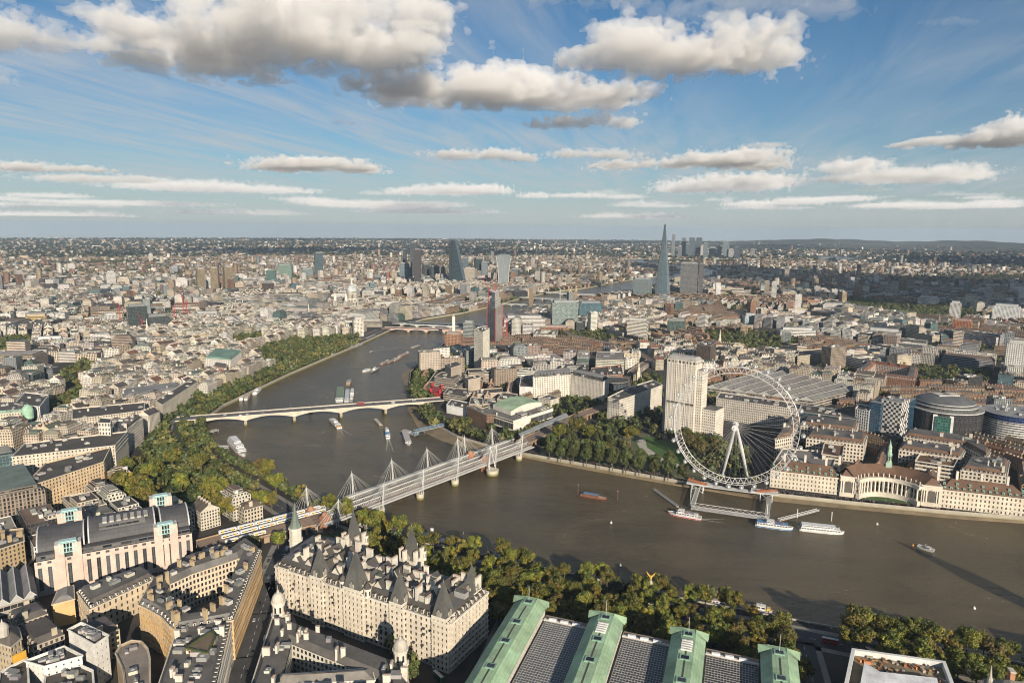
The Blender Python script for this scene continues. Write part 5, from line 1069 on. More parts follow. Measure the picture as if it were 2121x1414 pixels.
# ------------------------------------------------------------------ riverside civic hall with crescent, opposite bank
BT = (.135, .078, .048)
def county():
 L0, R0 = Vector(GX(1594, 1008)), Vector(GX(2089, 1067)); u = (R0-L0).normalized(); n = Vector((-u.y, u.x))
 if n.dot(Vector((CAM[0]-L0.x, CAM[1]-L0.y))) > 0: n = -n
 ang = math.atan2(u.y, u.x)
 def S(px, v): return (Vector(GX(px, v))-L0).dot(u)
 def at(s, d): p = L0+u*s+n*d; return (p.x, p.y)
 a0, a1, b0, b1 = S(1738, 1026), S(1772, 1034), S(1906, 1048), S(1948, 1052); e1 = S(2089, 1067)+14
 ST = (.60, .54, .44); t = thing('civic_hall', 'long pale stone civic hall with brown tiled roof, crescent colonnade and green dormers', 'building', (*at((a0+b1)/2, 12), 5)); EXCL.append(ccw([at(-4, -6), at(e1+4, -6), at(e1+4, 30), at(-4, 30)]))
 w = MB(); wins = []; cb = MB(); roofs = []
 for s0, s1 in ((0, a0), (b1, e1)):
  q = ccw([at(s0, 0), at(s1, 0), at(s1, 22), at(s0, 22)])
  for i in range(4):
   if camface(q[i], q[(i+1) % 4]): facade(w, q[i], q[(i+1) % 4], 5, 24, ST, wins, 3.7, 4.6, .36, .5)
   else: w.wall(q[i], q[(i+1) % 4], 5, 24, ST, 'win', 3.7, 4.6)
  for z, h in ((23.4, 1.0), (9.3, .5), (19, .4)): cb.beam((*at(s0, -.3), z), (*at(s1, -.3), z), .9, h, (.64, .59, .5))
  b = MB(); b.frustum(inset(q, -.4), 24.2, inset(q, 10.4), 34, BT, 'tile', BT); b.build('roof', t)
  r = random.Random(4); m = int((s1-s0)/5.6)
  for k in range(m):
   for row in ((0,) if k % 2 else (0, 1)):
    x, y = at(s0+(k+.5)*(s1-s0)/m, 2.0+row*3.6); b = MB(); z = 25.0+row*3.5; b.box(x, y, z, 1.9, 2.4, 2.3, ang, (.30, .44, .36)); b.box(*at(s0+(k+.5)*(s1-s0)/m, 2.0+row*3.6-1.25), z+.5, 1.2, .06, 1.3, ang, (.04, .05, .05), 'glass'); b.box(x, y, z+2.3, 2.4, 2.9, .3, ang, (.27, .42, .34)); b.build('dormer', t)
  for k in range(3):
   x, y = at(s0+(s1-s0)*(.2+.3*k), 11+2*(k % 2)); chimney(t, x, y, 31, 2.2, 2.6, 11, ang, (.62, .57, .48))
 for s0, s1 in ((a0, a1), (b0, b1)):
  q = ccw([at(s0, -2.5), at(s1, -2.5), at(s1, 24), at(s0, 24)]); w.prism(q, 5, 27.5, ST, 'plain', LEAD, 'roof')
  for z, h in ((26.7, 1.2), (9.3, .6), (22.5, .5)): cb.prism(ccw([at(s0-.4, -3), at(s1+.4, -3), at(s1+.4, 24.4), at(s0-.4, 24.4)]), z, z+h, (.64, .59, .5), 'plain', bottom=True)
  b = MB(); b.frustum(inset(q, 1.5), 28.0, inset(q, min(8, (s1-s0)/2-1)), 37, BT, 'tile', BT); b.build('roof', t)
  m = (s0+s1)/2; hw = 3.4
  for i in range(8):   # flat arch, the shade of a niche put into its dark colour
   t0, t1 = math.pi*i/8, math.pi*(i+1)/8
   w.face([(*at(m-math.cos(t0)*hw, -2.56), 20+math.sin(t0)*hw), (*at(m-math.cos(t0)*hw, -2.56), 10), (*at(m-math.cos(t1)*hw, -2.56), 10), (*at(m-math.cos(t1)*hw, -2.56), 20+math.sin(t1)*hw)], (.10, .09, .075), 'plain')
  for sg in (-1, 1):
   for k in range(2): c = at(m+sg*(hw+1.4+k*2.2), -3.0); b = MB(); b.lathe(c, [(.75, 9.9), (.65, 22.4)], (.64, .59, .5), 'plain', 10); b.build('column', t)
  x, y = at(s1 if s0 == b0 else s0, 20); chimney(t, x, y, 26, 2.6, 3, 17, ang, (.62, .57, .48))
 # crescent
 mid = (a1+b0)/2; ch = (b0-a1)/2; rad = ch*1.12; cd_ = -rad*math.sqrt(max(0, 1-(ch/rad)**2))
 aa = math.asin(ch/rad); N_ = 24
 def arcp(f, r_): a = -aa+2*aa*f; return at(mid+r_*math.sin(a), cd_-4+r_*math.cos(a))
 for i in range(N_):
  f0, f1 = i/N_, (i+1)/N_
  p, q = arcp(f0, rad), arcp(f1, rad); w.wall(p, q, 5, 25.5, (.50, .45, .37), 'slot', 2.4, 5.2)
  cb.beam((*arcp(f0, rad-2.6), 22.6), (*arcp(f1, rad-2.6), 22.6), 2.6, 1.0, (.64, .59, .5)); cb.beam((*arcp(f0, rad-1.4), 23.6), (*arcp(f1, rad-1.4), 23.6), 3.4, 2.6, (.60, .55, .46)); cb.beam((*arcp(f0, rad-2.2), 5), (*arcp(f1, rad-2.2), 5), 3.6, 5.2, (.58, .53, .44))
  p2, q2 = arcp(f0, rad+12), arcp(f1, rad+12)
  roofs.append((arcp(f0, rad+.6), arcp(f1, rad+.6), q2, p2))
 b = MB()
 for p, q, q2, p2 in roofs: b.face([(*p, 26.2), (*q, 26.2), (*q2, 37), (*p2, 37)], BT, 'tile', (2, 6)); b.face([(*p2, 37), (*q2, 37), (*lerp(q2, q, -.9), 26), (*lerp(p2, p, -.9), 26)], BT, 'tile', (2, 6))
 b.build('crescent_roof', t)
 for i in range(16):
  c = arcp((i+.6)/16.2, rad-2.6); b = MB(); b.lathe(c, [(1.05, 10.2), (.95, 11), (.85, 22), (1.1, 22.6)], (.64, .59, .5), 'plain', 10); b.build('column', t)
 for i in range(14):
  c = arcp((i+.5)/14, rad-.5); b = MB(); b.box(*c, 26, .8, .8, 4.6, ang, (.6, .56, .48)); b.build('parapet_post', t)
 w.build('wall', t); cb.build('cornice', t)
 x, y = at(mid+3, rad+cd_+8); b = MB(); G_ = (.32, .45, .35); b.box(x, y, 34, 6, 6, 6, ang, G_, 'roof'); b.lathe((x, y), [(2.9, 40), (2.7, 48), (3.2, 48.4), (2.4, 50), (2.0, 56), (2.3, 56.3), (1.0, 60), (.2, 64), (0, 66)], G_, 'roof', 8)
 for k in range(8): a = k*math.pi/4; b.box(x+math.cos(a)*2.75, y+math.sin(a)*2.75, 42, .2, 1.2, 5, a, (.05, .06, .05), 'glass')
 b.build('copper_spire', t); put_windows(t, wins, (.05, .05, .05), (.45, .42, .36))
 b = MB(); q = [arcp(f, rad-4.5) for f in np.linspace(.12, .88, 12)]+[at(mid+ch*.62, -2), at(mid-ch*.62, -2)]; b.face([(*p, 5.02) for p in (q if area2(q) > 0 else q[::-1])], (.05, .10, .025), 'grass'); struct(b.build('lawn'))
county()
def cb2(label, P, z1=27, court=0, **kw):
 kw.setdefault('roof', 'mansard'); kw.setdefault('roofc', BT); kw.setdefault('mz', 6); kw.setdefault('mi', 4); kw.setdefault('modelled', False); kw.setdefault('nclut', 3)
 return near_building('civic_block', label, 'building', P, z1, (.55, .50, .42), court=court, fl=4.4, pitch=3.8, **kw)
cb2('brown-roofed stone range directly behind the left wing of the civic hall', pp(26, (1600, 956), (1722, 968), (1735, 930), (1622, 922)), 22, roof='flat', roofc=(.18, .17, .16), nclut=8, chim=4)
cb2('long brown-roofed range with arched dormers behind the civic hall spire', pp(28, (1670, 908), (1790, 922), (1797, 903), (1680, 892)), 28, chim=6)
cb2('brown-roofed range with white dormers left of the checkered office', pp(30, (1660, 882), (1772, 895), (1778, 878), (1668, 866)), 30, chim=3)
cb2('brown-roofed side range between the giant wheel and the long station offices', pp(29, (1606, 912), (1640, 905), (1662, 866), (1640, 862)), 29, chim=3)
cb2('brown-roofed range with rows of white dormers in front of the round black hotel', pp(30, (1872, 905), (1996, 924), (2044, 950), (2052, 936), (2006, 910), (1880, 892)), 30, chim=4)
cb2('lower brown-roofed range with tall chimneys behind the right half of the civic hall', pp(28, (1862, 932), (1990, 950), (2000, 934), (1870, 917)), 28, chim=6)
cb2('white flat-roofed block with ribbon windows behind the civic hall crescent', pp(27, (1896, 954), (1975, 966), (1985, 948), (1905, 940)), 27, roof='flat', wmat='band', nclut=5)
cb2('shaded roof range with white gable end at the far right behind the civic hall', pp(27, (1990, 972), (2085, 985), (2092, 955), (2005, 950)), 26, chim=4)
cb2('grey banded modern block beside the brown-roofed ranges behind the civic hall', pp(26, (1702, 940), (1744, 946), (1748, 922), (1708, 916)), 26, roof='flat', wmat='band', nclut=3)

# ------------------------------------------------------------------ office towers, station and halls on the right bank
def shell_tower():
 t = thing('office_tower', 'tall pale stone office tower with small square windows behind the giant wheel', 'tower', (*GX(1420, 890), 5)); ST = (.66, .61, .53); w = MB(); wins = []
 fr, bk = GX(1434, 908), GX(1459, 893); fl_ = Vector(GX(1376, 896)); F0 = Vector(fr); u = (fl_-F0).normalized(); W_ = 34.0
 u = Vector((.0, 1)); u = (Vector(GX(1376, 896))-F0).normalized(); n = Vector((-u.y, u.x))
 if n.dot(Vector((CAM[0]-F0.x, CAM[1]-F0.y))) > 0: n = -n
 Lw = (Vector(GX(1376, 896))-F0).length; ang = math.atan2(u.y, u.x)
 def at(s, d): p = F0+u*s+n*d; return (p.x, p.y)
 zt = 112.0; P = ccw([at(0, 0), at(Lw, 0), at(Lw, 20), at(0, 20)]); EXCL.append(ccw([at(-30, -4), at(Lw+10, -4), at(Lw+10, 40), at(-30, 40)]))
 for i in range(4):
  if camface(P[i], P[(i+1) % 4]):
   facade(w, P[i], P[(i+1) % 4], 13, zt-6, ST, wins, 2.75, 3.75, .40, .56, .5); facade(w, P[i], P[(i+1) % 4], zt-6, zt, ST, wins, 5.5, 6, .7, .55, .8, base=.2); facade(w, P[i], P[(i+1) % 4], 5, 13, (.5, .46, .4), wins, 5.5, 8, .5, .6, .6)
  else: w.wall(P[i], P[(i+1) % 4], 5, zt, ST, 'win')
 q2 = ccw([at(-8, 5), at(Lw+6, 5), at(Lw+6, 22), at(-8, 22)])
 for i in range(4):
  if camface(q2[i], q2[(i+1) % 4]): facade(w, q2[i], q2[(i+1) % 4], 5, 100, ST, wins, 3.0, 3.8, .5, .5, .5)
  else: w.wall(q2[i], q2[(i+1) % 4], 5, 100, ST, 'win')
 w.face([(x, y, 100) for x, y in q2], LEAD, 'roof'); w.build('wall', t)
 b = MB(); b.frustum(inset(P, -.3), zt, inset(P, 3.0), zt+4.5, (.36, .35, .33), 'tile', (.34, .33, .31)); b.build('roof', t)
 for k in range(1, 6):
  b = MB(); s = Lw*k/6; b.prism(ccw([at(s-.35, -.45), at(s+.35, -.45), at(s+.35, 0), at(s-.35, 0)]), 13, zt, (.62, .57, .5), 'plain'); b.build('pilaster', t)
 b = MB(); b.prism(ccw([at(1, -.06), at(Lw-1, -.06), at(Lw-1, 0), at(1, 0)]), 50, 53, (.08, .07, .06), 'plain'); b.build('louvre_band', t)
 q = ccw([at(-28, 8), at(-8, 8), at(-8, 36), at(-28, 36)]); w = MB()
 for i in range(4):
  if camface(q[i], q[(i+1) % 4]): facade(w, q[i], q[(i+1) % 4], 5, 47, ST, wins, 3.0, 3.8, .55, .45, .5)
  else: w.wall(q[i], q[(i+1) % 4], 5, 47, ST, 'win')
 w.face([(x, y, 47) for x, y in q], LEAD, 'roof'); w.build('side_wing', t); put_windows(t, wins, (.035, .035, .035), (.4, .38, .34))
 for s, d in ((Lw-1, 2), (6, 2)): x, y = at(s, d); slim_flag('flagpole on the %s corner of the tall pale office tower roof' % ('left' if s > 10 else 'right'), x, y, zt, 14)
shell_tower()
near_building('office_wing', 'white stone L-shaped office wing left of the tall pale tower', 'building', pp(40, (1259, 823), (1283, 828), (1315, 818), (1372, 797), (1352, 787), (1300, 803)), 40, (.58, .54, .47), pitch=3.2, fl=3.7, wf=.4, nclut=6, cornices=(0, .12))
near_building('apartment_wing', 'white stone apartment wing with dark glazed top, left half of the bent pair', 'building', pp(42, (1104, 782), (1182, 776), (1180, 762), (1110, 768)), 42, (.62, .58, .51), pitch=3.2, fl=3.6, wf=.42, nclut=8, cornices=(0, .1))
near_building('apartment_wing', 'white stone apartment wing with dark glazed top, right half of the bent pair', 'building', pp(42, (1183, 776), (1249, 791), (1262, 782), (1194, 765)), 42, (.62, .58, .51), pitch=3.2, fl=3.6, wf=.42, nclut=8, cornices=(0, .1))
for P_ in (((1106, 777), (1180, 772), (1179, 765), (1112, 771)), ((1186, 772), (1247, 786), (1256, 780), (1195, 768))):
 b = MB(); q = ccw(pp(43, *P_)); b.prism(q, 41.3, 46, (.16, .17, .17), 'slot', (.25, .24, .23), 'roof', 2.6, 4.7); tag(b.build('penthouse', None, (*cen(q), 41)), 'dark glazed penthouse storey on the %s white apartment wing' % ('left' if P_[0][0] < 1150 else 'right'), 'penthouse')
near_building('small_office', 'small white office block in front of the bent white apartment wings', 'building', pp(22, (1114, 823), (1139, 829), (1158, 824), (1136, 816)), 22, (.6, .56, .48), pitch=3.2, fl=3.6, nclut=5)
def concert_hall():
 P = ccw(pp(24, (989, 848), (1063, 871), (1146, 845), (1074, 822))); EXCL.append(P); c = cen(P); t = thing('concert_hall', 'white stone concert hall with curved green copper roof and glazed river front', 'building', (*c, 5)); w = MB(); 
 for i in range(4):
  p0, p1 = P[i], P[(i+1) % 4]; w.wall(p0, p1, 5, 9, (.1, .1, .1), 'slot', 3, 4); w.wall(p0, p1, 9, 11, (.66, .62, .54), 'plain'); w.wall(p0, p1, 19.5, 24, (.68, .64, .56), 'plain' if i % 2 else 'band', 4, 4.5)
  L_ = Vector(p1)-Vector(p0); w.wall(p0, p1, 11, 19.5, (.10, .11, .11), 'slot', 2.2, 8.5)
  a, b2 = Vector(p0).lerp(Vector(p1), .0), Vector(p0).lerp(Vector(p1), .42); nn = Vector((L_.y, -L_.x)).normalized()*.35
  if camface(p0, p1) and p0[1] < c[1]-10 and p1[1] < c[1]+25: w.wall(tuple(a+nn), tuple(b2+nn), 5, 23.5, (.68, .64, .56), 'plain')
 w.face([(x, y, 23.2) for x, y in P], (.15, .14, .13), 'roof'); w.build('wall', t)
 u = (Vector(P[1])-Vector(P[0])); us = [Vector(p) for p in P]; ctr = Vector(c); 
 A = Vector(GX(1021, 841, 27)); B_ = Vector(GX(1058, 855, 27)); C_ = Vector(GX(1122, 836, 27)); D_ = A+C_-B_
 n1 = 12; b = MB(); wl = MB()
 def z(f): return 29.5+4.6*math.sin(math.pi*f)
 for i in range(n1):
  f0, f1 = i/n1, (i+1)/n1; a0, a1, d0, d1 = A.lerp(D_, f0), A.lerp(D_, f1), B_.lerp(C_, f0), B_.lerp(C_, f1)
  f = [(*d0, z(f0)), (*d1, z(f1)), (*a1, z(f1)), (*a0, z(f0))]; b.face(f, (.32, .43, .28), 'roof'); 
  wl.face([(*d0, 23), (*d1, 23), (*d1, z(f1)-.4), (*d0, z(f0)-.4)], (.64, .60, .52)); wl.face([(*a1, 23), (*a0, 23), (*a0, z(f0)-.4), (*a1, z(f1)-.4)], (.64, .60, .52))
  e = [(*d0, z(f0)-.6), (*d1, z(f1)-.6), (*d1, z(f1)+.15), (*d0, z(f0)+.15)]; b.face(e, (.35, .48, .32), 'roof')
 for p, q, fz in ((A, B_, 0), (C_, D_, 1)): wl.face([(*p, 23), (*q, 23), (*q, z(fz)), (*p, z(fz))], (.64, .60, .52))
 b.build('copper_roof', t); wl.build('auditorium_wall', t)
 for q, h in ((pp(26, (1070, 856), (1080, 861), (1092, 857), (1082, 852)), 4), (pp(26, (1112, 844), (1120, 847), (1132, 843), (1124, 840)), 3)): b = MB(); b.prism(ccw(q), 23.2, 23.2+h, (.66, .63, .56), 'band', (.3, .29, .28), 'roof', 3, 4); b.build('roof_pavilion', t)
 clutter(t, P, 23.2, 8, random.Random(2))
concert_hall()
CON = (.36, .31, .25)
near_building('theatre_fly_tower', 'taller blank concrete fly tower of the riverside theatre', 'theatre', pp(42, (922, 754), (934, 762), (956, 755), (944, 748)), 42, CON, wmat='plain', modelled=False, nclut=1, cornices=(.0,))
near_building('theatre_fly_tower', 'nearer square concrete fly tower of the riverside theatre', 'theatre', pp(34, (963, 781), (970, 786), (995, 782), (988, 776)), 34, CON, wmat='plain', modelled=False, nclut=1, cornices=(.0,))
for lb, q, z in (('broad stepped concrete terraces of the theatre beside the river', ((888, 790), (950, 800), (968, 786), (958, 770), (905, 766)), 20), ('upper concrete terrace with slate-grey roof on the theatre', ((900, 780), (940, 786), (956, 776), (915, 770)), 27), ('low concrete terrace in front of the theatre near the red timber hut', ((918, 815), (962, 822), (975, 806), (930, 802)), 16), ('long low concrete slab reaching right from the theatre', ((964, 818), (1040, 812), (1040, 803), (966, 808)), 14), ('flat concrete office terraces right of the theatre towers', ((962, 776), (1026, 776), (1028, 766), (968, 764)), 20), ('upper terrace of the flat concrete offices', ((970, 772), (1020, 770), (1018, 762), (972, 764)), 25), ('rounded concrete gallery building by the white bridge end', ((925, 838), (965, 846), (972, 834), (935, 826)), 18), ('square concrete gallery block with rooflights', ((972, 836), (998, 838), (1000, 824), (976, 822)), 22), ('concrete gallery with ridged rooflights beside the concert hall', ((1030, 826), (1062, 830), (1072, 816), (1042, 812)), 20), ('low concrete studio behind the concert hall', ((1000, 836), (1030, 838), (1032, 826), (1004, 824)), 16), ('white flat-roofed studio block behind the theatre roofs', ((1076, 800), (1104, 802), (1108, 780), (1080, 778)), 26)):
 near_building('concrete_terrace' if 'white' not in lb else 'studio_block', lb, 'building', pp(z, *q), z, CON if 'white' not in lb else (.66, .66, .64), wmat='band' if 'terrace' in lb else 'plain', modelled=False, nclut=4, fl=4, cornices=(0, .35) if 'terrace' in lb else (0,))
for i in range(9):
 a, b2 = GX(1001+i*3.4, 792+i*.3, 18), GX(1024+i*3.6, 806+i*.1, 18)
b = MB(); q = ccw(pp(9, (893, 818), (912, 822), (916, 810), (896, 806))); b.prism(q, 5, 15, (.32, .03, .035), 'plain', (.27, .03, .035), 'roof')
for p in q: b.box(p[0], p[1], 15, 3, 3, 6, 0, (.45, .03, .04))
tag(b.build('red_theatre_hut', None, (*cen(q), 5)), 'bright red timber theatre hut with corner chimneys beside the concrete terraces', 'theatre')
near_building('studio_tower', 'white banded concrete studio tower right of the river bend', 'tower', pp(85, (982, 683), (1000, 687), (1014, 680), (997, 676)), 85, (.66, .62, .53), fl=3.4, pitch=3.4, wf=.6, hf=.42, nclut=4, modelled=True)
def construction_tower():
 P = ccw(pp(100, (1010, 632), (1026, 637), (1041, 629), (1026, 625))); EXCL.append(P); t = thing('tower_under_construction', 'tall tower under construction with red hoists and bare white core on top', 'tower', (*cen(P), 5)); b = MB(); b.prism(P, 5, 98, (.52, .46, .42), 'slot', (.3, .3, .3), 'roof', 4.5, 3.4); b.build('wall', t)
 for i, q in enumerate(inset(P, -1.2)): b = MB(); b.box(q[0], q[1], 5, 1.5, 1.5, 92, 0, (.32, .06, .06)); b.build('hoist', t)
 b = MB(); b.prism(inset(P, 5), 98, 116, (.6, .58, .53), 'win', (.5, .48, .45), 'roof', 5, 6); b.prism(inset(P, 9), 116, 134, (.66, .64, .6), 'win', (.6, .58, .55), 'roof', 6, 6); b.build('concrete_core', t)
 return cen(P)
ctx, cty = construction_tower()
def crane(lab, x, y, z0, h, jl, ja, col=(.45, .04, .05), je=55):
 t = thing('tower_crane', lab, 'crane', (x, y, z0)); b = MB()
 for sx, sy in ((-1, -1), (1, -1), (1, 1), (-1, 1)): b.tube((x+sx, y+sy, z0), (x+sx, y+sy, z0+h), .3, col, 'metal', 4)
 k = int(h/4)
 for i in range(k):
  for sx in (-1, 1): b.tube((x+sx, y-1, z0+i*4), (x+sx, y+1, z0+i*4+4), .2, col, 'metal', 3); b.tube((x-1, y+sx, z0+i*4+4), (x+1, y+sx, z0+i*4), .2, col, 'metal', 3)
 b.build('mast', t); a = R(ja); e = R(je); d = Vector((math.cos(a)*math.cos(e), math.sin(a)*math.cos(e), math.sin(e))); o = Vector((x, y, z0+h)); b = MB(); s = Vector((-math.sin(a), math.cos(a), 0))
 for q in (s*.8, -s*.8, Vector((0, 0, 1.5))): b.tube(o+q, o+d*jl, .28, col, 'metal', 4)
 for i in range(int(jl/4)):
  f0, f1 = i*4/jl, (i*4+4)/jl; b.tube(o+s*.8*(1-f0)+d*jl*f0, o+Vector((0, 0, 1.5))*(1-f1)+d*jl*f1, .16, col, 'metal', 3)
 b.build('jib', t); b = MB(); q = o-Vector((d.x, d.y, 0)).normalized()*8; b.beam(tuple(o), tuple(q), 1.6, 1, col, 'metal'); b.box(q.x, q.y, o.z-2, 3, 3, 3, a, (.3, .3, .3)); b.tube(o, o+Vector((0, 0, 8))-Vector((d.x, d.y, 0))*4, .3, col, 'metal', 4); b.build('counterweight', t)
crane('red crane rising from the left side of the construction tower', ctx-12, cty+14, 5, 135, 40, 70)
crane('red crane standing on the core of the construction tower', ctx, cty, 134, 8, 42, 120, je=60)
def crane_px(lab, u, vt, vb, jl, ja, col=(.45, .04, .05), je=55):
 p = G(u, vb, 8); D = math.hypot(p[0]-CAM[0], p[1]-CAM[1]); d = _fw+_rt*(u-1060.5)/FPX-_up*(vt-707)/FPX; zt = CAM[2]+d[2]/math.hypot(d[0], d[1])*D
 crane(lab, float(p[0]), float(p[1]), 5, max(20, zt-5), jl, ja, col, je)
crane_px('tall red crane behind the dark scaffolded block, right of the pair', 388, 625, 665, 34, 100); crane_px('tall red crane behind the dark scaffolded block, left of the pair', 381, 622, 660, 32, 60)
crane_px('shorter red crane in the middle of the dark scaffolded block', 363, 640, 672, 28, 120); crane_px('red crane leaning left beside the dark scaffolded block', 250, 636, 680, 45, 150); crane_px('red crane low in front of the dark scaffolded block', 296, 665, 690, 26, 80); crane_px('red crane right of the construction tower', 1050, 668, 705, 24, 70)
crane_px('red crane left of the dark twin towers', 807, 566, 590, 55, 80); crane_px('white crane beside the curved blue building at right', 2078, 846, 900, 52, 140, (.6, .6, .6)); crane_px('white crane left of the pale city roofs', 174, 640, 652, 30, 70, (.55, .55, .52)); crane_px('white crane behind the construction tower', 1160, 600, 622, 25, 90, (.6, .6, .58)); crane_px('pale crane among brick streets right of the tallest spire', 1598, 648, 665, 40, 110, (.6, .6, .58)); crane_px('yellow crane pair far off in the shaded right distance', 1975, 570, 585, 60, 60, (.4, .28, .08))
shed('vast grey ridged railway station roof behind the giant wheel', [GX(1461, 800, 20), GX(1684, 828, 20), GX(1784, 803, 20), GX(1588, 764, 20)], 18, 20, 5.5, 8, (.17, .165, .155))
near_building('station_offices', 'long grid-fronted office slab between tall pale tower and station roof', 'building', pp(37, (1484, 824), (1655, 848), (1660, 836), (1492, 812)), 37, (.50, .46, .40), fl=3.5, pitch=2.8, wf=.55, hf=.5, nclut=12)
near_building('glass_office', 'dark blue glass office with white frame right of the grid-fronted slab', 'building', pp(34, (1655, 852), (1774, 868), (1778, 852), (1662, 838)), 34, (.05, .08, .10), wmat='curtain', modelled=False, nclut=8, pitch=3)
near_building('white_stair_tower', 'narrow white office tower between the blue glass office and checkered office', 'tower', pp(46, (1772, 846), (1800, 852), (1806, 842), (1780, 836)), 46, (.66, .66, .64), wmat='slot', modelled=False, nclut=2)
def checker():
 P = ccw(pp(60, (1826, 828), (1868, 836), (1886, 828), (1846, 820))); EXCL.append(P); t = thing('checkered_office', 'office block with black and white checkered facade and blue glass ends', 'building', (*cen(P), 5)); b = MB(); n = 4
 for i in range(4):
  p0, p1 = Vector(P[i]), Vector(P[(i+1) % 4]); L_ = (p1-p0).length; k = max(4, round(L_/3.2)); m = 15; b.wall(P[i], P[(i+1) % 4], 5, 61, (.62, .60, .57), 'plain')
  if not camface(P[i], P[(i+1) % 4]): continue
  nn = Vector(((p1-p0).y, -(p1-p0).x)).normalized()*.06; r = random.Random(i)
  for a in range(k):
   for c in range(m):
    if (a+c) % 2 and r.random() < .93 or r.random() < .08:
     q0, q1 = p0.lerp(p1, a/k)+nn, p0.lerp(p1, (a+1)/k)+nn; b.face([(*q0, 8+c*3.5), (*q1, 8+c*3.5), (*q1, 8+c*3.5+3.4), (*q0, 8+c*3.5+3.4)], (.035, .035, .04), 'glass')
 b.face([(x, y, 60.6) for x, y in P], (.2, .2, .2), 'roof'); b.build('wall', t); clutter(t, P, 60.6, 6, random.Random(1))
 for q in (pp(58, (1802, 830), (1825, 834), (1842, 826), (1820, 822)), pp(56, (1872, 838), (1886, 834), (1898, 826), (1888, 824))): g = MB(); g.prism(ccw(q), 5, 57, (.03, .07, .12), 'curtain', (.2, .2, .2), 'roof', 3, 3.6); g.build('glass_wing', t); EXCL.append(ccw(q))
checker()
def round_hotel():
 c = Vector(GX(1986, 920)); c = c+Vector((52, 4)); t = thing('round_hotel', 'large round black hotel with white grid facade and shallow domed roof', 'building', (c.x, c.y, 5)); rx = 47; N_ = 48; EXCL.append([(c.x+rx*1.1*math.cos(2*math.pi*i/16), c.y+rx*1.1*math.sin(2*math.pi*i/16)) for i in range(16)]); b = MB()
 def ring(r_, i, n=N_): return (c.x+r_*math.cos(2*math.pi*i/n), c.y+r_*math.sin(2*math.pi*i/n))
 for i in range(N_): b.wall(ring(rx, i), ring(rx, i+1), 5, 44, (.045, .045, .048), 'curtain', 2.0, 2.6)
 b.build('wall', t); b = MB()
 for r0, z0, r1, z1, cl, mt in ((rx+.6, 44, rx+.6, 45.2, (.5, .5, .5), 'plain'), (rx+.6, 45.2, 40, 45.2, (.3, .29, .27), 'roof'), (39, 45.2, 39, 49, (.12, .13, .13), 'curtain'), (40, 49, 40, 50, (.55, .55, .55), 'metal'), (40, 50, 36, 50, (.3, .3, .3), 'roof'), (36, 50, 36, 53, (.12, .13, .13), 'curtain'), (37, 53, 37, 54, (.55, .55, .55), 'metal'), (37, 54, 31, 57, (.11, .115, .12), 'tile'), (31, 57, 20, 60.5, (.12, .125, .13), 'tile'), (20, 60.5, 0, 62, (.14, .14, .145), 'tile')):
  for i in range(N_):
   f = [(*ring(r0, i), z0), (*ring(r0, i+1), z0), (*ring(r1, i+1), z1), (*ring(r1, i), z1)]; b.face(f[:3] if r1 == 0 else f, cl, mt, (2, 1))
 b.build('stepped_roof', t); b = MB(); b.box(c.x, c.y, 60.6, 16, 30, 1.8, .3, (.5, .48, .45)); b.box(c.x, c.y, 62.4, 9, 8, .3, .3, (.1, .1, .1)); b.build('roof_light', t)
 d = Vector((CAM[0]-c.x, CAM[1]-c.y)).normalized(); s = Vector((-d.y, d.x)); b = MB(); m = c+d*(rx-.8)
 b.prism(ccw([tuple(m-s*9), tuple(m+s*9), tuple(m+s*9+d*3), tuple(m-s*9+d*3)]), 5, 40, (.05, .14, .12), 'curtain', (.3, .3, .3), 'roof', 3, 4)
 for k in (-9.6, 9.6): q = m+s*k; b.prism(rect(q.x, q.y, 2.4, 5, math.atan2(d.y, d.x)), 5, 42, (.66, .66, .65), 'plain')
 b.build('entrance_glazing', t)
round_hotel()
def ring_office():
 c = Vector(GX(2110, 925))+Vector((50, -12)); t = thing('curved_office', 'curved white-banded office with dark blue top at the right edge', 'building', (c.x, c.y, 5)); N_ = 36; b = MB(); rx = 40; EXCL.append([(c.x+rx*1.1*math.cos(2*math.pi*i/16), c.y+rx*1.1*math.sin(2*math.pi*i/16)) for i in range(16)])
 for i in range(N_):
  p, q = [(c.x+rx*math.cos(2*math.pi*j/N_), c.y+rx*math.sin(2*math.pi*j/N_)) for j in (i, i+1)]; b.wall(p, q, 5, 34, (.6, .6, .58), 'band', 3, 3.4); b.wall(p, q, 34, 42, (.03, .05, .14), 'curtain', 3, 4)
 b.face([(c.x+rx*math.cos(2*math.pi*j/N_), c.y+rx*math.sin(2*math.pi*j/N_), 42) for j in range(N_)], (.25, .25, .25), 'roof'); b.build('wall', t); P = [(c.x+30*math.cos(a), c.y+30*math.sin(a)) for a in np.linspace(0, 5.5, 8)]; clutter(t, P, 42, 8, random.Random(6))
ring_office()
near_building('dark_office_tower', 'dark brown gridded office tower behind the right shoulder of the tall pale tower', 'tower', pp(58, (1443, 712), (1472, 716), (1484, 708), (1458, 705)), 58, (.10, .075, .06), wmat='win', modelled=False, nclut=3)
near_building('round_cinema', 'dark glass drum cinema between white apartment wings and tall pale tower', 'cinema', [(GX(1270, 812, 5)[0]+26*math.cos(a), GX(1270, 812, 5)[1]+26*math.sin(a)) for a in np.linspace(0, 2*math.pi, 24, endpoint=False)], 27, (.06, .07, .08), wmat='curtain', modelled=False, nclut=0)
near_building('brick_institute', 'large red-brown brick block left of the dark drum cinema', 'building', pp(28, (1222, 780), (1290, 775), (1286, 755), (1225, 762)), 28, (.28, .14, .09), modelled=False, nclut=8, chim=3)
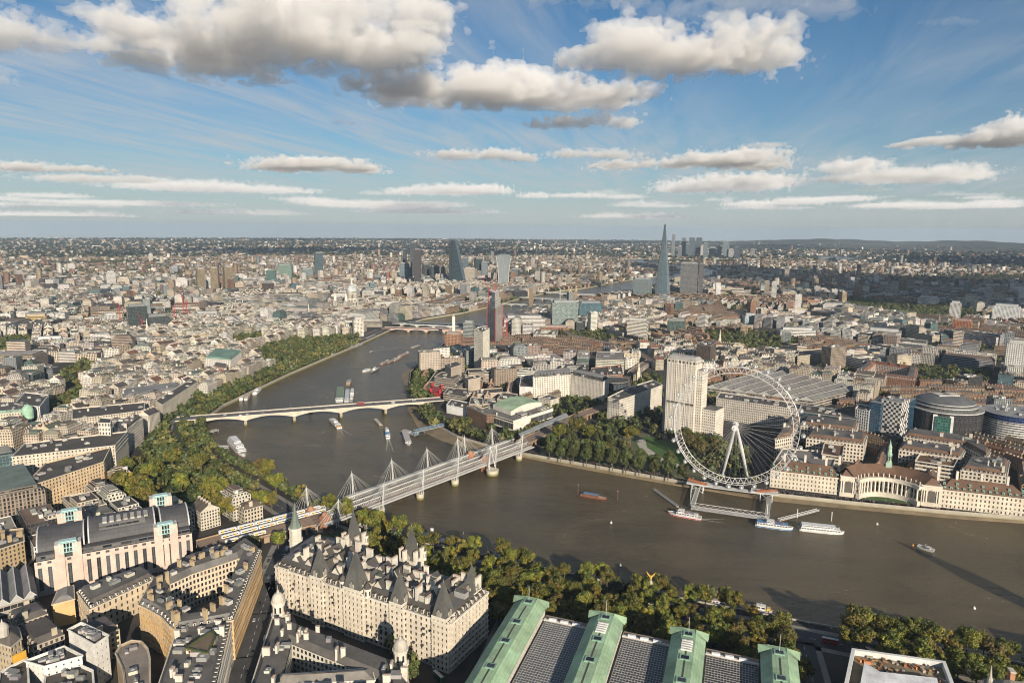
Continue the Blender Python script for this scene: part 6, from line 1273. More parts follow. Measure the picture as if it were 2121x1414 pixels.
def church(lab, u, v, h=38):
 x, y = GX(u, v); t = thing('church', lab, 'church', (x, y, 5)); b = MB(); b.box(x+16, y+3, 5, 30, 15, 12, .1, (.5, .44, .34), 'slot'); b.build('nave', t); b = MB(); b.frustum(rect(x+16, y+3, 31, 16, .1), 17, rect(x+16, y+3, 29, .6, .1), 22, (.16, .15, .14), 'tile', LEAD); b.build('roof', t); b = MB(); b.box(x, y, 5, 6, 6, h*.5, .1, (.55, .5, .4)); b.lathe((x, y), [(2.6, 5+h*.5), (2.4, 5+h*.7), (1.4, 5+h*.72), (1.2, 5+h*.85), (.2, 5+h), (0, 5+h+1)], (.55, .5, .4), 'plain', 8); b.build('steeple', t)
church('pale stone church with columned front and slim steeple left of the tall pale tower', 1322, 790); church('white church steeple among the left bank roofs near the cathedral', 826, 660, 45); church('pale stone church spire among the left bank streets', 306, 700, 50); church('white church steeple below the domed cathedral', 640, 660, 48); church('slim church spire among brick streets in the right distance', 1490, 720, 45)
near_building('brick_estate', 'large red-tiled brick estate with inner courts right of the giant wheel', 'building', pp(22, (1770, 772), (1895, 788), (1902, 764), (1800, 748)), 22, (.26, .13, .085), roof='mansard', roofc=(.20, .085, .05), court=16, modelled=False, nclut=0, chim=8, fl=3.2)
near_building('long_beige_block', 'long beige block with regular bays above the station roof', 'building', pp(26, (1652, 738), (1756, 726), (1752, 718), (1655, 726)), 26, (.48, .42, .32), modelled=False, nclut=5, wmat='slot')

# ------------------------------------------------------------------ distant landmarks
def tower_at(name, lab, u, vb, vt, wpx, col, mat='win', depth=.8, pos=None, top=None, cat='tower', group=None, pitch=3.6, fl=3.6, ang=None, cap=None, roofc=(.25, .25, .25), plant=True):
 if pos: x, y = pos
 else: x, y = GX(u, vb)
 D = math.hypot(x-CAM[0], y-CAM[1]); uu, vv, Z = PX(x, y, 5)
 if top is None:
  d = _fw+_rt*(uu-1060.5)/FPX-_up*(vt-707)/FPX; top = float(CAM[2]+d[2]/math.hypot(d[0], d[1])*D)
 w_ = wpx*Z/FPX; view = math.atan2(y-CAM[1], x-CAM[0]); a = view+math.pi/2 if ang is None else view+math.pi/2+ang
 P = ccw(rect(x, y, w_, w_*depth, a)); EXCL.append(P); t = thing(name, lab, cat, (x, y, 5), group); b = MB(); b.prism(P, 5, top, col, mat, roofc, 'roof', pitch, fl); b.build('wall', t)
 if plant: b = MB(); b.prism(inset(P, w_*.2*min(1, depth)), top, top+min(6, w_*.2), lerp(col, (.3, .3, .3), .5), 'plain', roofc, 'roof'); b.build('roof_plant', t)
 return t, P, top
def spire():
 x, y = 2290, 130; t = thing('glass_spire_tower', 'tallest tapering glass spire tower with splintered tip', 'skyscraper', (x, y, 5)); GL = (.075, .115, .14); base = [(-34, -22), (-14, -35), (20, -33), (35, -12), (30, 22), (8, 35), (-22, 32), (-36, 8)]; EXCL.append([(x+a*1.2, y+c*1.2) for a, c in base]); b = MB(); n = 8
 for i in range(n):
  p, q = base[i], base[(i+1) % n]; tp = 300 if i % 2 else 286
  f = .08 if i % 2 else .15
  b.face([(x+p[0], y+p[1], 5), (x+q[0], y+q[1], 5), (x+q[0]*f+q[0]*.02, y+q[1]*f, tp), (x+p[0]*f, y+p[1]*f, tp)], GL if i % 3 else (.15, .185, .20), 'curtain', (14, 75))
 b.build('glass_facet', t)
 for i, (a, c, h) in enumerate(((-1, -1, 309), (1.5, -.5, 303), (0, 1.5, 306))): b = MB(); b.prism(rect(x+a*2, y+c*2, 2.2, 4, i), 270, h, GL, 'curtain', GL, 'glass'); b.build('tip_shard', t)
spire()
tower_at('hospital_tower', 'dark banded hospital tower just right of the tallest spire', 0, 0, 0, 36, (.16, .165, .17), 'band', .5, (2330, 20), 143); tower_at('hospital_tower', 'narrow darker tower attached right of the banded hospital tower', 0, 0, 0, 9, (.08, .08, .085), 'plain', 1.5, (2318, -28), 143)
def cathedral():
 x, y = 1452, 1166; t = thing('domed_cathedral', 'white stone cathedral with great grey dome above the left bank', 'cathedral', (x, y, 5)); S = (.62, .58, .50); b = MB(); b.box(x, y, 5, 150, 36, 28, -.12, S, 'slot', LEAD, 'roof', 6, 14); b.box(x+4, y, 5, 38, 74, 28, -.12, S, 'slot', LEAD, 'roof', 6, 14); b.build('nave', t); EXCL.append(rect(x, y, 165, 90, -.12)); b = MB(); b.lathe((x, y), [(24, 33), (24, 39), (21, 39), (21, 41), (19.5, 41), (19.5, 60), (21.5, 60), (21.5, 62), (18, 62), (18, 68)], S, 'slot', 28); b.build('drum', t); b = MB(); b.lathe((x, y), [(18.4, 68), (18, 74), (16.2, 80), (13, 85.5), (8.5, 89.5), (4, 91.5)], (.40, .42, .42), 'roof', 28); b.build('dome', t); b = MB(); b.lathe((x, y), [(4, 91.5), (3.6, 92), (3.2, 101), (3.6, 101.5), (1.6, 105), (.6, 107), (.9, 108.5), (.4, 111), (0, 114)], S, 'plain', 10); b.build('lantern', t)
 for sg in (-1, 1): tx, ty = x-70, y+8+sg*20; b = MB(); b.box(tx, ty, 5, 12, 12, 36, -.12, S, 'slot'); b.lathe((tx, ty), [(5, 41), (5, 54), (5.6, 54.5), (3, 58), (2.6, 63), (.5, 68), (0, 70)], S, 'plain', 10); b.build('west_tower', t)
cathedral()
def wedge(lab, x, y, w_, d_, h, col, dirn):
 t = thing('wedge_skyscraper', lab, 'skyscraper', (x, y, 5)); P = rect(x, y, d_, w_, 0); EXCL.append(P); x0, x1, y0, y1 = x-d_/2, x+d_/2, y-w_/2, y+w_/2; T = y1-w_*.28; b = MB()
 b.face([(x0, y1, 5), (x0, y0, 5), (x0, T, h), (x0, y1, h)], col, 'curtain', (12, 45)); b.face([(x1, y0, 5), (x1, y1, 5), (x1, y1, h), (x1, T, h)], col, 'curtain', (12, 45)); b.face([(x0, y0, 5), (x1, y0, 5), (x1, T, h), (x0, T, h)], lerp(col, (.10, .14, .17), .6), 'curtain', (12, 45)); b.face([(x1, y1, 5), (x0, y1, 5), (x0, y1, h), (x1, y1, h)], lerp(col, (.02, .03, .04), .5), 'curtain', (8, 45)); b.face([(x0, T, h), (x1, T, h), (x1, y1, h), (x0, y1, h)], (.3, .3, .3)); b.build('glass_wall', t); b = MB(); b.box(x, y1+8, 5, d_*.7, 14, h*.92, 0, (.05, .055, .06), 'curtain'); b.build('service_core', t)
wedge('dark blue wedge-shaped glass skyscraper sloping down to the right', 2588, 1130, 66, 46, 224, (.035, .055, .07), 1)
def flared():
 x, y = 2498, 880; t = thing('flared_skyscraper', 'pale glass skyscraper that widens towards its rounded top', 'skyscraper', (x, y, 5)); b = MB(); ang = math.atan2(y-CAM[1], x-CAM[0])+math.pi/2; Hn = 14; EXCL.append(rect(x, y, 80, 50, ang))
 def sec(f): wv = 50+22*f**2.2-4*math.sin(math.pi*f); dv = 34+10*f; return rect(x, y, wv, dv, ang), 5+f*(150)
 for i in range(Hn):
  (p, z0), (q, z1) = sec(i/Hn), sec((i+1)/Hn)
  for j in range(4): b.face([(*p[j], z0), (*p[(j+1) % 4], z0), (*q[(j+1) % 4], z1), (*q[j], z1)], (.22, .25, .26), 'curtain', (14 if j % 2 == 0 else 9, 3))
 p, z = sec(1); n = 10
 c0, c1 = Vector(p[0]), Vector(p[1]); c3, c2 = Vector(p[3]), Vector(p[2])
 for i in range(n):
  f0, f1 = i/n, (i+1)/n; h0, h1 = 8*math.sin(math.pi*f0)**.7, 8*math.sin(math.pi*f1)**.7; a0, a1, d0, d1 = c0.lerp(c1, f0), c0.lerp(c1, f1), c3.lerp(c2, f0), c3.lerp(c2, f1)
  b.face([(*a0, z), (*a1, z), (*a1, z+h1), (*a0, z+h0)], (.2, .23, .25), 'glass'); b.face([(*a0, z+h0), (*a1, z+h1), (*d1, z+h1), (*d0, z+h0)], (.28, .31, .33), 'glass'); b.face([(*d1, z), (*d0, z), (*d0, z+h0), (*d1, z+h1)], (.2, .23, .25), 'glass')
 b.build('glass_wall', t)
 for j in (0, 1, 2, 3):
  g = MB()
  for i in range(Hn): (p, z0), (q, z1) = sec(i/Hn), sec((i+1)/Hn); g.tube((*p[j], z0), (*q[j], z1), 1.2, (.6, .62, .62), 'metal', 4)
  g.build('edge_rib', t)
flared()
tower_at('skyscraper', 'black-blue skyscraper left of the pair of dark twin towers', 0, 0, 0, 14, (.05, .065, .08), 'curtain', 1, (2672, 1400), 208); tower_at('skyscraper', 'brown-black skyscraper right of the pair of dark twin towers', 0, 0, 0, 15, (.055, .05, .05), 'curtain', 1, (2457, 1300), 180)
DG, LG, GG, BG_, TN, WT, GB = (.06, .075, .085), (.30, .32, .32), (.15, .22, .19), (.10, .15, .18), (.36, .29, .20), (.62, .60, .55), (.3, .27, .22)
TW = [  # name, label, u, base v, top v, width px, colour, material
 ('barbican_tower', 'leftmost of three ribbed brown concrete towers', 418, 612, 557, 16, (.27, .215, .14), 'slot'), ('barbican_tower', 'middle of three ribbed brown concrete towers', 447, 607, 555, 15, (.27, .215, .14), 'slot'), ('barbican_tower', 'rightmost of three ribbed brown concrete towers', 475, 603, 553, 19, (.27, .215, .14), 'slot'),
 ('glass_tower', 'pale green glass block left of the dark box office', 592, 582, 549, 28, GG, 'curtain'), ('glass_tower', 'dark green glass tower beside the pale green glass block', 563, 590, 560, 18, (.07, .13, .12), 'curtain'), ('dark_box_office', 'low black-brown box office right of the ribbed towers', 556, 611, 586, 22, (.05, .035, .03), 'band'), ('glass_tower', 'tall narrow dark blue tower left of the dark twin towers', 661, 574, 524, 16, (.06, .09, .11), 'curtain'), ('glass_tower', 'slant-topped grey glass block left of the narrow blue tower', 638, 582, 557, 24, (.16, .20, .20), 'curtain'), ('glass_tower', 'grey glass block below the dark twin towers on their left', 838, 585, 546, 18, (.14, .18, .2), 'curtain'), ('glass_tower', 'green patterned glass block below the dark twin towers', 860, 582, 553, 25, (.16, .22, .19), 'curtain'), ('stone_tower', 'slim beige tower left of the grey glass block', 815, 587, 561, 8, TN, 'win'), ('dark_office', 'dark glass office left of the slim beige tower', 787, 586, 573, 26, (.07, .09, .09), 'curtain'), ('office_tower', 'brown tower left of the wedge-shaped skyscraper foot', 920, 580, 553, 13, (.2, .16, .11), 'slot'), ('office_tower', 'beige stepped tower right of the wedge-shaped skyscraper', 958, 578, 556, 9, TN, 'slot'), ('office_tower', 'pale stone tower between wedge and flared skyscrapers', 974, 582, 556, 24, (.5, .44, .36), 'slot'), ('office_tower', 'black glass tower behind the pale stone tower', 990, 577, 536, 14, (.03, .045, .05), 'curtain'), ('office_tower', 'grey glass tower just left of the flared skyscraper', 1004, 578, 543, 13, (.16, .19, .21), 'curtain'), ('office_tower', 'low dark tower right of the flared skyscraper', 1066, 577, 558, 14, (.09, .11, .12), 'curtain'),
 ('office_tower', 'slim dark slab left of the black-blue skyscraper', 839, 576, 516, 8, (.06, .07, .08), 'curtain'), ('office_tower', 'blue-grey block behind the foot of the wedge-shaped skyscraper', 964, 572, 535, 11, (.08, .11, .13), 'curtain'), ('office_tower', 'white block far behind the wedge-shaped skyscraper', 946, 536, 523, 12, (.6, .58, .54), 'win'), ('office_tower', 'slim pale tower behind the flared skyscraper on its left', 1020, 545, 522, 6, (.3, .3, .29), 'win'), ('office_tower', 'dark block between twin towers and wedge-shaped skyscraper', 900, 580, 552, 18, (.05, .06, .065), 'curtain'), ('office_tower', 'dark glass block right of the dark twin towers', 882, 578, 548, 14, (.045, .05, .055), 'curtain'), ('office_tower', 'grey tower in the shaded distance right of the flared skyscraper', 1103, 556, 536, 9, (.3, .28, .26), 'win'),
 ('chimney_tower', 'square brown brick chimney tower beyond the construction tower', 1100, 634, 596, 8, (.20, .14, .085), 'plain'), ('glass_office', 'angular grey-green glass office right of the construction tower', 1168, 680, 626, 54, (.20, .25, .24), 'curtain'), ('glass_office', 'blue glass office behind the angular grey-green office', 1222, 662, 627, 46, (.08, .14, .17), 'curtain'), ('white_office', 'white office with horizontal bands below the tallest spire on the left', 1320, 706, 663, 40, (.60, .57, .50), 'band'), ('white_office', 'long white banded office right of the construction tower', 1086, 686, 657, 84, (.58, .56, .52), 'band'), ('brick_office', 'red brick block with white stripes below the angular glass office', 1148, 688, 677, 58, (.32, .14, .08), 'slot'), ('brick_flats', 'orange brick riverside block with slim white tower left of the studio tower', 940, 722, 692, 34, (.33, .18, .11), 'win'), ('glass_flats', 'grey and white apartment tower behind the studio tower', 972, 705, 668, 22, (.28, .31, .3), 'band'), ('white_office', 'stepped white offices in front of the tallest spire', 1180, 660, 640, 30, WT, 'band'), ('glass_office', 'dark green glass block below the tallest spire on its left', 1330, 612, 578, 38, (.13, .16, .17), 'curtain'),
 ('white_tower', 'tall slim white tower among brick streets right of the banded hospital tower', 1602, 620, 584, 10, (.56, .56, .54), 'band'), ('brown_tower', 'brown tower beside the tall slim white tower', 1587, 615, 582, 9, GB, 'win'), ('beige_tower', 'beige tower in the sunlit right distance, left of two', 1629, 576, 555, 9, (.5, .45, .38), 'win'), ('beige_tower', 'beige tower in the sunlit right distance, right of two', 1657, 569, 552, 9, (.5, .45, .38), 'win'), ('white_slab', 'white slab block in the shaded right distance', 1922, 634, 616, 36, (.6, .62, .62), 'band'), ('white_slab', 'white and dark twin slab tower in the right distance', 1976, 665, 627, 20, (.58, .58, .56), 'slot'), ('white_slab', 'broad white gridded hospital-like slab near the right edge', 2082, 664, 633, 46, (.62, .64, .64), 'win'), ('tower_block', 'white apartment tower with dark windows at the right edge', 2102, 786, 710, 42, (.55, .55, .52), 'win'), ('tower_block', 'grey-brown tower block right of the long beige block', 1845, 722, 694, 26, (.28, .22, .18), 'win'), ('white_slab', 'long white office slab in the middle of the right bank streets', 1830, 702, 684, 62, (.58, .58, .55), 'band'), ('frame_building', 'orange-framed school building in the right distance', 1992, 684, 664, 34, (.42, .15, .06), 'slot'), ('white_slab', 'long white office with dark tower end behind the long beige block', 1648, 700, 682, 70, (.6, .6, .57), 'band'), ('tower_block', 'grey glazed block in front of the long white office', 1628, 712, 688, 18, (.2, .22, .22), 'curtain'), ('tower_block', 'beige tower block right of the brown tower', 1692, 655, 640, 20, (.5, .43, .33), 'win'), ('tower_block', 'brick tower block left of the beige tower block', 1637, 640, 624, 14, (.42, .27, .2), 'win'), ('tower_block', 'small brick tower left of the dark gridded tower', 1424, 720, 694, 15, (.28, .18, .12), 'win'), ('tower_block', 'brown brick tower behind the dark gridded office tower', 1541, 694, 674, 13, (.36, .27, .18), 'win'), ('glass_office', 'glass block patterned in blue and white on the right bank', 1552, 672, 652, 26, (.3, .36, .38), 'curtain'), ('dark_office', 'black and green glass office left of the elevated railway', 1400, 690, 664, 36, (.07, .1, .09), 'curtain'),
 ('white_tower', 'white tower far off at the left, above the pale roofs', 147, 562, 547, 13, (.6, .58, .54), 'win'), ('beige_tower', 'grey-beige tower at the left below the white tower', 149, 606, 580, 15, (.42, .37, .3), 'win'), ('grey_tower', 'wide grey tower near the left edge', 40, 578, 562, 13, (.4, .38, .35), 'win'), ('dark_tower', 'dark tower cut by the left edge of the photo', 2, 612, 572, 12, (.16, .15, .15), 'win'), ('beige_tower', 'low beige tower, left of the beige pair', 185, 600, 587, 17, (.5, .43, .33), 'win'), ('beige_tower', 'low beige tower, right of the beige pair', 207, 598, 583, 16, (.5, .43, .33), 'win'), ('beige_slab', 'wide beige slab tower left of the ribbed towers', 258, 598, 576, 22, (.52, .46, .37), 'win'), ('white_tower', 'white drum-topped tower beside the wide beige slab', 232, 600, 564, 17, (.58, .56, .53), 'band'), ('dark_block', 'dark glass block between beige slab and white block', 330, 590, 576, 20, (.06, .07, .09), 'curtain'), ('white_block', 'white block left of the ribbed towers', 377, 597, 577, 22, (.6, .58, .56), 'win'), ('white_block', 'small white block between the first two ribbed towers', 434, 604, 576, 11, (.6, .6, .6), 'slot'), ('beige_tower', 'small far tower above the white block', 313, 541, 526, 8, (.5, .46, .4), 'win'), ('grey_block', 'wide grey block far off above the ribbed towers', 362, 566, 553, 16, (.3, .32, .34), 'band'), ('white_tower', 'pair of far white towers above the pale green glass block', 563, 521, 515, 12, (.62, .6, .56), 'win'), ('beige_tower', 'beige tower beside the wide beige slab on its left', 282, 606, 590, 15, (.5, .4, .28), 'slot'),
 ('scaffolded_block', 'tall dark scaffolded block amid red cranes', 287, 690, 634, 36, (.055, .07, .07), 'curtain'), ('scaffolded_block', 'long dark glass block beside the tall scaffolded block', 318, 686, 655, 58, (.07, .085, .085), 'curtain'), ('scaffolded_block', 'grey panelled office right of the dark scaffolded blocks', 432, 672, 648, 46, (.36, .36, .34), 'slot'), ('yellow_office', 'ochre yellow office block at the left among pale roofs', 79, 674, 654, 38, (.48, .34, .13), 'band'), ('white_tent_roof', 'big plain white covered roof at the left among pale roofs', 106, 722, 701, 50, (.74, .74, .73), 'plain'), ('white_office', 'white office left of the tall dark scaffolded block', 230, 676, 652, 26, (.6, .6, .58), 'slot'), ('brick_block', 'long red brick block below the ribbed towers', 450, 618, 610, 62, (.36, .17, .1), 'band'),
 ('river_station', 'low modern offices beside the bank right of the red arch bridge', 770, 676, 664, 44, (.34, .31, .26), 'band'), ('stone_office', 'pale stone gabled office at the left end of the red arch bridge', 742, 696, 660, 20, (.6, .57, .5), 'win'), ('white_office', 'long white stone office beside the cathedral', 800, 640, 628, 60, (.6, .58, .52), 'win'),
]
for k_, (nm, lb, u, vb, vt, wp, cl, mt) in enumerate(TW):
 tower_at(nm, lb, u, vb, vt, wp, cl, mt, .7 if wp < 30 else .45, ang=random.Random(k_).uniform(-.35, .35))
x, y = GX(940, 702); b = MB(); b.box(x, y, 5, 7, 7, 58, .2, (.62, .60, .55), 'plain'); b.box(x, y, 63, 5, 5, 5, .2, (.5, .5, .48), 'slot'); tag(b.build('slim_tower', None, (x, y, 5)), 'slim white riverside tower above the orange brick block', 'tower')
for i, (px_, py_) in enumerate(((1990, 484), (2004, 462))): 
 b = MB(); b.box(px_, py_, 5, 14, 12, 36, .1, (.42, .30, .16), 'slot'); b.lathe((px_, py_), [(6, 41), (4, 46), (1, 50), (0, 55)], (.4, .3, .18), 'plain', 8); tag(b.build('station_tower', None, (px_, py_, 5)), 'brown brick station tower with small dome, %s of the twin riverside pair' % ('right' if i == 0 else 'left'), 'tower')
r = random.Random(9)
CW = [(1386, 236, 7, (.16, .18, .2)), (1407, 200, 9, (.12, .14, .16)), (1424, 205, 12, (.09, .11, .13)), (1438, 200, 12, (.08, .1, .12)), (1452, 150, 10, (.14, .16, .18)), (1493, 165, 13, (.16, .19, .21)), (1466, 95, 14, (.2, .22, .23)), (1516, 110, 12, (.07, .08, .1)), (1415, 130, 10, (.1, .12, .14)), (1480, 110, 9, (.25, .27, .27)), (1400, 110, 8, (.14, .15, .16)), (1548, 90, 9, (.2, .2, .2)), (1446, 115, 8, (.4, .38, .34)), (1504, 85, 10, (.3, .3, .3))]
for i, (u, h, w_, cl) in enumerate(CW):
 d = _fw+_rt*(u-1060.5)/FPX; d = d/math.hypot(d[0], d[1]); q = CAM+d*(7650+r.uniform(-300, 300)); 
 tower_at('dockland_tower', 'grey-blue glass tower in the far business cluster right of the tallest spire', 0, 0, 0, w_, cl, 'curtain', .9, (float(q[0]), float(q[1])), h*.93+12, group='far business towers')
# ------------------------------------------------------------------ gardens, roads and pavements
def sheet(name, P, z, col, mat, label=None):
 b = MB(); b.face([(x, y, z) for x, y in ccw(P)], col, mat); return struct(b.build(name), label=label)
ASPH, PAVE = (.055, .055, .057), (.22, .205, .18)
PARKS = []
def strip(name, pts, w_, z, col, mat, kerb=False):
 b = MB()
 for p, q in zip(pts, pts[1:]):
  u = (Vector(q)-Vector(p)).normalized(); n = Vector((-u.y, u.x))*w_/2; P, Q = Vector(p)-u*.5, Vector(q)+u*.5
  if kerb: b.beam((P.x, P.y, z-.12), (Q.x, Q.y, z-.12), w_, .12, col, mat)
  else: b.face([(*(P-n), z), (*(Q-n), z), (*(Q+n), z), (*(P+n), z)], col, mat)
 return struct(b.build(name))
ROADS = []
def road(pts, w_, pave=4.0, z=5.0):
 for p, q in zip(pts, pts[1:]):
  u = (Vector(q)-Vector(p)).normalized(); n = Vector((-u.y, u.x))*(w_/2+pave); P, Q = Vector(p), Vector(q); ROADS.append(ccw([tuple(P-n), tuple(Q-n), tuple(Q+n), tuple(P+n)]))
 strip('pavement', pts, w_+pave*2, z+.004, PAVE, 'plain'); strip('road', pts, w_, z+.010, ASPH, 'roof')
 b = MB()
 for p, q in zip(pts, pts[1:]):
  P, Q = Vector(p), Vector(q); L_ = (Q-P).length; u = (Q-P)/L_
  for i in range(int(L_/9)): a = P+u*i*9; c = a+u*4; n = Vector((-u.y, u.x))*.12; b.face([(*(a-n), z+.018), (*(c-n), z+.018), (*(c+n), z+.018), (*(a+n), z+.018)], (.6, .6, .58), 'plain')
 struct(b.build('road_marking'))
EMB = [(-410, -560), (-352, -300), (-344, -164), (-328, -60), (-313, 48), (-290, 162), (-275, 244), (-263, 308), (-248, 362), (-208, 445), (-170, 503), (-146, 540), (-122, 582), (-74, 652), (-6, 728), (66, 778), (160, 806), (274, 816), (408, 830), (615, 842), (772, 852), (1014, 872)]
road(EMB, 18, 5)
NAV = [GX(487, 1440), GX(512, 1360), GX(540, 1270), GX(566, 1190), GX(583, 1150), GX(592, 1128)]
road(NAV, 15, 5)
road([GX(560, 1205), (-438, 300), (-452, 214), (-470, 190)], 9, 2.5)
road([(-520, 190), (-440, 181), (-345, 182), (-285, 160)], 11, 3.5)
road([(-420, -22), (-330, -24)], 14, 4)
for nm, P in (('lawn', pp(5, (1015, 1240), (1120, 1180), (1300, 1225), (1430, 1262), (1380, 1290), (1140, 1255))), ('lawn', pp(5, (640, 1105), (760, 1095), (880, 1140), (1000, 1200), (1010, 1250), (940, 1190), (800, 1130))), ('lawn', pp(5, (250, 1055), (300, 960), (370, 880), (405, 900), (430, 980), (480, 1030), (420, 1075))), ('lawn', pp(5, (520, 735), (620, 702), (735, 698), (700, 722), (560, 765)))):
 sheet(nm, P, 5.02, (.035, .06, .018), 'grass'); PARKS.append(ccw(P))
JG = pp(5, (1118, 925), (1210, 905), (1300, 890), (1372, 905), (1440, 925), (1480, 985), (1430, 998), (1250, 966), (1120, 942)); PARKS.append(ccw(JG))
sheet('park_ground', JG, 5.012, (.10, .10, .055), 'grass'); sheet('lawn', pp(5, (1310, 912), (1345, 902), (1400, 925), (1432, 965), (1380, 975), (1330, 945)), 5.03, (.055, .115, .022), 'grass')
sheet('path', pp(5, (1316, 912), (1336, 908), (1340, 926), (1372, 948), (1420, 966), (1416, 971), (1362, 955), (1328, 932)), 5.045, (.42, .39, .34), 'plain')
sheet('lawn', pp(5, (1342, 922), (1372, 926), (1402, 948), (1392, 955), (1362, 944)), 5.06, (.05, .11, .02), 'grass')
b = MB()
for i in range(2, 16):
 p, q = Vector(SB[i]), Vector(SB[i+1]); u = (q-p).normalized(); n = Vector((u.y, -u.x))*9
 if n.x*1+n.y*0 < -99: n = -n
 b.face([(*p, 5.02), (*(p+n), 5.02), (*(q+n), 5.02), (*q, 5.02)], (.40, .36, .30), 'plain')
 b.face([(*q, 5.02), (*(q+n), 5.02), (*(p+n), 5.02), (*p, 5.02)], (.40, .36, .30), 'plain')
struct(b.build('promenade'))
GREENS = []
OPEN = [pp(5, (1255, 800), (1480, 800), (1485, 905), (1440, 925), (1255, 888)), pp(5, (1475, 905), (1490, 858), (1660, 882), (1600, 960), (1560, 990), (1470, 990)), pp(5, (1085, 908), (1275, 845), (1262, 800), (1150, 838), (1070, 880)), pp(5, (1130, 905), (1290, 838), (1300, 882), (1240, 884), (1120, 930))]
PARKS += [ccw(P) for P in OPEN]+[ccw(pp(5, (588, 1235), (700, 1330), (950, 1420), (850, 1440), (780, 1420), (560, 1290))), ccw(pp(20, (185, 1255), (330, 1195), (398, 1120), (70, 1215)))]
PARKS.append([(-374, 178), (-240, 178), (-256, 60), (-285, -40), (-330, -200), (-400, -200), (-398, -12), (-382, 60), (-372, 120)])
PARKS.append([(-318, 335), (-222, 356), (-212, 320), (-228, 250), (-240, 176), (-372, 176), (-372, 190)])
for P in (pp(5, (170, 745), (200, 760), (160, 800), (120, 812), (100, 800)), pp(5, (92, 850), (170, 800), (165, 835), (100, 880)), pp(5, (480, 700), (540, 690), (545, 715), (490, 720)), pp(5, (-10, 700), (60, 700), (60, 735), (-10, 740)), pp(5, (1160, 690), (1260, 690), (1250, 705), (1165, 705)), pp(5, (1460, 690), (1640, 690), (1650, 720), (1600, 735), (1480, 715)), pp(5, (1640, 760), (1770, 770), (1765, 790), (1650, 775)), pp(5, (1720, 615), (2000, 640), (2040, 660), (1800, 655)), pp(5, (1900, 760), (2050, 770), (2040, 800), (1905, 795)), pp(5, (1310, 780), (1370, 780), (1372, 802), (1320, 800))):
 GREENS.append(ccw(P))

# ------------------------------------------------------------------ the streets: city fabric laid out in districts of differing grain
boxes_ = [(min(p[0] for p in P), min(p[1] for p in P), max(p[0] for p in P), max(p[1] for p in P), P) for P in EXCL+PARKS+ROADS+GREENS]
def blocked(x, y):
 for x0, y0, x1, y1, P in boxes_:
  if x0 <= x <= x1 and y0 <= y <= y1 and inpoly(x, y, P): return True
 return False
NBs = [Vector(p) for p in NB]; SBs = [Vector(p) for p in SB]
def dist_poly(x, y, pts):
 best = 1e9; v = Vector((x, y))
 for p, q in zip(pts, pts[1:]):
  d = q-p; t = max(0, min(1, (v-p).dot(d)/d.length_squared)); best = min(best, (v-p-d*t).length)
 return best
def in_view(x, y, m=120):
 u, v, Z = PX(x, y, 15); return Z > 40 and -m < u < 2121+m and v < 1500
R2 = random.Random(21)
STONEC = [(.56, .51, .43), (.60, .56, .49), (.50, .45, .37), (.46, .41, .33), (.63, .60, .54), (.52, .44, .33), (.40, .34, .27)]
BRICKC = [(.30, .155, .095), (.33, .20, .125), (.26, .15, .10), (.38, .28, .18), (.34, .26, .17), (.30, .215, .14), (.42, .34, .24)]
BRICKC = [tuple(.85*x for x in c) for c in BRICKC]
OFFC = [(.56, .53, .47), (.62, .60, .56), (.40, .38, .35), (.22, .24, .25), (.52, .45, .36), (.46, .40, .32), (.66, .65, .62), (.30, .24, .19)]
RBR = [(.105, .073, .056), (.14, .078, .053), (.09, .077, .068), (.08, .075, .07), (.115, .09, .072)]
RGR = [(.08, .074, .068), (.11, .103, .093), (.14, .125, .105), (.065, .057, .05), (.19, .175, .15), (.28, .26, .23), (.16, .115, .08), (.11, .15, .125)]
specs = []
def lot(kind, cx, cy, lx, ly, a, h, roof):
 for sx, sy in ((0, 0), (-.45, -.45), (.45, -.45), (.45, .45), (-.45, .45)):
  c, s = math.cos(a), math.sin(a); x, y = cx+sx*lx*c-sy*ly*s, cy+sx*lx*s+sy*ly*c
  if blocked(x, y) or inpoly(x, y, RIVER): return
 d = math.hypot(cx-CAM[0], cy-CAM[1])
 if cx < 2700:
  if cx < 1100 and dist_poly(cx, cy, NBs[:16]) < 34+max(lx, ly)/2: return
  if dist_poly(cx, cy, SBs[:20]) < 20+min(lx, ly)/2: return
 specs.append((kind, cx, cy, lx, ly, a, h, roof, h*max(lx, ly)/d/d))
seeds = []
for gx in range(-3, 18):
 for gy in range(-14, 18):
  x, y = gx*270+R2.uniform(-110, 110), gy*270+R2.uniform(-110, 110); D = math.hypot(x-CAM[0], y-CAM[1])
  if D > 3600 or not in_view(x, y, 600): continue
  north = dist_poly(x, y, NBs) < dist_poly(x, y, SBs) if not inpoly(x, y, RIVER) else y > 500
  d = min(range(len(NB)-1), key=lambda i: math.hypot(NB[i][0]-x, NB[i][1]-y)); u = Vector((NB[d+1][0]-NB[d][0], NB[d+1][1]-NB[d][1]))
  a = math.atan2(u.y, u.x) if (north and dist_poly(x, y, NBs) < 420) else R2.uniform(0, math.pi)
  if north: kind = R2.choices(['stone', 'office', 'terrace', 'estate'], [.74, .26, 0, 0] if x < 900 else [.42, .54, 0, .04])[0]
  else: kind = R2.choices(['stone', 'office', 'terrace', 'estate'], [.12, .34, .36, .18] if x < 1500 else [.05, .3, .35, .3])[0]
  if D > 2500 and R2.random() < .35: kind = 'estate'
  seeds.append((x, y, a, kind))
treespots = []
SX = np.array([s[0] for s in seeds]); SY = np.array([s[1] for s in seeds])
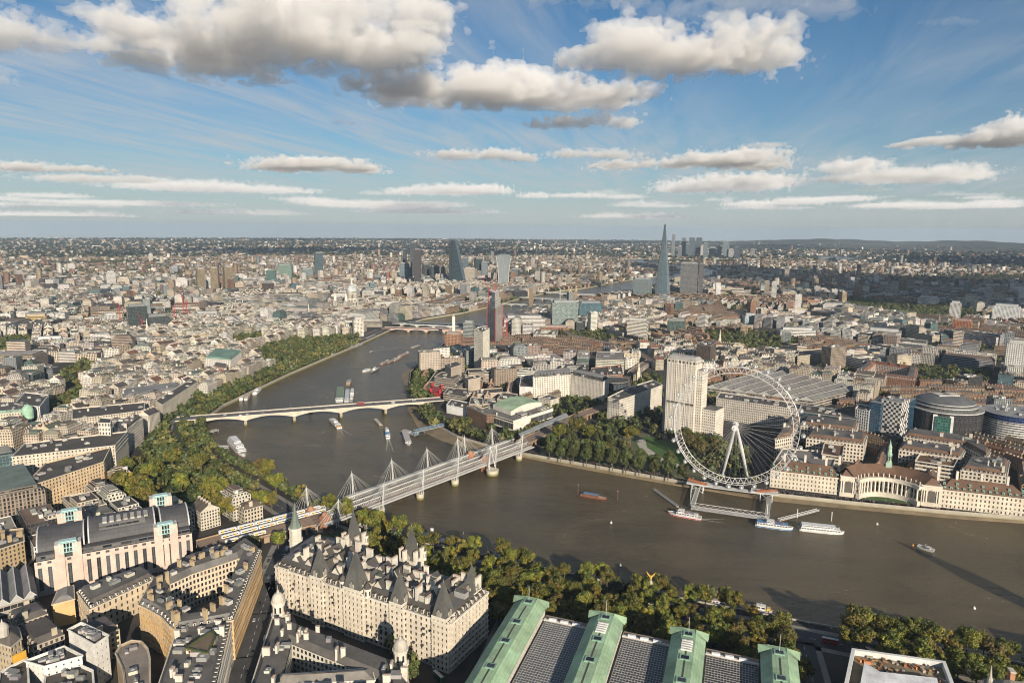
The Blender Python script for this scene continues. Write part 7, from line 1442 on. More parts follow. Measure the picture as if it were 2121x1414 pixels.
for si, (sx, sy, a, kind) in enumerate(seeds):
 c, s = math.cos(a), math.sin(a); bl, bd, st = {'stone': (74, 44, 11), 'office': (92, 56, 13), 'terrace': (84, 46, 9), 'estate': (90, 60, 12)}[kind]
 for i in range(-4, 5):
  for j in range(-6, 7):
   lx0, ly0 = i*(bl+st), j*(bd+st); bx, by = sx+lx0*c-ly0*s, sy+lx0*s+ly0*c
   if int(np.argmin((SX-bx)**2+(SY-by)**2)) != si: continue
   if not in_view(bx, by): continue
   def put(k, ox, oy, lx, ly, h, roof, rot=0.0): lot(k, bx+ox*c-oy*s, by+ox*s+oy*c, lx, ly, a+rot, h, roof)
   if kind == 'stone':
    for row in (-1, 1):
     x = -bl/2
     while x < bl/2-9:
      w_ = min(R2.uniform(13, 30), bl/2-x); put('stone_building', x+w_/2, row*bd*.27, w_-.2, bd*.42, R2.uniform(17, 27), R2.choices(['mansard', 'flat', 'gable', 'terraced'], [.36, .34, .15, .15])[0]); x += w_
   elif kind == 'office':
    if R2.random() < .3: put('office_block', 0, 0, bl, bd, R2.uniform(18, 30), R2.choice(['court', 'flat', 'terraced']))
    else:
     for row in (-1, 1):
      x = -bl/2
      while x < bl/2-14:
       w_ = min(R2.uniform(22, 48), bl/2-x); put('office_block', x+w_/2, row*bd*.26, w_-.6, bd*.44, R2.uniform(14, 32) if R2.random() < .9 else R2.uniform(32, 48), R2.choices(['flat', 'terraced', 'mansard', 'saw'], [.6, .22, .1, .08])[0]); x += w_
   elif kind == 'terrace':
    for row in (-1, 1):
     x = -bl/2
     while x < bl/2-10:
      w_ = min(R2.choice([16.5, 22, 27.5]), bl/2-x); put('brick_terrace', x+w_/2, row*bd*.36, w_-.1, 9.5, R2.uniform(9, 12.5), 'gable'); x += w_
    for q in range(5): treespots.append((bx+R2.uniform(-.45, .45)*bl*c-R2.uniform(-3, 3)*s, by+R2.uniform(-.45, .45)*bl*s+R2.uniform(-3, 3)*c, R2.uniform(6, 10)))
   else:
    if R2.random() < .16: put('apartment_block', R2.uniform(-10, 10), 0, 20, 20, R2.uniform(38, 62), 'flat')
    else:
     n = R2.choice([2, 2, 3])
     for k in range(n): put('apartment_block', R2.uniform(-5, 5), (k-(n-1)/2)*bd/n*1.05, bl*R2.uniform(.6, .95), 11.5, R2.uniform(12, 21), R2.choice(['flat', 'gable', 'flat']))
    for q in range(14): treespots.append((bx+R2.uniform(-.5, .5)*bl*c-R2.uniform(-.5, .5)*bd*s, by+R2.uniform(-.5, .5)*bl*s+R2.uniform(-.5, .5)*bd*c, R2.uniform(6, 11)))
   if R2.random() < (.4 if kind != 'office' else .2): treespots.append((bx+(bl/2+st/2)*c, by+(bl/2+st/2)*s, R2.uniform(7, 12)))
class PL:
 """small roof pieces, each built as a part of its own"""
 def __init__(s): s.l = []
 def box(s, *a, **k): m = MB(); m.box(*a, **k); s.l.append(m)
 def build(s, name, t):
  for m in s.l: m.build(name, t)
def geo(M4, sp, r):
 """M4: dict of builders for wall, roof, chimney, plant"""
 kind, cx, cy, lx, ly, a, h, roof, _ = sp; P = rect(cx, cy, lx, ly, a); z1 = 5+h; c, s = math.cos(a), math.sin(a)
 def at(x, y): return (cx+x*c-y*s, cy+x*s+y*c)
 if kind == 'stone_building': wc, wm, rc = vary(r.choice(STONEC), .1, r), 'win', r.choice(RGR)
 elif kind == 'office_block': wc, wm, rc = vary(r.choice(OFFC), .1, r), r.choice(['win', 'band', 'slot', 'win', 'win']), r.choice(RGR)
 elif kind == 'brick_terrace': wc, wm, rc = vary(r.choice(BRICKC), .12, r), 'win', r.choice(RBR)
 else: wc, wm, rc = vary(r.choice(BRICKC+OFFC), .12, r), r.choice(['win', 'band', 'win']), r.choice(RBR+RGR)
 if kind == 'office_block' and r.random() < .12: wc, wm = vary(r.choice([(.07, .1, .1), (.1, .15, .16), (.06, .06, .065)]), .2, r), 'curtain'
 rc = vary(rc, .2, r); w, ro, ch, pl = M4['wall'], M4['roof'], M4['chimney'], M4['plant']
 if roof == 'gable':
  rc = vary(r.choice(RBR+[SLATE]), .25, r)
  for i in range(4): w.wall(P[i], P[(i+1) % 4], 5, z1, wc, wm, 2.8, 3.1)
  rh = ly*.33; A, B_ = at(-lx/2, 0), at(lx/2, 0); k = max(2, round(lx/1.3))
  ro.face([(*P[0], z1), (*P[1], z1), (*B_, z1+rh), (*A, z1+rh)], rc, 'tile', (k, 5)); ro.face([(*P[2], z1), (*P[3], z1), (*A, z1+rh), (*B_, z1+rh)], rc, 'tile', (k, 5))
  w.face([(*P[1], z1), (*P[2], z1), (*B_, z1+rh)], wc, 'plain'); w.face([(*P[3], z1), (*P[0], z1), (*A, z1+rh)], wc, 'plain')
  n = max(1, round(lx/5.5))
  for i in range(n+1): q = at(-lx/2+lx*i/n*.98+.4, 0); ch.box(*q, z1+rh*.5, .9, 2.6, rh*.5+1.6, a, lerp(wc, (.3, .2, .15), .3))
 else:
  top = z1
  if roof == 'mansard': top = z1-3.6
  for i in range(4): w.wall(P[i], P[(i+1) % 4], 5, top, wc, wm, 3.1, 3.5)
  if roof == 'mansard':
   I = inset(P, 2.2); ro.frustum(inset(P, .3), top, I, z1+.4, lerp(rc, SLATE, .5), 'tile'); ro.face([(x, y, z1+.4) for x, y in I], rc, 'roof')
   k = int(lx/4.5)
   for i in range(k):
    for sg in (-1, 1): ro.box(*at(-lx/2+(i+.5)*lx/k, sg*(ly/2-1.2)), top+.4, 1.6, 2, 2.3, a, vary(wc, .1, r), 'plain', LEAD)
   for i in range(r.randint(1, 3)): ch.box(*at(r.choice([-1, 1])*(lx/2-1), r.uniform(-.3, .3)*ly), z1-2, 1.2, 3.2, 5, a, vary(wc, .15, r))
  elif roof == 'court':
   I = inset(P, 15); ro.face([(*P[0], z1), (*P[1], z1), (*I[1], z1), (*I[0], z1)], rc, 'roof'); ro.face([(*P[1], z1), (*P[2], z1), (*I[2], z1), (*I[1], z1)], rc, 'roof'); ro.face([(*P[2], z1), (*P[3], z1), (*I[3], z1), (*I[2], z1)], rc, 'roof'); ro.face([(*P[3], z1), (*P[0], z1), (*I[0], z1), (*I[3], z1)], rc, 'roof')
   for i in range(4): w.wall(I[(i+1) % 4], I[i], 10, z1, lerp(wc, WHITE, .4), wm, 3.1, 3.5)
   w.face([(x, y, 10) for x, y in I], (.2, .2, .2), 'roof')
   for i in range(6): f = r.choice([-1, 1]); pl.box(*at(r.uniform(-.4, .4)*lx, f*(ly/2-7)), z1, r.uniform(3, 9), r.uniform(3, 7), r.uniform(1.5, 3.5), a, vary((.42, .41, .38), .3, r))
  else:
   I = inset(P, .5); ro.face([(x, y, z1-.8) for x, y in I], rc, 'roof')
   for i in range(4):
    j = (i+1) % 4; ro.face([(*P[i], z1), (*P[j], z1), (*I[j], z1), (*I[i], z1)], lerp(wc, WHITE, .3)); ro.face([(*I[j], z1-.8), (*I[i], z1-.8), (*I[i], z1), (*I[j], z1)], wc)
   if roof == 'terraced':
    zb = z1-.8
    for q in range(2):
     d = 2.6*(q+1); I2 = inset(P, d)
     if min(lx, ly) < 2*d+4: break
     w.prism(I2, zb, zb+3.2, lerp(wc, LEAD, .15*q), 'band' if q else wm, rc, 'roof'); zb += 3.2
   if roof == 'saw':
    n = max(2, int(lx/6))
    for i in range(n): x0, x1 = -lx/2+1+(lx-2)*i/n, -lx/2+1+(lx-2)*(i+1)/n; ro.face([(*at(x0, -ly/2+1), z1-.7), (*at(x1, -ly/2+1), z1+1.8), (*at(x1, ly/2-1), z1+1.8), (*at(x0, ly/2-1), z1-.7)], rc, 'tile', (6, 2)); ro.face([(*at(x1, -ly/2+1), z1-.7), (*at(x1, ly/2-1), z1-.7), (*at(x1, ly/2-1), z1+1.8), (*at(x1, -ly/2+1), z1+1.8)], (.3, .33, .34), 'plain')
   else:
    zt = z1-.8 if roof != 'terraced' else z1+2
    for i in range(r.randint(2, 6)):
     sx, sy = r.uniform(2, lx*.28), r.uniform(1.6, ly*.3); pl.box(*at(r.uniform(-.3, .3)*lx, r.uniform(-.28, .28)*ly), zt, sx, sy, r.uniform(1.2, 3.6), a, vary(r.choice([(.44, .43, .40), (.30, .30, .29), (.56, .54, .5), (.2, .2, .2)]), .2, r), 'plain', vary((.3, .3, .29), .4, r), 'roof')
 return wc, rc
specs.sort(key=lambda s: -s[8]); cnt = {}; LM = [('the white mansion block', (-390, 280)), ('the barrel-roofed terminus block', (-350, 500)), ('the white road bridge', (60, 760)), ('the white palace range', (330, 870)), ('the copper-roofed office', (560, 930)), ('the domed cathedral', (1452, 1166)), ('the dark scaffolded block', (950, 1330)), ('the red arch bridge', (1040, 860)), ('the ribbed concrete towers', (1750, 1850)), ('the concrete theatre', (420, 470)), ('the construction tower', (960, 560)), ('the angular glass office', (1150, 420)), ('the bent white apartment wings', (330, 300)), ('the tall pale office tower', (200, 60)), ('the ridged station roof', (420, -60)), ('the civic hall', (40, -170)), ('the round black hotel', (170, -260)), ('the red-tiled brick estate', (430, -260)), ('the elevated railway', (900, 240)), ('the long beige block', (620, -150)), ('the tallest glass spire', (2290, 130)), ('the wedge-shaped skyscraper', (2588, 1130)), ('the stepped orange-lit office', (-200, 620)), ('the striped white slab', (-100, 870))]
CWN = lambda c: ('red brick' if c[0] > c[1]*1.55 else 'brown brick' if c[0] > c[1]*1.28 and c[0] < .42 else 'pale stone' if c[0] > .5 else 'dark glass' if c[0] < .16 else 'grey' if c[0]-c[2] < .08 else 'buff')
NICE = {'stone_building': 'building', 'office_block': 'office block', 'brick_terrace': 'terrace', 'apartment_block': 'apartment block'}
RN = {'mansard': 'steep slate roof', 'flat': 'flat roof', 'gable': 'pitched tile roof', 'terraced': 'stepped top', 'court': 'inner court', 'saw': 'saw-tooth roof'}
rest = {k: {q: None for q in ('m',)} for k in NICE}; RESTMB = {k: MB() for k in NICE}; LABN = {}
indiv = []
for sp in specs:
 k = sp[0]; cnt[k] = cnt.get(k, 0)+1; r = random.Random(int(sp[1]*7+sp[2]*13))
 if cnt[k] <= 300:
  M4 = {q: MB() for q in ('wall', 'roof')}; far_ = cnt[k] > 130; M4['chimney'] = M4['roof'] if far_ else PL(); M4['plant'] = M4['roof'] if far_ else PL(); wc, rc = geo(M4, sp, r); indiv.append((sp, M4, wc))
 else: m = RESTMB[k]; geo({q: m for q in ('wall', 'roof', 'chimney', 'plant')}, sp, r)
keyed = {}
for i, (sp, M4, wc) in enumerate(indiv):
 x, y = sp[1], sp[2]; lm, lp = min(LM, key=lambda l: math.hypot(l[1][0]-x, l[1][1]-y)); u0 = PX(lp[0], lp[1], 5); u1 = PX(x, y, 5)
 side = 'left of' if u1[0] < u0[0]-40 else 'right of' if u1[0] > u0[0]+40 else 'behind' if u1[2] > u0[2] else 'in front of'
 hw = 'low ' if sp[6] < 13 else 'tall ' if sp[6] > 30 else ''
 key = '%s%s %s with %s %s %s' % (hw, CWN(wc), NICE[sp[0]], RN[sp[7]], side, lm); keyed.setdefault(key, []).append((math.hypot(lp[0]-x, lp[1]-y), i))
for key, l in keyed.items():
 l.sort()
 for n, (_, i) in enumerate(l):
  sp, M4, wc = indiv[i]; t = thing(sp[0], key, NICE[sp[0]], (sp[1], sp[2], 5), key.replace(' with', 's with', 1) if len(l) > 1 else None)
  for q in ('wall', 'roof', 'chimney', 'plant'):
   if q in ('wall', 'roof') or M4[q] is not M4['roof']: M4[q].build('roof_plant' if q == 'plant' else q, t)
for k, m in RESTMB.items():
 if m.f: struct(m.build('more_'+k+'s'), 'stuff', 'farther %ss packed along the streets' % NICE[k])
print('filler', cnt, 'trees', len(treespots))

# ------------------------------------------------------------------ far city: thousands of roofs to the horizon, and the trees among them
def far_boxes(name, label, n, d0, d1, size, hgt, cols, wmat, seed, pw=1.0):
 g = np.random.default_rng(seed); th = R(90-YAW)+g.uniform(-R(39), R(39), n); f = g.uniform(0, 1, n)**pw; D = np.sqrt(d0**2+(d1**2-d0**2)*f) if pw == 1 else d0+(d1-d0)*f
 x, y = CAM[0]+D*np.cos(th), CAM[1]+D*np.sin(th); lx, ly = g.uniform(size[0], size[1], n)*g.choice([1, 1, 1.6, 2.4], n), g.uniform(size[0], size[1], n)*.62; h = g.gamma(3, (hgt)/3, n); tall = g.uniform(0, 1, n) < .006; h = np.where(tall, g.uniform(35, 72, n), np.clip(h, 5, 30)); lx = np.where(tall, 20, lx); ly = np.where(tall, 18, ly)
 RV = np.array(RIVER); ok = np.ones(n, bool); inside = np.zeros(n, bool); j = len(RV)-1
 for i in range(len(RV)):
  c = ((RV[i, 1] > y) != (RV[j, 1] > y)); xx = (RV[j, 0]-RV[i, 0])*(y-RV[i, 1])/(RV[j, 1]-RV[i, 1]+1e-9)+RV[i, 0]; inside ^= c & (x < xx); j = i
 ok &= ~inside
 for q in NB[15:]+SB[15:]: ok &= (x-q[0])**2+(y-q[1])**2 > 45**2
 grp = np.sin(x*.0017+1.3)*np.cos(y*.0021+.4)+np.sin(x*.0041+y*.0033); ok &= grp > -1.05+g.uniform(-.5, .5, n)
 x, y, lx, ly, h = x[ok], y[ok], lx[ok], ly[ok], h[ok]; n = len(x); a = np.round(np.sin(x*.0009+2)*3+np.cos(y*.0011)*3, 0)*.6+g.integers(0, 2, n)*math.pi/2+g.normal(0, .05, n); c, s = np.cos(a), np.sin(a)
 V = np.zeros((n, 8, 3))
 for q, (sx, sy) in enumerate(((-.5, -.5), (.5, -.5), (.5, .5), (-.5, .5))):
  V[:, q, 0] = V[:, q+4, 0] = x+sx*lx*c-sy*ly*s; V[:, q, 1] = V[:, q+4, 1] = y+sx*lx*s+sy*ly*c; V[:, q, 2] = 4.5; V[:, q+4, 2] = 5+h
 pitched = g.uniform(0, 1, n) < .45
 for q in range(4):   # pull the eaves in to make hipped roofs of some
  pass
 base = np.arange(n)[:, None, None]*8; Fq = np.array([[0, 1, 5, 4], [1, 2, 6, 5], [2, 3, 7, 6], [3, 0, 4, 7], [4, 5, 6, 7]])[None]; F_ = (base+Fq).reshape(-1, 4)
 me = bpy.data.meshes.new(name); me.vertices.add(n*8); me.vertices.foreach_set('co', V.astype(np.float32).ravel()); me.loops.add(F_.size); me.loops.foreach_set('vertex_index', F_.astype(np.int32).ravel()); me.polygons.add(len(F_)); me.polygons.foreach_set('loop_start', np.arange(0, F_.size, 4, dtype=np.int32)); me.polygons.foreach_set('loop_total', np.full(len(F_), 4, np.int32))
 C = np.array(cols)[g.integers(0, len(cols), n)]*g.uniform(.55, 1.15, (n, 1)); Rc = np.array([(.14, .09, .065), (.2, .11, .07), (.13, .125, .12), (.22, .20, .18), (.15, .14, .13), (.34, .31, .28)])[g.integers(0, 6, n)]*g.uniform(.75, 1.2, (n, 1))
 col = np.ones((n, 5, 4), np.float32); col[:, :4, :3] = C[:, None]; col[:, 4, :3] = Rc
 at_ = me.attributes.new('Col', 'FLOAT_COLOR', 'FACE'); at_.data.foreach_set('color', col.ravel())
 me.materials.append(MATS[wmat]); me.materials.append(MATS['roof']); mi = np.zeros((n, 5), np.int32); mi[:, 4] = 1; me.polygons.foreach_set('material_index', mi.ravel())
 uv = np.zeros((n, 5, 4, 2), np.float32); k1, k2, kv = np.maximum(1, np.round(lx/3.2)), np.maximum(1, np.round(ly/3.2)), np.maximum(1, np.round(h/3.3))
 for f_ in range(4): kk = k1 if f_ % 2 == 0 else k2; uv[:, f_, 1, 0] = uv[:, f_, 2, 0] = kk; uv[:, f_, 2, 1] = uv[:, f_, 3, 1] = kv
 me.uv_layers.new(name='UVMap').data.foreach_set('uv', uv.ravel()); me.update(calc_edges=True)
 o = bpy.data.objects.new(name, me); sc.collection.objects.link(o); struct(o, 'stuff', label)
FC = STONEC[2:4]+BRICKC*2+OFFC+[(.7, .66, .58), (.62, .56, .47), (.66, .62, .55)]
far_boxes('distant_buildings', 'roofs of the middle distance city', 15000, 3350, 7000, (12, 34), 11, FC, 'win', 31)
far_boxes('horizon_buildings', 'specks of buildings towards the horizon', 14000, 6900, 14500, (16, 48), 8.5, FC, 'plain', 32)
far_boxes('skyline_buildings', 'faintest specks of buildings at the horizon', 2500, 13500, 16800, (30, 80), 12, FC, 'plain', 33)
# low wooded hills on the skyline
def hills():
 b = MB(); r = random.Random(12); nx_, ny_ = 60, 14
 for (az0, az1, d0, dd, hh, sd) in ((88, 118, 9500, 4800, 38, 1), (40, 100, 13500, 3200, 26, 2), (92, 118, 12600, 4200, 120, 3)):
  Pg = []
  for i in range(nx_+1):
   row = []
   for j in range(ny_+1):
    az = R(az0+(az1-az0)*i/nx_); d = d0+dd*j/ny_; e = math.sin(math.pi*j/ny_)**1.5*min(1, 5*i/nx_)*min(1, 4*(nx_-i)/nx_+.15); n = .8+.14*math.sin(i*.31+sd*2+j*.2)+.06*math.sin(i*1.3+j)
    row.append((d*math.sin(az), d*math.cos(az), 4.0+hh*e*n))
   Pg.append(row)
  for i in range(nx_):
   for j in range(ny_): b.face([Pg[i][j], Pg[i][j+1], Pg[i+1][j+1], Pg[i+1][j]], (.045, .055, .03), 'ground')
 struct(b.build('hills'))
hills()
# ------------------------------------------------------------------ trees: tapered trunk with limbs, crown of many leaf clumps
LEAFC = [(.125, .132, .018), (.092, .108, .016), (.165, .152, .020), (.062, .080, .014), (.130, .122, .020)]
def crown_mesh(name, seed, rx, rz, zc, ncl, ncard, csize, cols, round_=False):
 g = np.random.default_rng(seed); cl = []
 for i in range(ncl):
  v = g.normal(size=3); v /= np.linalg.norm(v); v[2] = v[2]*.9+.12; f = g.uniform(.45, .92) if not round_ else g.uniform(.55, .82); cl.append((v*np.array([rx, rx, rz])*f, g.uniform(.26, .42)*rx if not round_ else .36*rx))
 per = ncard//ncl; C, Nn, col = [], [], []
 for c, r_ in cl:
  v = g.normal(size=(per, 3)); v /= np.linalg.norm(v, axis=1)[:, None]; rr = r_*g.uniform(.72, 1.06, per)[:, None]; p = c+v*rr*np.array([1, 1, .85]); base = np.array(cols[g.integers(0, len(cols))])*g.uniform(.75, 1.3)
  keep = p[:, 2] > -rz*.82; p, v = p[keep], v[keep]; C.append(p); n_ = v+g.normal(size=v.shape)*.55; Nn.append(n_/np.linalg.norm(n_, axis=1)[:, None]); col.append(base[None]*g.uniform(.7, 1.35, (len(p), 1)))
 C, Nn, col = np.concatenate(C), np.concatenate(Nn), np.concatenate(col); n = len(C); T = np.cross(Nn, g.normal(size=(n, 3))); T /= np.linalg.norm(T, axis=1)[:, None]; B_ = np.cross(Nn, T); s1 = (csize*g.uniform(.6, 1.3, n))[:, None]; s2 = s1*g.uniform(.55, .9, n)[:, None]
 V = np.stack([C-T*s1, C-B_*s2, C+T*s1, C+B_*s2], 1).reshape(-1, 3)+np.array([0, 0, zc]); me = bpy.data.meshes.new(name)
 me.vertices.add(n*4); me.vertices.foreach_set('co', V.astype(np.float32).ravel()); me.loops.add(n*4); me.loops.foreach_set('vertex_index', np.arange(n*4, dtype=np.int32)); me.polygons.add(n); me.polygons.foreach_set('loop_start', np.arange(0, n*4, 4, dtype=np.int32)); me.polygons.foreach_set('loop_total', np.full(n, 4, np.int32))
 at_ = me.attributes.new('Col', 'FLOAT_COLOR', 'FACE'); at_.data.foreach_set('color', np.concatenate([col, np.ones((n, 1))], 1).astype(np.float32).ravel()); me.materials.append(MATS['leaf']); me.update(calc_edges=True); return me
def trunk_mesh(seed, h, r0, spread):
 r = random.Random(seed); b = MB(); BK_ = (.11, .095, .07); b.tube((0, 0, -.1), (0, 0, h*.45), r0, BK_, 'plain', 8, r0*.7)
 for i in range(6):
  a = i*1.05+r.uniform(-.3, .3); q = (math.cos(a)*spread*.45, math.sin(a)*spread*.45, h*r.uniform(.62, .78)); b.tube((0, 0, h*.42), q, r0*.45, BK_, 'plain', 6, r0*.25); b.tube(q, (q[0]*1.7, q[1]*1.7, h*r.uniform(.8, .95)), r0*.25, BK_, 'plain', 5, r0*.08)
 o = b.build('trunk', None, (0, 0, 0)); me = o.data; bpy.data.objects.remove(o); return me
PT = [(crown_mesh('crown', 50+i, 6.6, 6.2, 12.2, 30, 3600, .52, LEAFC), trunk_mesh(i, 15, .55, 6)) for i in range(6)]
YT = [(crown_mesh('crown', 70+i, 6.2, 6.0, 11.5, 26, 3000, .5, [(.19, .15, .022), (.15, .13, .02), (.12, .11, .02)]), trunk_mesh(20+i, 14, .5, 6)) for i in range(2)]
BT_ = [(crown_mesh('crown', 80+i, 6.4, 6.2, 12, 28, 3200, .5, [(.13, .10, .024), (.11, .09, .024), (.09, .09, .02)]), trunk_mesh(30+i, 14, .5, 6)) for i in range(2)]
RT = [(crown_mesh('crown', 90+i, 5.0, 5.6, 9.6, 34, 3000, .46, [(.060, .078, .022), (.055, .07, .018), (.07, .08, .022)], True), trunk_mesh(40+i, 12, .4, 4)) for i in range(3)]
tn = [0]; TREES = []
def tree(x, y, lab, scale, fam, group, r, z=5.0):
 cm, tm = r.choice(fam); TREES.append((x, y, lab, scale, cm, tm, group, r.uniform(0, 6.28), z, r.uniform(.88, 1.15)))
def fill_zone(P, spacing, lab, group, sc_, seed, fams, avoid=True):
 r = random.Random(seed); P = ccw(P); xs = [p[0] for p in P]; ys = [p[1] for p in P]; pts = []; A = abs(area2(P)); tries = int(A/(spacing**2)*14)
 for _ in range(tries):
  x, y = r.uniform(min(xs), max(xs)), r.uniform(min(ys), max(ys))
  if not inpoly(x, y, P) or inpoly(x, y, RIVER) or any((x-a)**2+(y-c)**2 < spacing**2 for a, c in pts): continue
  if avoid and any(x0-3 <= x <= x1+3 and y0-3 <= y <= y1+3 and inpoly(x, y, Q) for x0, y0, x1, y1, Q in EXB): continue
  if dist_poly(x, y, NBs[:22]) < (5 if y < 330 else 4): continue
  if dist_poly(x, y, EMBv) < (6 if y < 330 else 12): continue
  pts.append((x, y)); tree(x, y, lab, sc_*r.uniform(.78, 1.2), r.choices([f for f, _ in fams], [q for _, q in fams])[0], group, r)
EXB = [(min(p[0] for p in P), min(p[1] for p in P), max(p[0] for p in P), max(p[1] for p in P), P) for P in EXCL]; EMBv = [Vector(p) for p in EMB]
MIX = [(PT, .82), (YT, .10), (BT_, .08)]
def bank_row(i0, i1, off, step, lab, group, sc_, seed):
 r = random.Random(seed)
 for p, q in zip(NBs[i0:i1], NBs[i0+1:i1+1]):
  u = (q-p).normalized(); n = Vector((-u.y, u.x)); L_ = (q-p).length
  for k in range(int(L_/step)): c = p+u*(k+.5)*step+n*(off+r.uniform(-1, 1)); tree(c.x, c.y, lab, sc_*r.uniform(.85, 1.15), r.choice([PT, PT, PT, PT, YT]), group, r)
bank_row(11, 21, 5, 12.5, 'green plane tree on the river wall of the long embankment beyond the white bridge', 'river wall trees beyond the white bridge', 1.05, 31)
bank_row(11, 21, 27, 12.5, 'green plane tree on the landward side of the long embankment road beyond the white bridge', 'landward trees of the embankment road', 1.1, 32)
bank_row(8, 13, 4.5, 13, 'olive plane tree on the river wall between the ministry and the white bridge', 'river wall trees before the white bridge', 1.1, 33)
# belt between the ministry and the river
fill_zone([(-372, 176), (-268, 176), (-292, 60), (-299, 10), (-306, -12), (-392, -12), (-380, 60), (-372, 120)], 10.0, 'tall olive-green plane tree in the belt between the copper-roofed ministry and the river', 'trees between the ministry and the river', .94, 1, MIX)
fill_zone([(-340, -50), (-305, -50), (-318, -165), (-345, -165)], 9, 'bright olive tree beside the rubble-roofed block at lower right', 'trees beside the rubble-roofed block', 1.1, 2, MIX)
fill_zone([(-352, -70), (-336, -68), (-352, -230), (-378, -230)], 9, 'shaded tree behind the rubble-roofed block at lower right', 'shaded trees behind the rubble-roofed block', 1.0, 22, MIX)
fill_zone([(-318, 330), (-222, 356), (-212, 320), (-228, 250), (-240, 176), (-365, 176), (-365, 190), (-320, 300)], 10, 'olive tree in the gardens between the white mansion block and the river', 'trees between the mansion block and the river', 1.0, 3, MIX)
fill_zone(pp(12, (240, 1016), (300, 925), (345, 868), (410, 872), (445, 960), (480, 992), (575, 1008), (588, 1050), (430, 1075), (405, 1015), (330, 1045), (245, 1042)), 10.5, 'broad green plane tree in the embankment gardens left of the river', 'trees of the embankment gardens', 1.15, 4, MIX)
fill_zone(pp(10, (345, 868), (400, 825), (470, 768), (512, 722), (600, 700), (742, 694), (745, 704), (640, 735), (560, 765), (500, 800), (440, 845), (405, 872)), 11.5, 'green tree of the long embankment row beyond the white bridge', 'trees along the embankment beyond the white bridge', 1.05, 5, MIX)
fill_zone(pp(8, (848, 820), (866, 765), (900, 735), (915, 742), (880, 790), (876, 832)), 8.5, 'yellow-green tree in the row by the concrete theatre', 'trees by the concrete theatre', 1.15, 6, [(PT, .5), (YT, .5)])
fill_zone(pp(10, (924, 735), (950, 738), (948, 720), (928, 718)), 9, 'green tree in the clump left of the studio tower', 'trees left of the studio tower', 1, 7, [(PT, 1)])
def row(p, q, n, lab, group, sc_, fam, seed, z=7):
 r = random.Random(seed); a, c = GX(*p, z), GX(*q, z)
 for i in range(n):
  f = (i+.5)/n; tree(a[0]+(c[0]-a[0])*f+r.uniform(-1, 1), a[1]+(c[1]-a[1])*f+r.uniform(-1, 1), lab % ORD2[i], sc_*r.uniform(.9, 1.1), fam, group, r)
ORD2 = ['first', 'second', 'third', 'fourth', 'fifth', 'sixth', 'seventh', 'eighth', 'ninth', 'tenth', 'eleventh', 'twelfth', 'thirteenth', 'fourteenth']
row((872, 856), (900, 882), 5, 'round dark green tree, %s from the white bridge on the near promenade side', 'promenade trees at the bridge end', 1.35, RT, 11); row((884, 848), (912, 874), 5, 'round dark green tree, %s from the white bridge on the landward side', 'promenade trees at the bridge end', 1.35, RT, 12)
row((938, 888), (1012, 914), 9, 'dark green tree, %s from the left in the row below the concert hall', 'trees below the concert hall', 1.25, RT, 13); row((1040, 905), (1062, 912), 2, 'dark tree, %s from the left at the corner of the concert hall', 'trees at the concert hall corner', 1.0, PT, 14)
row((1124, 945), (1428, 1000), 11, 'round clipped tree, %s from the left in the front park row by the promenade', 'front row of park trees', 1.5, RT, 15); row((1130, 930), (1400, 978), 10, 'round clipped tree, %s from the left in the rear park row', 'rear row of park trees', 1.5, RT, 16)
fill_zone(pp(8, (1150, 915), (1200, 902), (1300, 905), (1310, 925), (1240, 940), (1160, 930)), 15, 'green tree standing inside the park behind the two clipped rows', 'trees inside the park', 1.35, 17, [(RT, .6), (PT, .4)])
fill_zone(pp(6, (1236, 878), (1300, 885), (1340, 898), (1330, 884), (1290, 872), (1240, 866)), 13, 'green tree at the foot of the white L-shaped office wing', 'trees at the foot of the L-shaped office', 1.2, 18, [(PT, 1)])
fill_zone(pp(6, (1408, 930), (1440, 905), (1482, 905), (1500, 930), (1480, 985), (1440, 975)), 11, 'dark tree in the shade behind the lower left rim of the giant wheel', 'shaded trees behind the wheel', 1.25, 19, [(PT, .8), (BT_, .2)])
fill_zone(pp(6, (1500, 930), (1545, 930), (1560, 985), (1510, 990)), 11, 'dark tree between the legs of the giant wheel', 'trees between the wheel legs', .75, 20, [(PT, 1)])
x, y = GX(577, 1138, 8); tree(x, y, 'single round green tree at the foot of the railway approach by the copper spire tower', 1.0, PT, None, random.Random(1))
x, y = GX(851, 1410, 8); tree(x, y, 'single conifer-green tree beside the grey-domed turret at the bottom of the photo', 1.05, RT, None, random.Random(2))
x, y = GX(1668, 1400, 10); tree(x, y, 'single olive tree at the right end wall of the copper-roofed ministry', 1.0, PT, None, random.Random(3))
EXB = [(min(p[0] for p in P), min(p[1] for p in P), max(p[0] for p in P), max(p[1] for p in P), P) for P in EXCL]
fill_zone(OPEN[0], 17, 'green tree standing around the foot of the tall pale office tower', 'trees around the tall pale tower', .95, 55, MIX)
fill_zone(OPEN[3], 15, 'green tree beside the railway viaduct near the park', 'trees beside the viaduct', .9, 57, MIX)
fill_zone(OPEN[2], 13, 'green tree between the concert hall and the white L-shaped office wing', 'trees right of the concert hall', 1.0, 56, MIX)
for i, P in enumerate(GREENS): fill_zone(P, 13 if i < 4 else 16, 'dark green tree in a small square among the streets', 'trees of the small city squares', 1.0, 60+i, MIX)
TREES.sort(key=lambda t: math.hypot(t[0]-CAM[0], t[1]-CAM[1])/t[3])
more = []
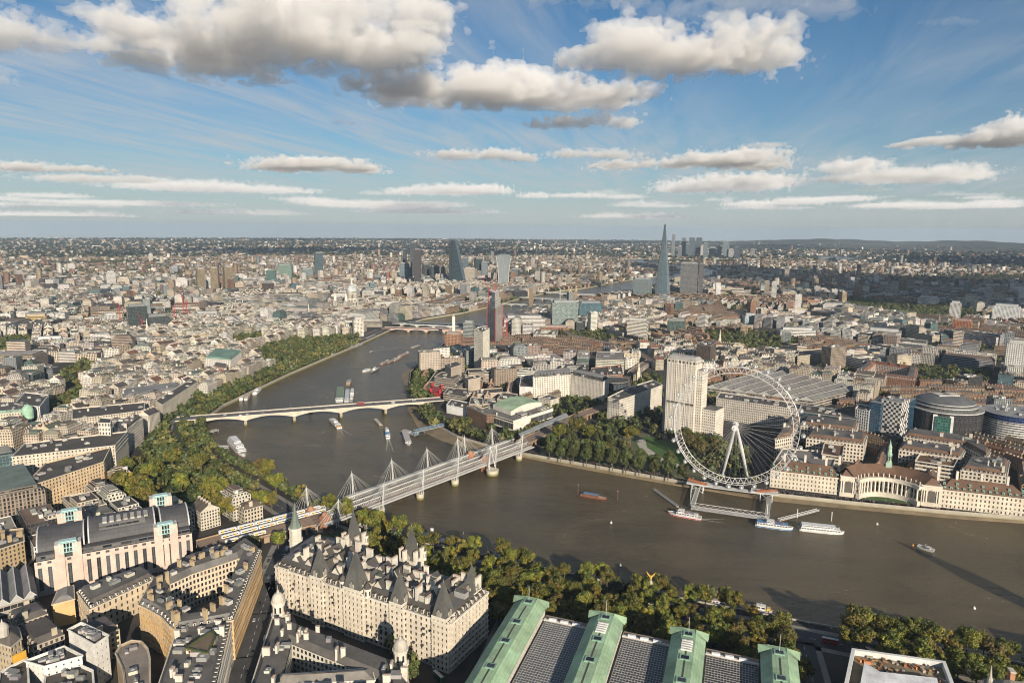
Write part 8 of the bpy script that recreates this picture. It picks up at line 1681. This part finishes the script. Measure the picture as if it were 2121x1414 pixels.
for k_, (x, y, lab, s, cm, tm, grp, rot, z, zs) in enumerate(TREES):
 if k_ >= 300: more.append((x, y, s*6)); continue
 t = thing('tree', lab, 'tree', (x, y, z), grp); t.rotation_euler = (0, 0, rot); t.scale = (s, s, s*zs)
 for nm, me in (('crown', cm), ('trunk', tm)): o = bpy.data.objects.new(nm, me); sc.collection.objects.link(o); o.parent = t
def leaf_stuff(name, label, spots, cards, csize, seed, flat=.85, cols=None):
 """many small trees at once, each a ball of leaf cards"""
 g = np.random.default_rng(seed); S = np.array(spots); n = len(S); v = g.normal(size=(n, cards, 3)); v /= np.linalg.norm(v, axis=2)[..., None]; rr = S[:, None, 2:3]*g.uniform(.55, 1.05, (n, cards, 1)); lump = 1+.22*np.sin(v[..., :1]*4+S[:, None, :1])*np.cos(v[..., 1:2]*5+S[:, None, 1:2])
 C = v*rr*lump*np.array([1, 1, flat]); C[..., 0] += S[:, None, 0]; C[..., 1] += S[:, None, 1]; C[..., 2] += 5+S[:, None, 2]*.95; C = C.reshape(-1, 3); Nn = v.reshape(-1, 3)+g.normal(size=(n*cards, 3))*.5; Nn /= np.linalg.norm(Nn, axis=1)[:, None]; N_ = len(C)
 T = np.cross(Nn, g.normal(size=(N_, 3))); T /= np.linalg.norm(T, axis=1)[:, None]; B_ = np.cross(Nn, T); sz = (np.repeat(S[:, 2], cards)*csize*g.uniform(.7, 1.3, N_))[:, None]; V = np.stack([C-T*sz, C-B_*sz*.7, C+T*sz, C+B_*sz*.7], 1).reshape(-1, 3)
 me = bpy.data.meshes.new(name); me.vertices.add(N_*4); me.vertices.foreach_set('co', V.astype(np.float32).ravel()); me.loops.add(N_*4); me.loops.foreach_set('vertex_index', np.arange(N_*4, dtype=np.int32)); me.polygons.add(N_); me.polygons.foreach_set('loop_start', np.arange(0, N_*4, 4, dtype=np.int32)); me.polygons.foreach_set('loop_total', np.full(N_, 4, np.int32))
 pal = np.array(cols or [(.055, .065, .018), (.07, .075, .02), (.045, .058, .016), (.085, .075, .022)]); col = np.repeat(pal[g.integers(0, len(pal), n)]*g.uniform(.7, 1.3, (n, 1)), cards, 0)*g.uniform(.75, 1.3, (N_, 1))
 at_ = me.attributes.new('Col', 'FLOAT_COLOR', 'FACE'); at_.data.foreach_set('color', np.concatenate([col, np.ones((N_, 1))], 1).astype(np.float32).ravel()); me.materials.append(MATS['leaf']); me.update(calc_edges=True)
 o = bpy.data.objects.new(name, me); sc.collection.objects.link(o); struct(o, 'stuff', label)
ok = [(x, y, r_*.62) for x, y, r_ in treespots if not inpoly(x, y, RIVER) and not blocked(x, y) and dist_poly(x, y, SBs[:22]) > 14 and dist_poly(x, y, NBs[:22]) > 14]
leaf_stuff('street_trees', 'small trees scattered along the streets and gardens', ok+more, 70, .34, 5)
g = np.random.default_rng(77)
def far_trees(name, lab, n, d0, d1, rmin, rmax, cards, cs, seed, cols=None):
 g = np.random.default_rng(seed); th = R(90-YAW)+g.uniform(-R(39), R(39), n); D = np.sqrt(d0**2+(d1**2-d0**2)*g.uniform(0, 1, n)); x, y = CAM[0]+D*np.cos(th), CAM[1]+D*np.sin(th)
 k = np.sin(x*.0023+.7)*np.cos(y*.0019)+.6*np.sin(x*.006+y*.005); m = k > -.6+g.uniform(-.6, .6, n); x, y = x[m], y[m]; r_ = g.uniform(rmin, rmax, len(x)); leaf_stuff(name, lab, [(a, c, q) for a, c, q in zip(x, y, r_) if not inpoly(a, c, RIVER)], cards, cs, seed, .7, cols)
far_trees('distant_trees', 'trees among the roofs of the middle distance', 13000, 2900, 8000, 5, 10, 22, .55, 41)
far_trees('horizon_trees', 'dark woods and gardens towards the horizon', 14000, 7000, 16500, 9, 20, 10, .85, 42, [(.022, .03, .012), (.03, .036, .014), (.018, .025, .011)])

# ------------------------------------------------------------------ beyond the right edge: the clock tower and offices whose shadows reach the water
x, y = -352, -289; t = thing('clock_tower', 'tall gothic stone clock tower beyond the right edge of the view', 'tower', (x, y, 5)); b = MB(); b.box(x, y, 5, 12, 12, 56, .2, (.42, .34, .2), 'slot'); b.box(x, y, 61, 14, 14, 13, .2, (.45, .37, .22)); b.build('shaft', t); b = MB(); b.frustum(rect(x, y, 14, 14, .2), 74, rect(x, y, 8, 8, .2), 82, (.14, .14, .13), 'tile'); b.frustum(rect(x, y, 8.5, 8.5, .2), 82, rect(x, y, .4, .4, .2), 100, (.14, .14, .13), 'tile'); b.build('spire', t)
for k in range(4): a = .2+k*math.pi/2; b = MB(); b.tube((x+math.cos(a)*7.02, y+math.sin(a)*7.02, 67.5), (x+math.cos(a)*7.2, y+math.sin(a)*7.2, 67.5), 3.4, (.7, .68, .6), 'plain', 20); b.build('clock_face', t)
near_building('river_offices', 'tall stone government offices beyond the right edge of the view', 'building', [(-395, -215), (-350, -215), (-362, -268), (-405, -268)], 34, modelled=False)
# ------------------------------------------------------------------ vehicles and people
def car_proto(col, L_=4.4, H=1.45, bus=False):
 b = MB(); w_ = 1.8 if not bus else 2.5
 if bus: b.box(0, 0, .4, L_, w_, H, 0, col, 'metal', (.5, .5, .5), 'metal')
 else:
  prof = [(-L_/2, .45), (-L_/2, .95), (-L_*.38, 1.0), (L_*.30, .95), (L_/2, .75), (L_/2, .4)]
  for sg in (-1, 1): f = [(x, sg*w_/2, z) for x, z in prof]; b.face(f if sg < 0 else f[::-1], col, 'metal')
  for (x0, z0), (x1, z1) in zip(prof, prof[1:]): b.face([(x0, w_/2, z0), (x0, -w_/2, z0), (x1, -w_/2, z1), (x1, w_/2, z1)], col, 'metal')
  b.frustum(rect(-.15, 0, L_*.62, w_*.92), .95, rect(-.25, 0, L_*.38, w_*.78), H, (.04, .045, .05), 'glass', col, 'metal')
 body = b.build('body', None, (0, 0, 0)).data; parts = [('body', body, (0, 0, 0))]
 if bus:
  g_ = MB()
  for z in ((1.0, 2.9) if H > 3 else (1.1,)):
   for sg in (-1, 1): g_.beam((-L_*.46, sg*w_*.5, z), (L_*.46, sg*w_*.5, z), .06, .9, (.04, .045, .05), 'glass')
  parts.append(('window_band', g_.build('window_band', None, (0, 0, 0)).data, (0, 0, 0)))
 wh = MB(); wh.tube((0, -.12, 0), (0, .12, 0), .34 if not bus else .45, (.02, .02, .02), 'plain', 10); wd = wh.build('wheel', None, (0, 0, 0)).data
 for sx in (-.32, .32):
  for sy in (-1, 1): parts.append(('wheel', wd, (sx*L_, sy*w_*.46, .34)))
 for o in [o for o in sc.objects if o.parent is None and o.name.split('.')[0] in ('body', 'wheel', 'window_band')]: bpy.data.objects.remove(o)
 return parts
CARC = [('white', (.7, .7, .7)), ('black', (.02, .02, .022)), ('silver', (.42, .43, .44)), ('dark blue', (.03, .05, .13)), ('red', (.35, .03, .03)), ('grey', (.16, .16, .17))]
PROT = {n: car_proto(c) for n, c in CARC}; PROT['red bus'] = car_proto((.42, .03, .03), 10.5, 4.0, True); PROT['white coach'] = car_proto((.68, .68, .68), 11.5, 3.1, True); PROT['white van'] = car_proto((.68, .68, .68), 5.6, 2.1, True); PROT['green lorry'] = car_proto((.03, .22, .10), 9.5, 3.2, True); PROT['yellow van'] = car_proto((.55, .38, .03), 5.2, 2.0, True)
def vehicle(kind, x, y, a, z, lab, group=None):
 t = thing({'red bus': 'double_decker_bus', 'white coach': 'coach', 'white van': 'delivery_van', 'yellow van': 'delivery_van', 'green lorry': 'lorry'}.get(kind, 'car'), lab, kind.split()[-1] if kind.split()[-1] in ('bus', 'coach', 'van', 'lorry') else 'car', (x, y, z), group); t.rotation_euler = (0, 0, a)
 for nm, me, lo in PROT[kind]: o = bpy.data.objects.new(nm, me); sc.collection.objects.link(o); o.parent = t; o.location = lo
def along(pts, n, where, seed, z, lanes, kinds, skip=()):
 r = random.Random(seed); Ls = [(Vector(q)-Vector(p)).length for p, q in zip(pts, pts[1:])]; tot = sum(Ls)
 for i in range(n):
  d = (i+r.uniform(.15, .85))/n*tot; k = 0
  while d > Ls[k] and k < len(Ls)-1: d -= Ls[k]; k += 1
  p, q = Vector(pts[k]), Vector(pts[k+1]); u = (q-p)/Ls[k]; ln = r.choice(lanes); c = p+u*d+Vector((-u.y, u.x))*ln; kd = r.choice(kinds)
  vehicle(kd, c.x, c.y, math.atan2(u.y, u.x)+(math.pi if ln > 0 else 0), z, '%s %s' % (kd if kd.split()[-1] in ('bus', 'coach', 'van') else kd+' car', where), '%ss %s' % (kd if kd.split()[-1] in ('bus', 'coach', 'van') else kd+' car', where))
KC = ['white', 'black', 'black', 'silver', 'dark blue', 'grey', 'white van', 'red']
along(NAV, 26, 'on the avenue between the orange-lit hotel and the white mansion block', 1, 5.02, (-9, -3, 3, 9), KC)
along(EMB[2:11], 26, 'on the riverside road below the trees near the ministry', 2, 5.02, (-6, -2.5, 2.5, 6), KC+['red bus', 'white coach'])
along(EMB[9:16], 26, 'on the riverside road beside the embankment gardens', 3, 5.02, (-6, -2.5, 2.5, 6), KC+['white coach'])
along([wat(-10, 0), wat(wL+15, 0)], 24, 'crossing the white road bridge', 4, 14.54, (-6, -2.6, 2.6, 6), KC+KC+['red bus'])
along([(-470, 184.5), (-345, 182)], 6, 'on the street between the mansion block and the ministry', 5, 5.02, (-3, 3), KC)
def wake(u0, v0, u1, v1, w_, seed):
 b = MB(); r = random.Random(seed); p, q = Vector(GX(u0, v0, 0)), Vector(GX(u1, v1, 0)); u = (q-p).normalized(); n = Vector((-u.y, u.x)); L_ = (q-p).length
 for k in range(26):
  f = k/26; c = p+u*L_*f
  for sg in (-1, 1): e = c+n*sg*(w_*(.15+f)+r.uniform(-.4, .4)); l_ = L_/34; wd = .5*(1-f)+.12; b.face([(*(e-n*wd), .06), (*(e+u*l_-n*wd), .06), (*(e+u*l_+n*wd), .06), (*(e+n*wd), .06)], (.45, .45, .42), 'plain')
 struct(b.build('wake'))
wake(704, 887, 722, 903, 5, 1); wake(773, 727, 850, 718, 7, 2); wake(1452, 1075, 1500, 1079, 4, 3); wake(804, 908, 808, 935, 4, 4)
vehicle('green lorry', *GX(908, 1399, 7), .9, 5.02, 'green lorry parked at the foot of the white mansion block')
vehicle('red bus', *GX(1340, 794, 7), .5, 5.02, 'red double decker bus by the columned church'); vehicle('white coach', *GX(1372, 904, 7), 1.8, 5.02, 'white coach parked at the foot of the tall pale tower')
def person_stuff(name, lab, area, n, seed):
 b = MB(); r = random.Random(seed)
 for i in range(n):
  x, y = area(r); z = 5.03; h = r.uniform(.85, 1.0); c = vary(r.choice([(.05, .05, .06), (.3, .07, .06), (.08, .11, .22), (.5, .48, .44), (.2, .18, .16), (.12, .16, .12)]), .25, r); a = r.uniform(0, 6)
  b.lathe((x, y), [(.13, z), (.2, z+.85*h), (.26, z+1.1*h), (.22, z+1.42*h), (.08, z+1.5*h)], c, 'plain', 6); b.lathe((x, y), [(.07, z+1.48*h), (.12, z+1.6*h), (.11, z+1.72*h), (0, z+1.78*h)], (.32, .2, .14) if r.random() < .6 else (.06, .04, .03), 'plain', 6)
 struct(b.build(name), 'stuff', lab)
def promen(i0, i1):
 def f(r):
  i = r.randint(i0, i1-1); p, q = Vector(SB[i]), Vector(SB[i+1]); u = (q-p).normalized(); n = Vector((u.y, -u.x)); c = p.lerp(q, r.random())+n*r.uniform(1.5, 10); return c.x, c.y
 return f
person_stuff('crowd', 'crowd strolling along the promenade below the civic hall and the park', promen(2, 8), 620, 1)
person_stuff('crowd', 'people walking on the promenade by the concert hall', promen(8, 13), 160, 2)
def lamp_row(pts, n, z, lab, off):
 Ls = [(Vector(q)-Vector(p)).length for p, q in zip(pts, pts[1:])]; tot = sum(Ls); proto = None
 b = MB(); b.tube((0, 0, 0), (0, 0, 5.2), .13, (.06, .06, .06), 'metal', 6, .07); pm = b.build('post', None, (0, 0, 0)); b = MB(); b.lathe((0, 0), [(.1, 5.2), (.32, 5.5), (.34, 5.9), (.1, 6.2)], (.7, .68, .6), 'metal', 8); lm_ = b.build('globe', None, (0, 0, 0)); pd, ld = pm.data, lm_.data; bpy.data.objects.remove(pm); bpy.data.objects.remove(lm_)
 for i in range(n):
  d = (i+.5)/n*tot; k = 0
  while d > Ls[k] and k < len(Ls)-1: d -= Ls[k]; k += 1
  p, q = Vector(pts[k]), Vector(pts[k+1]); u = (q-p)/Ls[k]; c = p+u*d+Vector((-u.y, u.x))*off; t = thing('street_lamp', lab, 'street lamp', (c.x, c.y, z), lab.replace('lamp', 'lamps'))
  for nm, me in (('post', pd), ('globe', ld)): o = bpy.data.objects.new(nm, me); sc.collection.objects.link(o); o.parent = t
lamp_row(SB[2:8], 22, 5.0, 'slim black lamp with pale globe on the promenade wall below the civic hall and park', -1.6)
# gilded eagle on its column by the river steps, and the granite needle
x, y = GX(1347, 1224, 12); t = thing('eagle_monument', 'golden eagle statue with raised wings on a stone column above the riverside trees', 'monument', (x, y, 5)); b = MB(); b.lathe((x, y), [(2.6, 5), (2.2, 8), (1.2, 9), (1.0, 18), (1.6, 18.6), (1.3, 19.4), (1.1, 21)], (.45, .42, .36), 'plain', 10); b.build('column', t); b = MB(); GD = (.55, .36, .06); b.lathe((x, y), [(.2, 21), (.8, 22), (.9, 23.4), (.5, 24.6), (.42, 25.2), (0, 25.7)], GD, 'metal', 8)
for sg in (-1, 1): q = [(x, y+sg*.4, 23), (x, y+sg*2.6, 25.6), (x, y+sg*3.6, 28.2), (x, y+sg*1.6, 26.2), (x, y+sg*.4, 24.6)]; b.face(q, GD, 'metal'); b.face([(p[0]+.25, p[1], p[2]) for p in q][::-1], GD, 'metal')
b.build('eagle', t)
# ------------------------------------------------------------------ clouds: closed lumpy bodies with an even volume inside, about 1.1 km up
def vnoise(P, seed):
 """smooth value noise, P (...,3)"""
 I = np.floor(P).astype(np.int64); Fr = P-I; Fr = Fr*Fr*(3-2*Fr)
 def h(a, b, c):
  n = (a*374761393+b*668265263+c*2147483647+seed*974711) & 0x7fffffff
  n = ((n ^ (n >> 13))*1274126177) & 0x7fffffff
  return ((n ^ (n >> 16)) & 0xffff)/65535.0
 x, y, z = I[..., 0], I[..., 1], I[..., 2]; fx, fy, fz = Fr[..., 0], Fr[..., 1], Fr[..., 2]
 def lx(b, c): return h(x, b, c)*(1-fx)+h(x+1, b, c)*fx
 return (lx(y, z)*(1-fy)+lx(y+1, z)*fy)*(1-fz)+(lx(y, z+1)*(1-fy)+lx(y+1, z+1)*fy)*fz
def fbm(P, seed, octv=4, gain=.52):
 a, s, t = 1.0, 0.0, 0.0; Q = P.copy()
 for o in range(octv):
  s = s+a*np.abs(vnoise(Q, seed+o*17)*2-1); t += a; a *= gain; Q = Q*2.03+11.7
 return s/t
def surfnets(Fd, org, step):
 """naive surface nets, inside where Fd > 0"""
 nx, ny, nz = Fd.shape; S = Fd > 0
 c = np.zeros((nx-1, ny-1, nz-1), np.int8); acc = np.zeros((nx-1, ny-1, nz-1, 3)); cnt = np.zeros((nx-1, ny-1, nz-1))
 corners = [(i, j, k) for i in (0, 1) for j in (0, 1) for k in (0, 1)]
 def sub(A, c): return A[c[0]:nx-1+c[0], c[1]:ny-1+c[1], c[2]:nz-1+c[2]]
 for a in corners:
  for ax in range(3):
   if a[ax]: continue
   b2 = list(a); b2[ax] = 1; b2 = tuple(b2)
   fa, fb = sub(Fd, a), sub(Fd, b2); cr = (fa > 0) != (fb > 0)
   with np.errstate(divide='ignore', invalid='ignore'): tt = np.where(cr, fa/(fa-fb), 0)
   for d in range(3): acc[..., d] += np.where(cr, a[d]+(tt if d == ax else 0), 0)
   cnt += cr
 act = cnt > 0; idx = -np.ones(act.shape, np.int64); ii = np.argwhere(act); idx[act] = np.arange(len(ii))
 V = (ii+acc[act]/cnt[act][:, None])*step+org
 Fc = []
 for ax in range(3):
  a1, a2 = [(1, 2), (2, 0), (0, 1)][ax]
  sl0 = [slice(1, -1)]*3; sl0[ax] = slice(0, -1); s1 = list(sl0); s1[ax] = slice(1, None)
  e0, e1 = S[tuple(sl0)], S[tuple(s1)]
  for sign, msk in ((1, e0 & ~e1), (-1, ~e0 & e1)):
   q = np.argwhere(msk)
   if not len(q): continue
   off = np.ones(3, int); off[ax] = 0; q = q+off
   def at(d1, d2):
    p = q.copy(); p[:, a1] -= d1; p[:, a2] -= d2; return idx[p[:, 0], p[:, 1], p[:, 2]]
   quad = np.stack([at(1, 1), at(0, 1), at(0, 0), at(1, 0)], 1)
   Fc.append(quad if sign > 0 else quad[:, ::-1])
 return V, np.concatenate(Fc)
def cloud_mat(name, dens, alb=(.985, .985, .985)):
 m = bpy.data.materials.new(name); m.use_nodes = True; t = m.node_tree; t.nodes.clear()
 o = t.nodes.new('ShaderNodeOutputMaterial'); v = t.nodes.new('ShaderNodeVolumePrincipled')
 v.inputs['Color'].default_value = alb+(1,); v.inputs['Density'].default_value = dens; v.inputs['Anisotropy'].default_value = .0
 t.links.new(v.outputs[0], o.inputs['Volume']); m.cycles.homogeneous_volume = True
 return m
CBASE = 1080.0
# label, base line v, [(u, v, half width, half height)...] in degrees-like picture units, seed, step, density
CL = [
 ('great white cloud with grey underside filling the upper left sky', 195, [(600, 95, 210, 60), (760, 150, 140, 40), (480, 150, 130, 60), (400, 100, 130, 45), (300, 75, 80, 28), (650, 40, 150, 40), (830, 105, 70, 28), (520, 180, 180, 22), (860, 45, 90, 40), (270, 180, 70, 26), (180, 25, 45, 18)], 1, 17, .030),
 ('bright white cloud at the far left edge of the sky', 128, [(60, 85, 120, 38), (160, 100, 75, 32), (-40, 90, 100, 40)], 2, 13, .03),
 ('high white cloud at the top edge above the middle', 20, [(1180, 0, 120, 28), (1280, -25, 140, 36), (1090, -10, 60, 20)], 3, 15, .012),
 ('wide cloud with flat dark grey base above the city centre', 252, [(880, 205, 115, 45), (1000, 200, 130, 52), (1120, 195, 120, 50), (1080, 160, 70, 28), (830, 225, 70, 28), (1210, 215, 120, 34)], 4, 17, .034),
 ('tall bright cloud with dark belly left of the blue upper right sky', 200, [(1290, 120, 95, 40), (1400, 130, 110, 55), (1510, 95, 140, 48), (1600, 105, 75, 42), (1340, 165, 130, 36), (1430, 180, 100, 26)], 5, 16, .034),
 ('ragged cloud at the top right of the middle of the sky', 55, [(1560, 20, 130, 40), (1680, 25, 90, 36), (1450, 35, 80, 24), (1720, 65, 55, 22)], 6, 14, .009),
 ('flat bright cloud strip under the wide dark-based cloud', 275, [(1180, 262, 85, 17), (1270, 255, 60, 15), (1120, 262, 40, 12)], 7, 18, .03),
 ('long flat cloud low above the left side of the city', 365, [(655, 345, 110, 14), (580, 350, 60, 11), (740, 350, 50, 11)], 8, 24, .03),
 ('grey cloud rising at the right edge of the sky', 330, [(2070, 290, 75, 30), (2120, 275, 70, 34), (2010, 310, 60, 18), (1920, 322, 45, 9)], 9, 19, .03),
 ('broad lumpy cloud below the right edge cloud', 402, [(1800, 372, 70, 18), (1890, 375, 90, 22), (1760, 345, 60, 16), (1980, 360, 70, 18), (1720, 378, 40, 8)], 10, 26, .022),
 ('layered cloud above the tallest glass spire', 412, [(1490, 385, 110, 14), (1420, 395, 60, 12), (1560, 380, 50, 12)], 11, 28, .03),
 ('long grey cloud stacked over the layered one', 362, [(1480, 340, 100, 17), (1400, 350, 60, 10), (1290, 350, 70, 8), (1580, 342, 60, 8), (1530, 325, 70, 12)], 12, 24, .03),
 ('small cloud beside the middle of the sky', 340, [(950, 325, 65, 12), (1030, 320, 45, 11), (1075, 335, 40, 10)], 13, 22, .026),
 ('small pale cloud right of the middle', 335, [(1180, 322, 50, 10), (1260, 322, 70, 11)], 14, 22, .022),
 ('thin flat cloud at the left edge low in the sky', 362, [(60, 350, 90, 11), (160, 352, 70, 9)], 15, 24, .026),
 ('grey cloud strip below the thin left edge cloud', 386, [(200, 374, 110, 9), (290, 372, 50, 8)], 16, 27, .024),
 ('long low cloud bank left of the middle', 408, [(430, 392, 130, 13), (560, 410, 90, 9), (350, 385, 60, 8)], 17, 30, .018),
 ('small low cloud above the twin dark towers', 412, [(950, 398, 80, 12), (870, 398, 60, 8), (1010, 392, 50, 9)], 18, 30, .024),
 ('faint cloud strip just above the left horizon', 432, [(350, 424, 140, 6), (220, 420, 60, 5)], 19, 40, .01),
 ('faint cloud strip just above the middle horizon', 440, [(800, 432, 120, 7), (700, 424, 70, 6), (640, 415, 60, 8)], 20, 40, .012),
 ('scattered low cloud right of the tallest spire', 436, [(1640, 418, 60, 8), (1560, 424, 60, 7), (1740, 412, 60, 6)], 21, 36, .015),
 ('faint low cloud near the right horizon', 442, [(1850, 430, 90, 7), (1980, 434, 90, 7), (2080, 420, 50, 9)], 22, 40, .012),
 ('small puff cloud below the middle clouds', 415, [(1200, 412, 80, 6), (1290, 410, 50, 5), (1110, 405, 40, 7)], 23, 34, .014),
 ('small grey cloud over the left blue gap', 262, [(705, 258, 24, 8), (725, 260, 16, 5)], 24, 12, .012),
 ('pale wisp of cloud in the blue upper right', 60, [(1960, 62, 45, 14), (1920, 58, 30, 9), (2010, 45, 30, 8)], 25, 10, .005),
 ('thin cloud strip high above the layered cloud', 310, [(1585, 302, 48, 6), (1550, 305, 30, 4)], 26, 16, .018),
 ('dark scrap of cloud at the left edge', 190, [(-10, 180, 30, 20), (5, 195, 20, 12), (-20, 140, 40, 14)], 27, 10, .012),
]
CLOUDSON = True
def cloud_body(lab, Cs, Rs, seed, step, dens, base=CBASE, group=None):
 fwd = np.array([_fw[0], _fw[1], 0]); fwd /= np.linalg.norm(fwd)
 Cs, Rs = np.array(Cs), np.array(Rs)
 right = np.array([fwd[1], -fwd[0], 0])
 # local frame: a = right, b = forward, c = up
 O = Cs.mean(0); loc = np.stack([(Cs-O)@right, (Cs-O)@fwd, (Cs-O)[:, 2]], 1)
 lo = (loc-Rs*1.45).min(0)-2*step; hi = (loc+Rs*1.45).max(0)+2*step
 base = base-O[2]; lo[2] = max(lo[2], base-6*step)
 n = np.ceil((hi-lo)/step).astype(int)+1
 ax = [lo[i]+np.arange(n[i])*step for i in range(3)]
 X, Y, Z = np.meshgrid(*ax, indexing='ij')
 best = np.full(X.shape, -9.0)
 for c, r in zip(loc, Rs):
  e = np.sqrt(((X-c[0])/r[0])**2+((Y-c[1])/r[1])**2+((Z-c[2])/r[2])**2); val = 1-e
  mx = np.maximum(best, val); best = mx+np.log1p(np.exp(-8*np.abs(best-val)))/8*.8
 P = np.stack([X, Y, Z*1.15], -1); s0 = 1.0/(np.median(Rs[:, 2])*1.5)
 nz = fbm(P*s0, seed*31, 6, .64)
 Fd = best+(nz-.35)*2.5+(vnoise(P*s0*.6, seed*7)-.5)*.6
 Fd = np.minimum(Fd, (Z-base)/(3.5*step)+.2*(nz-.2)*5)
 Fd[0], Fd[-1], Fd[:, 0], Fd[:, -1], Fd[:, :, 0], Fd[:, :, -1] = -1, -1, -1, -1, -1, -1
 if not (Fd > 0).any(): return
 V, Q = surfnets(Fd, lo, step)
 me = bpy.data.meshes.new('cloud'); Vw = V[:, :1]*right+V[:, 1:2]*fwd+V[:, 2:]*np.array([0, 0, 1])
 me.vertices.add(len(Vw)); me.vertices.foreach_set('co', Vw.astype(np.float32).ravel())
 me.loops.add(Q.size); me.loops.foreach_set('vertex_index', Q.astype(np.int32).ravel())
 me.polygons.add(len(Q)); me.polygons.foreach_set('loop_start', np.arange(0, Q.size, 4, dtype=np.int32)); me.polygons.foreach_set('loop_total', np.full(len(Q), 4, np.int32))
 me.update(calc_edges=True)
 key = 'cloud_vapour_%d' % round(dens*4000)
 me.materials.append(bpy.data.materials.get(key) or cloud_mat(key, dens))
 o = bpy.data.objects.new('cloud', me); sc.collection.objects.link(o); o.location = O
 tag(o, lab, 'cloud', group)
def make_cloud(lab, vb, blobs, seed, step, dens, group=None):
 step *= .88; dens *= .21 if vb < 376 else .11
 cu = sum(q[0] for q in blobs)/len(blobs)
 d = _fw+_rt*(cu-1060.5)/FPX-_up*(vb-707)/FPX; dist = (CBASE-CAM[2])/max(d[2], .035)
 fwd = np.array([_fw[0], _fw[1], 0]); fwd /= np.linalg.norm(fwd); Cs, Rs = [], []; k = dist/FPX
 # flat base seen from below: it starts where the body is cut and runs back until it meets the base line
 vt = min(q[1]-q[3] for q in blobs); vc = vb-.36*(vb-vt); HV = 471.0; ry = .62*dist*min(.34, (HV-vc)/(HV-vb)-1)
 base = CAM[2]+dist*((_fw+_rt*(cu-1060.5)/FPX-_up*(vc-707)/FPX)[2])
 for i, (u, v, rw, rh) in enumerate(blobs):
  q = CAM+(_fw+_rt*(u-1060.5)/FPX-_up*(v-707)/FPX)*dist+fwd*((i*37) % 7-3)/3*min(rw*k*.5, ry*.5); q[2] = max(q[2], base+.12*rh*k)
  Cs.append(q); Rs.append((rw*k, min(max(rw*.8*k, ry*.8), rw*1.7*k), rh*k*.9))
 cloud_body(lab, Cs, Rs, seed, step, dens, base, group)
r = random.Random(44)
for i in range(26):
 u, v = r.uniform(-40, 2160), r.uniform(392, 452); w_ = r.uniform(25, 75)*(1.3 if v > 425 else 1)
 CL.append(('small faint flat cloud low in the sky above the horizon', v+6, [(u+q*w_*.7, v+r.uniform(-3, 3), w_*r.uniform(.5, 1), r.uniform(5, 10)) for q in (-1, 0, 1)], 50+i, 30, r.uniform(.004, .010), 'small faint clouds low above the horizon'))
if CLOUDSON:
 for c_ in CL: make_cloud(*c_)
 # clouds overhead, right of the view, whose shade falls on the far city
 def overhead(lab, sx, sy, w_, d_, seed):
  k = 1120/math.tan(R(SUN_EL)); x, y = sx+math.sin(R(SUN_AZ))*k, sy+math.cos(R(SUN_AZ))*k; q = random.Random(seed)
  cloud_body(lab, [(x+q.uniform(-.4, .4)*w_, y+q.uniform(-.4, .4)*d_, 1170) for _ in range(9)], [(w_*.33, d_*.33, 110)]*9, seed, 34, .02)
 overhead('broad cloud overhead right of the view, shading the right distance', 2800, -1500, 2000, 1300, 91)
 overhead('long cloud overhead right of the view, shading the city beyond the towers', 4150, -550, 1000, 1400, 92)
 overhead('cloud overhead far right of the view, shading distant suburbs', 6500, -3300, 2400, 1600, 94)
# air between the camera and the horizon
b = MB(); b.box(4000, 0, -4.0, 40000, 44000, 344, 0, (1, 1, 1), 'plain', bottom=True); hzo = b.build('haze'); struct(hzo, 'stuff')
hm = bpy.data.materials.new('haze_air'); hm.use_nodes = True; t = hm.node_tree; t.nodes.clear(); o_ = t.nodes.new('ShaderNodeOutputMaterial'); v_ = t.nodes.new('ShaderNodeVolumePrincipled')
v_.inputs['Color'].default_value = (.62, .80, 1, 1); v_.inputs['Density'].default_value = 2.9e-5; v_.inputs['Anisotropy'].default_value = .1; t.links.new(v_.outputs[0], o_.inputs['Volume'])
hm.cycles.homogeneous_volume = True
hzo.data.materials.clear(); hzo.data.materials.append(hm)
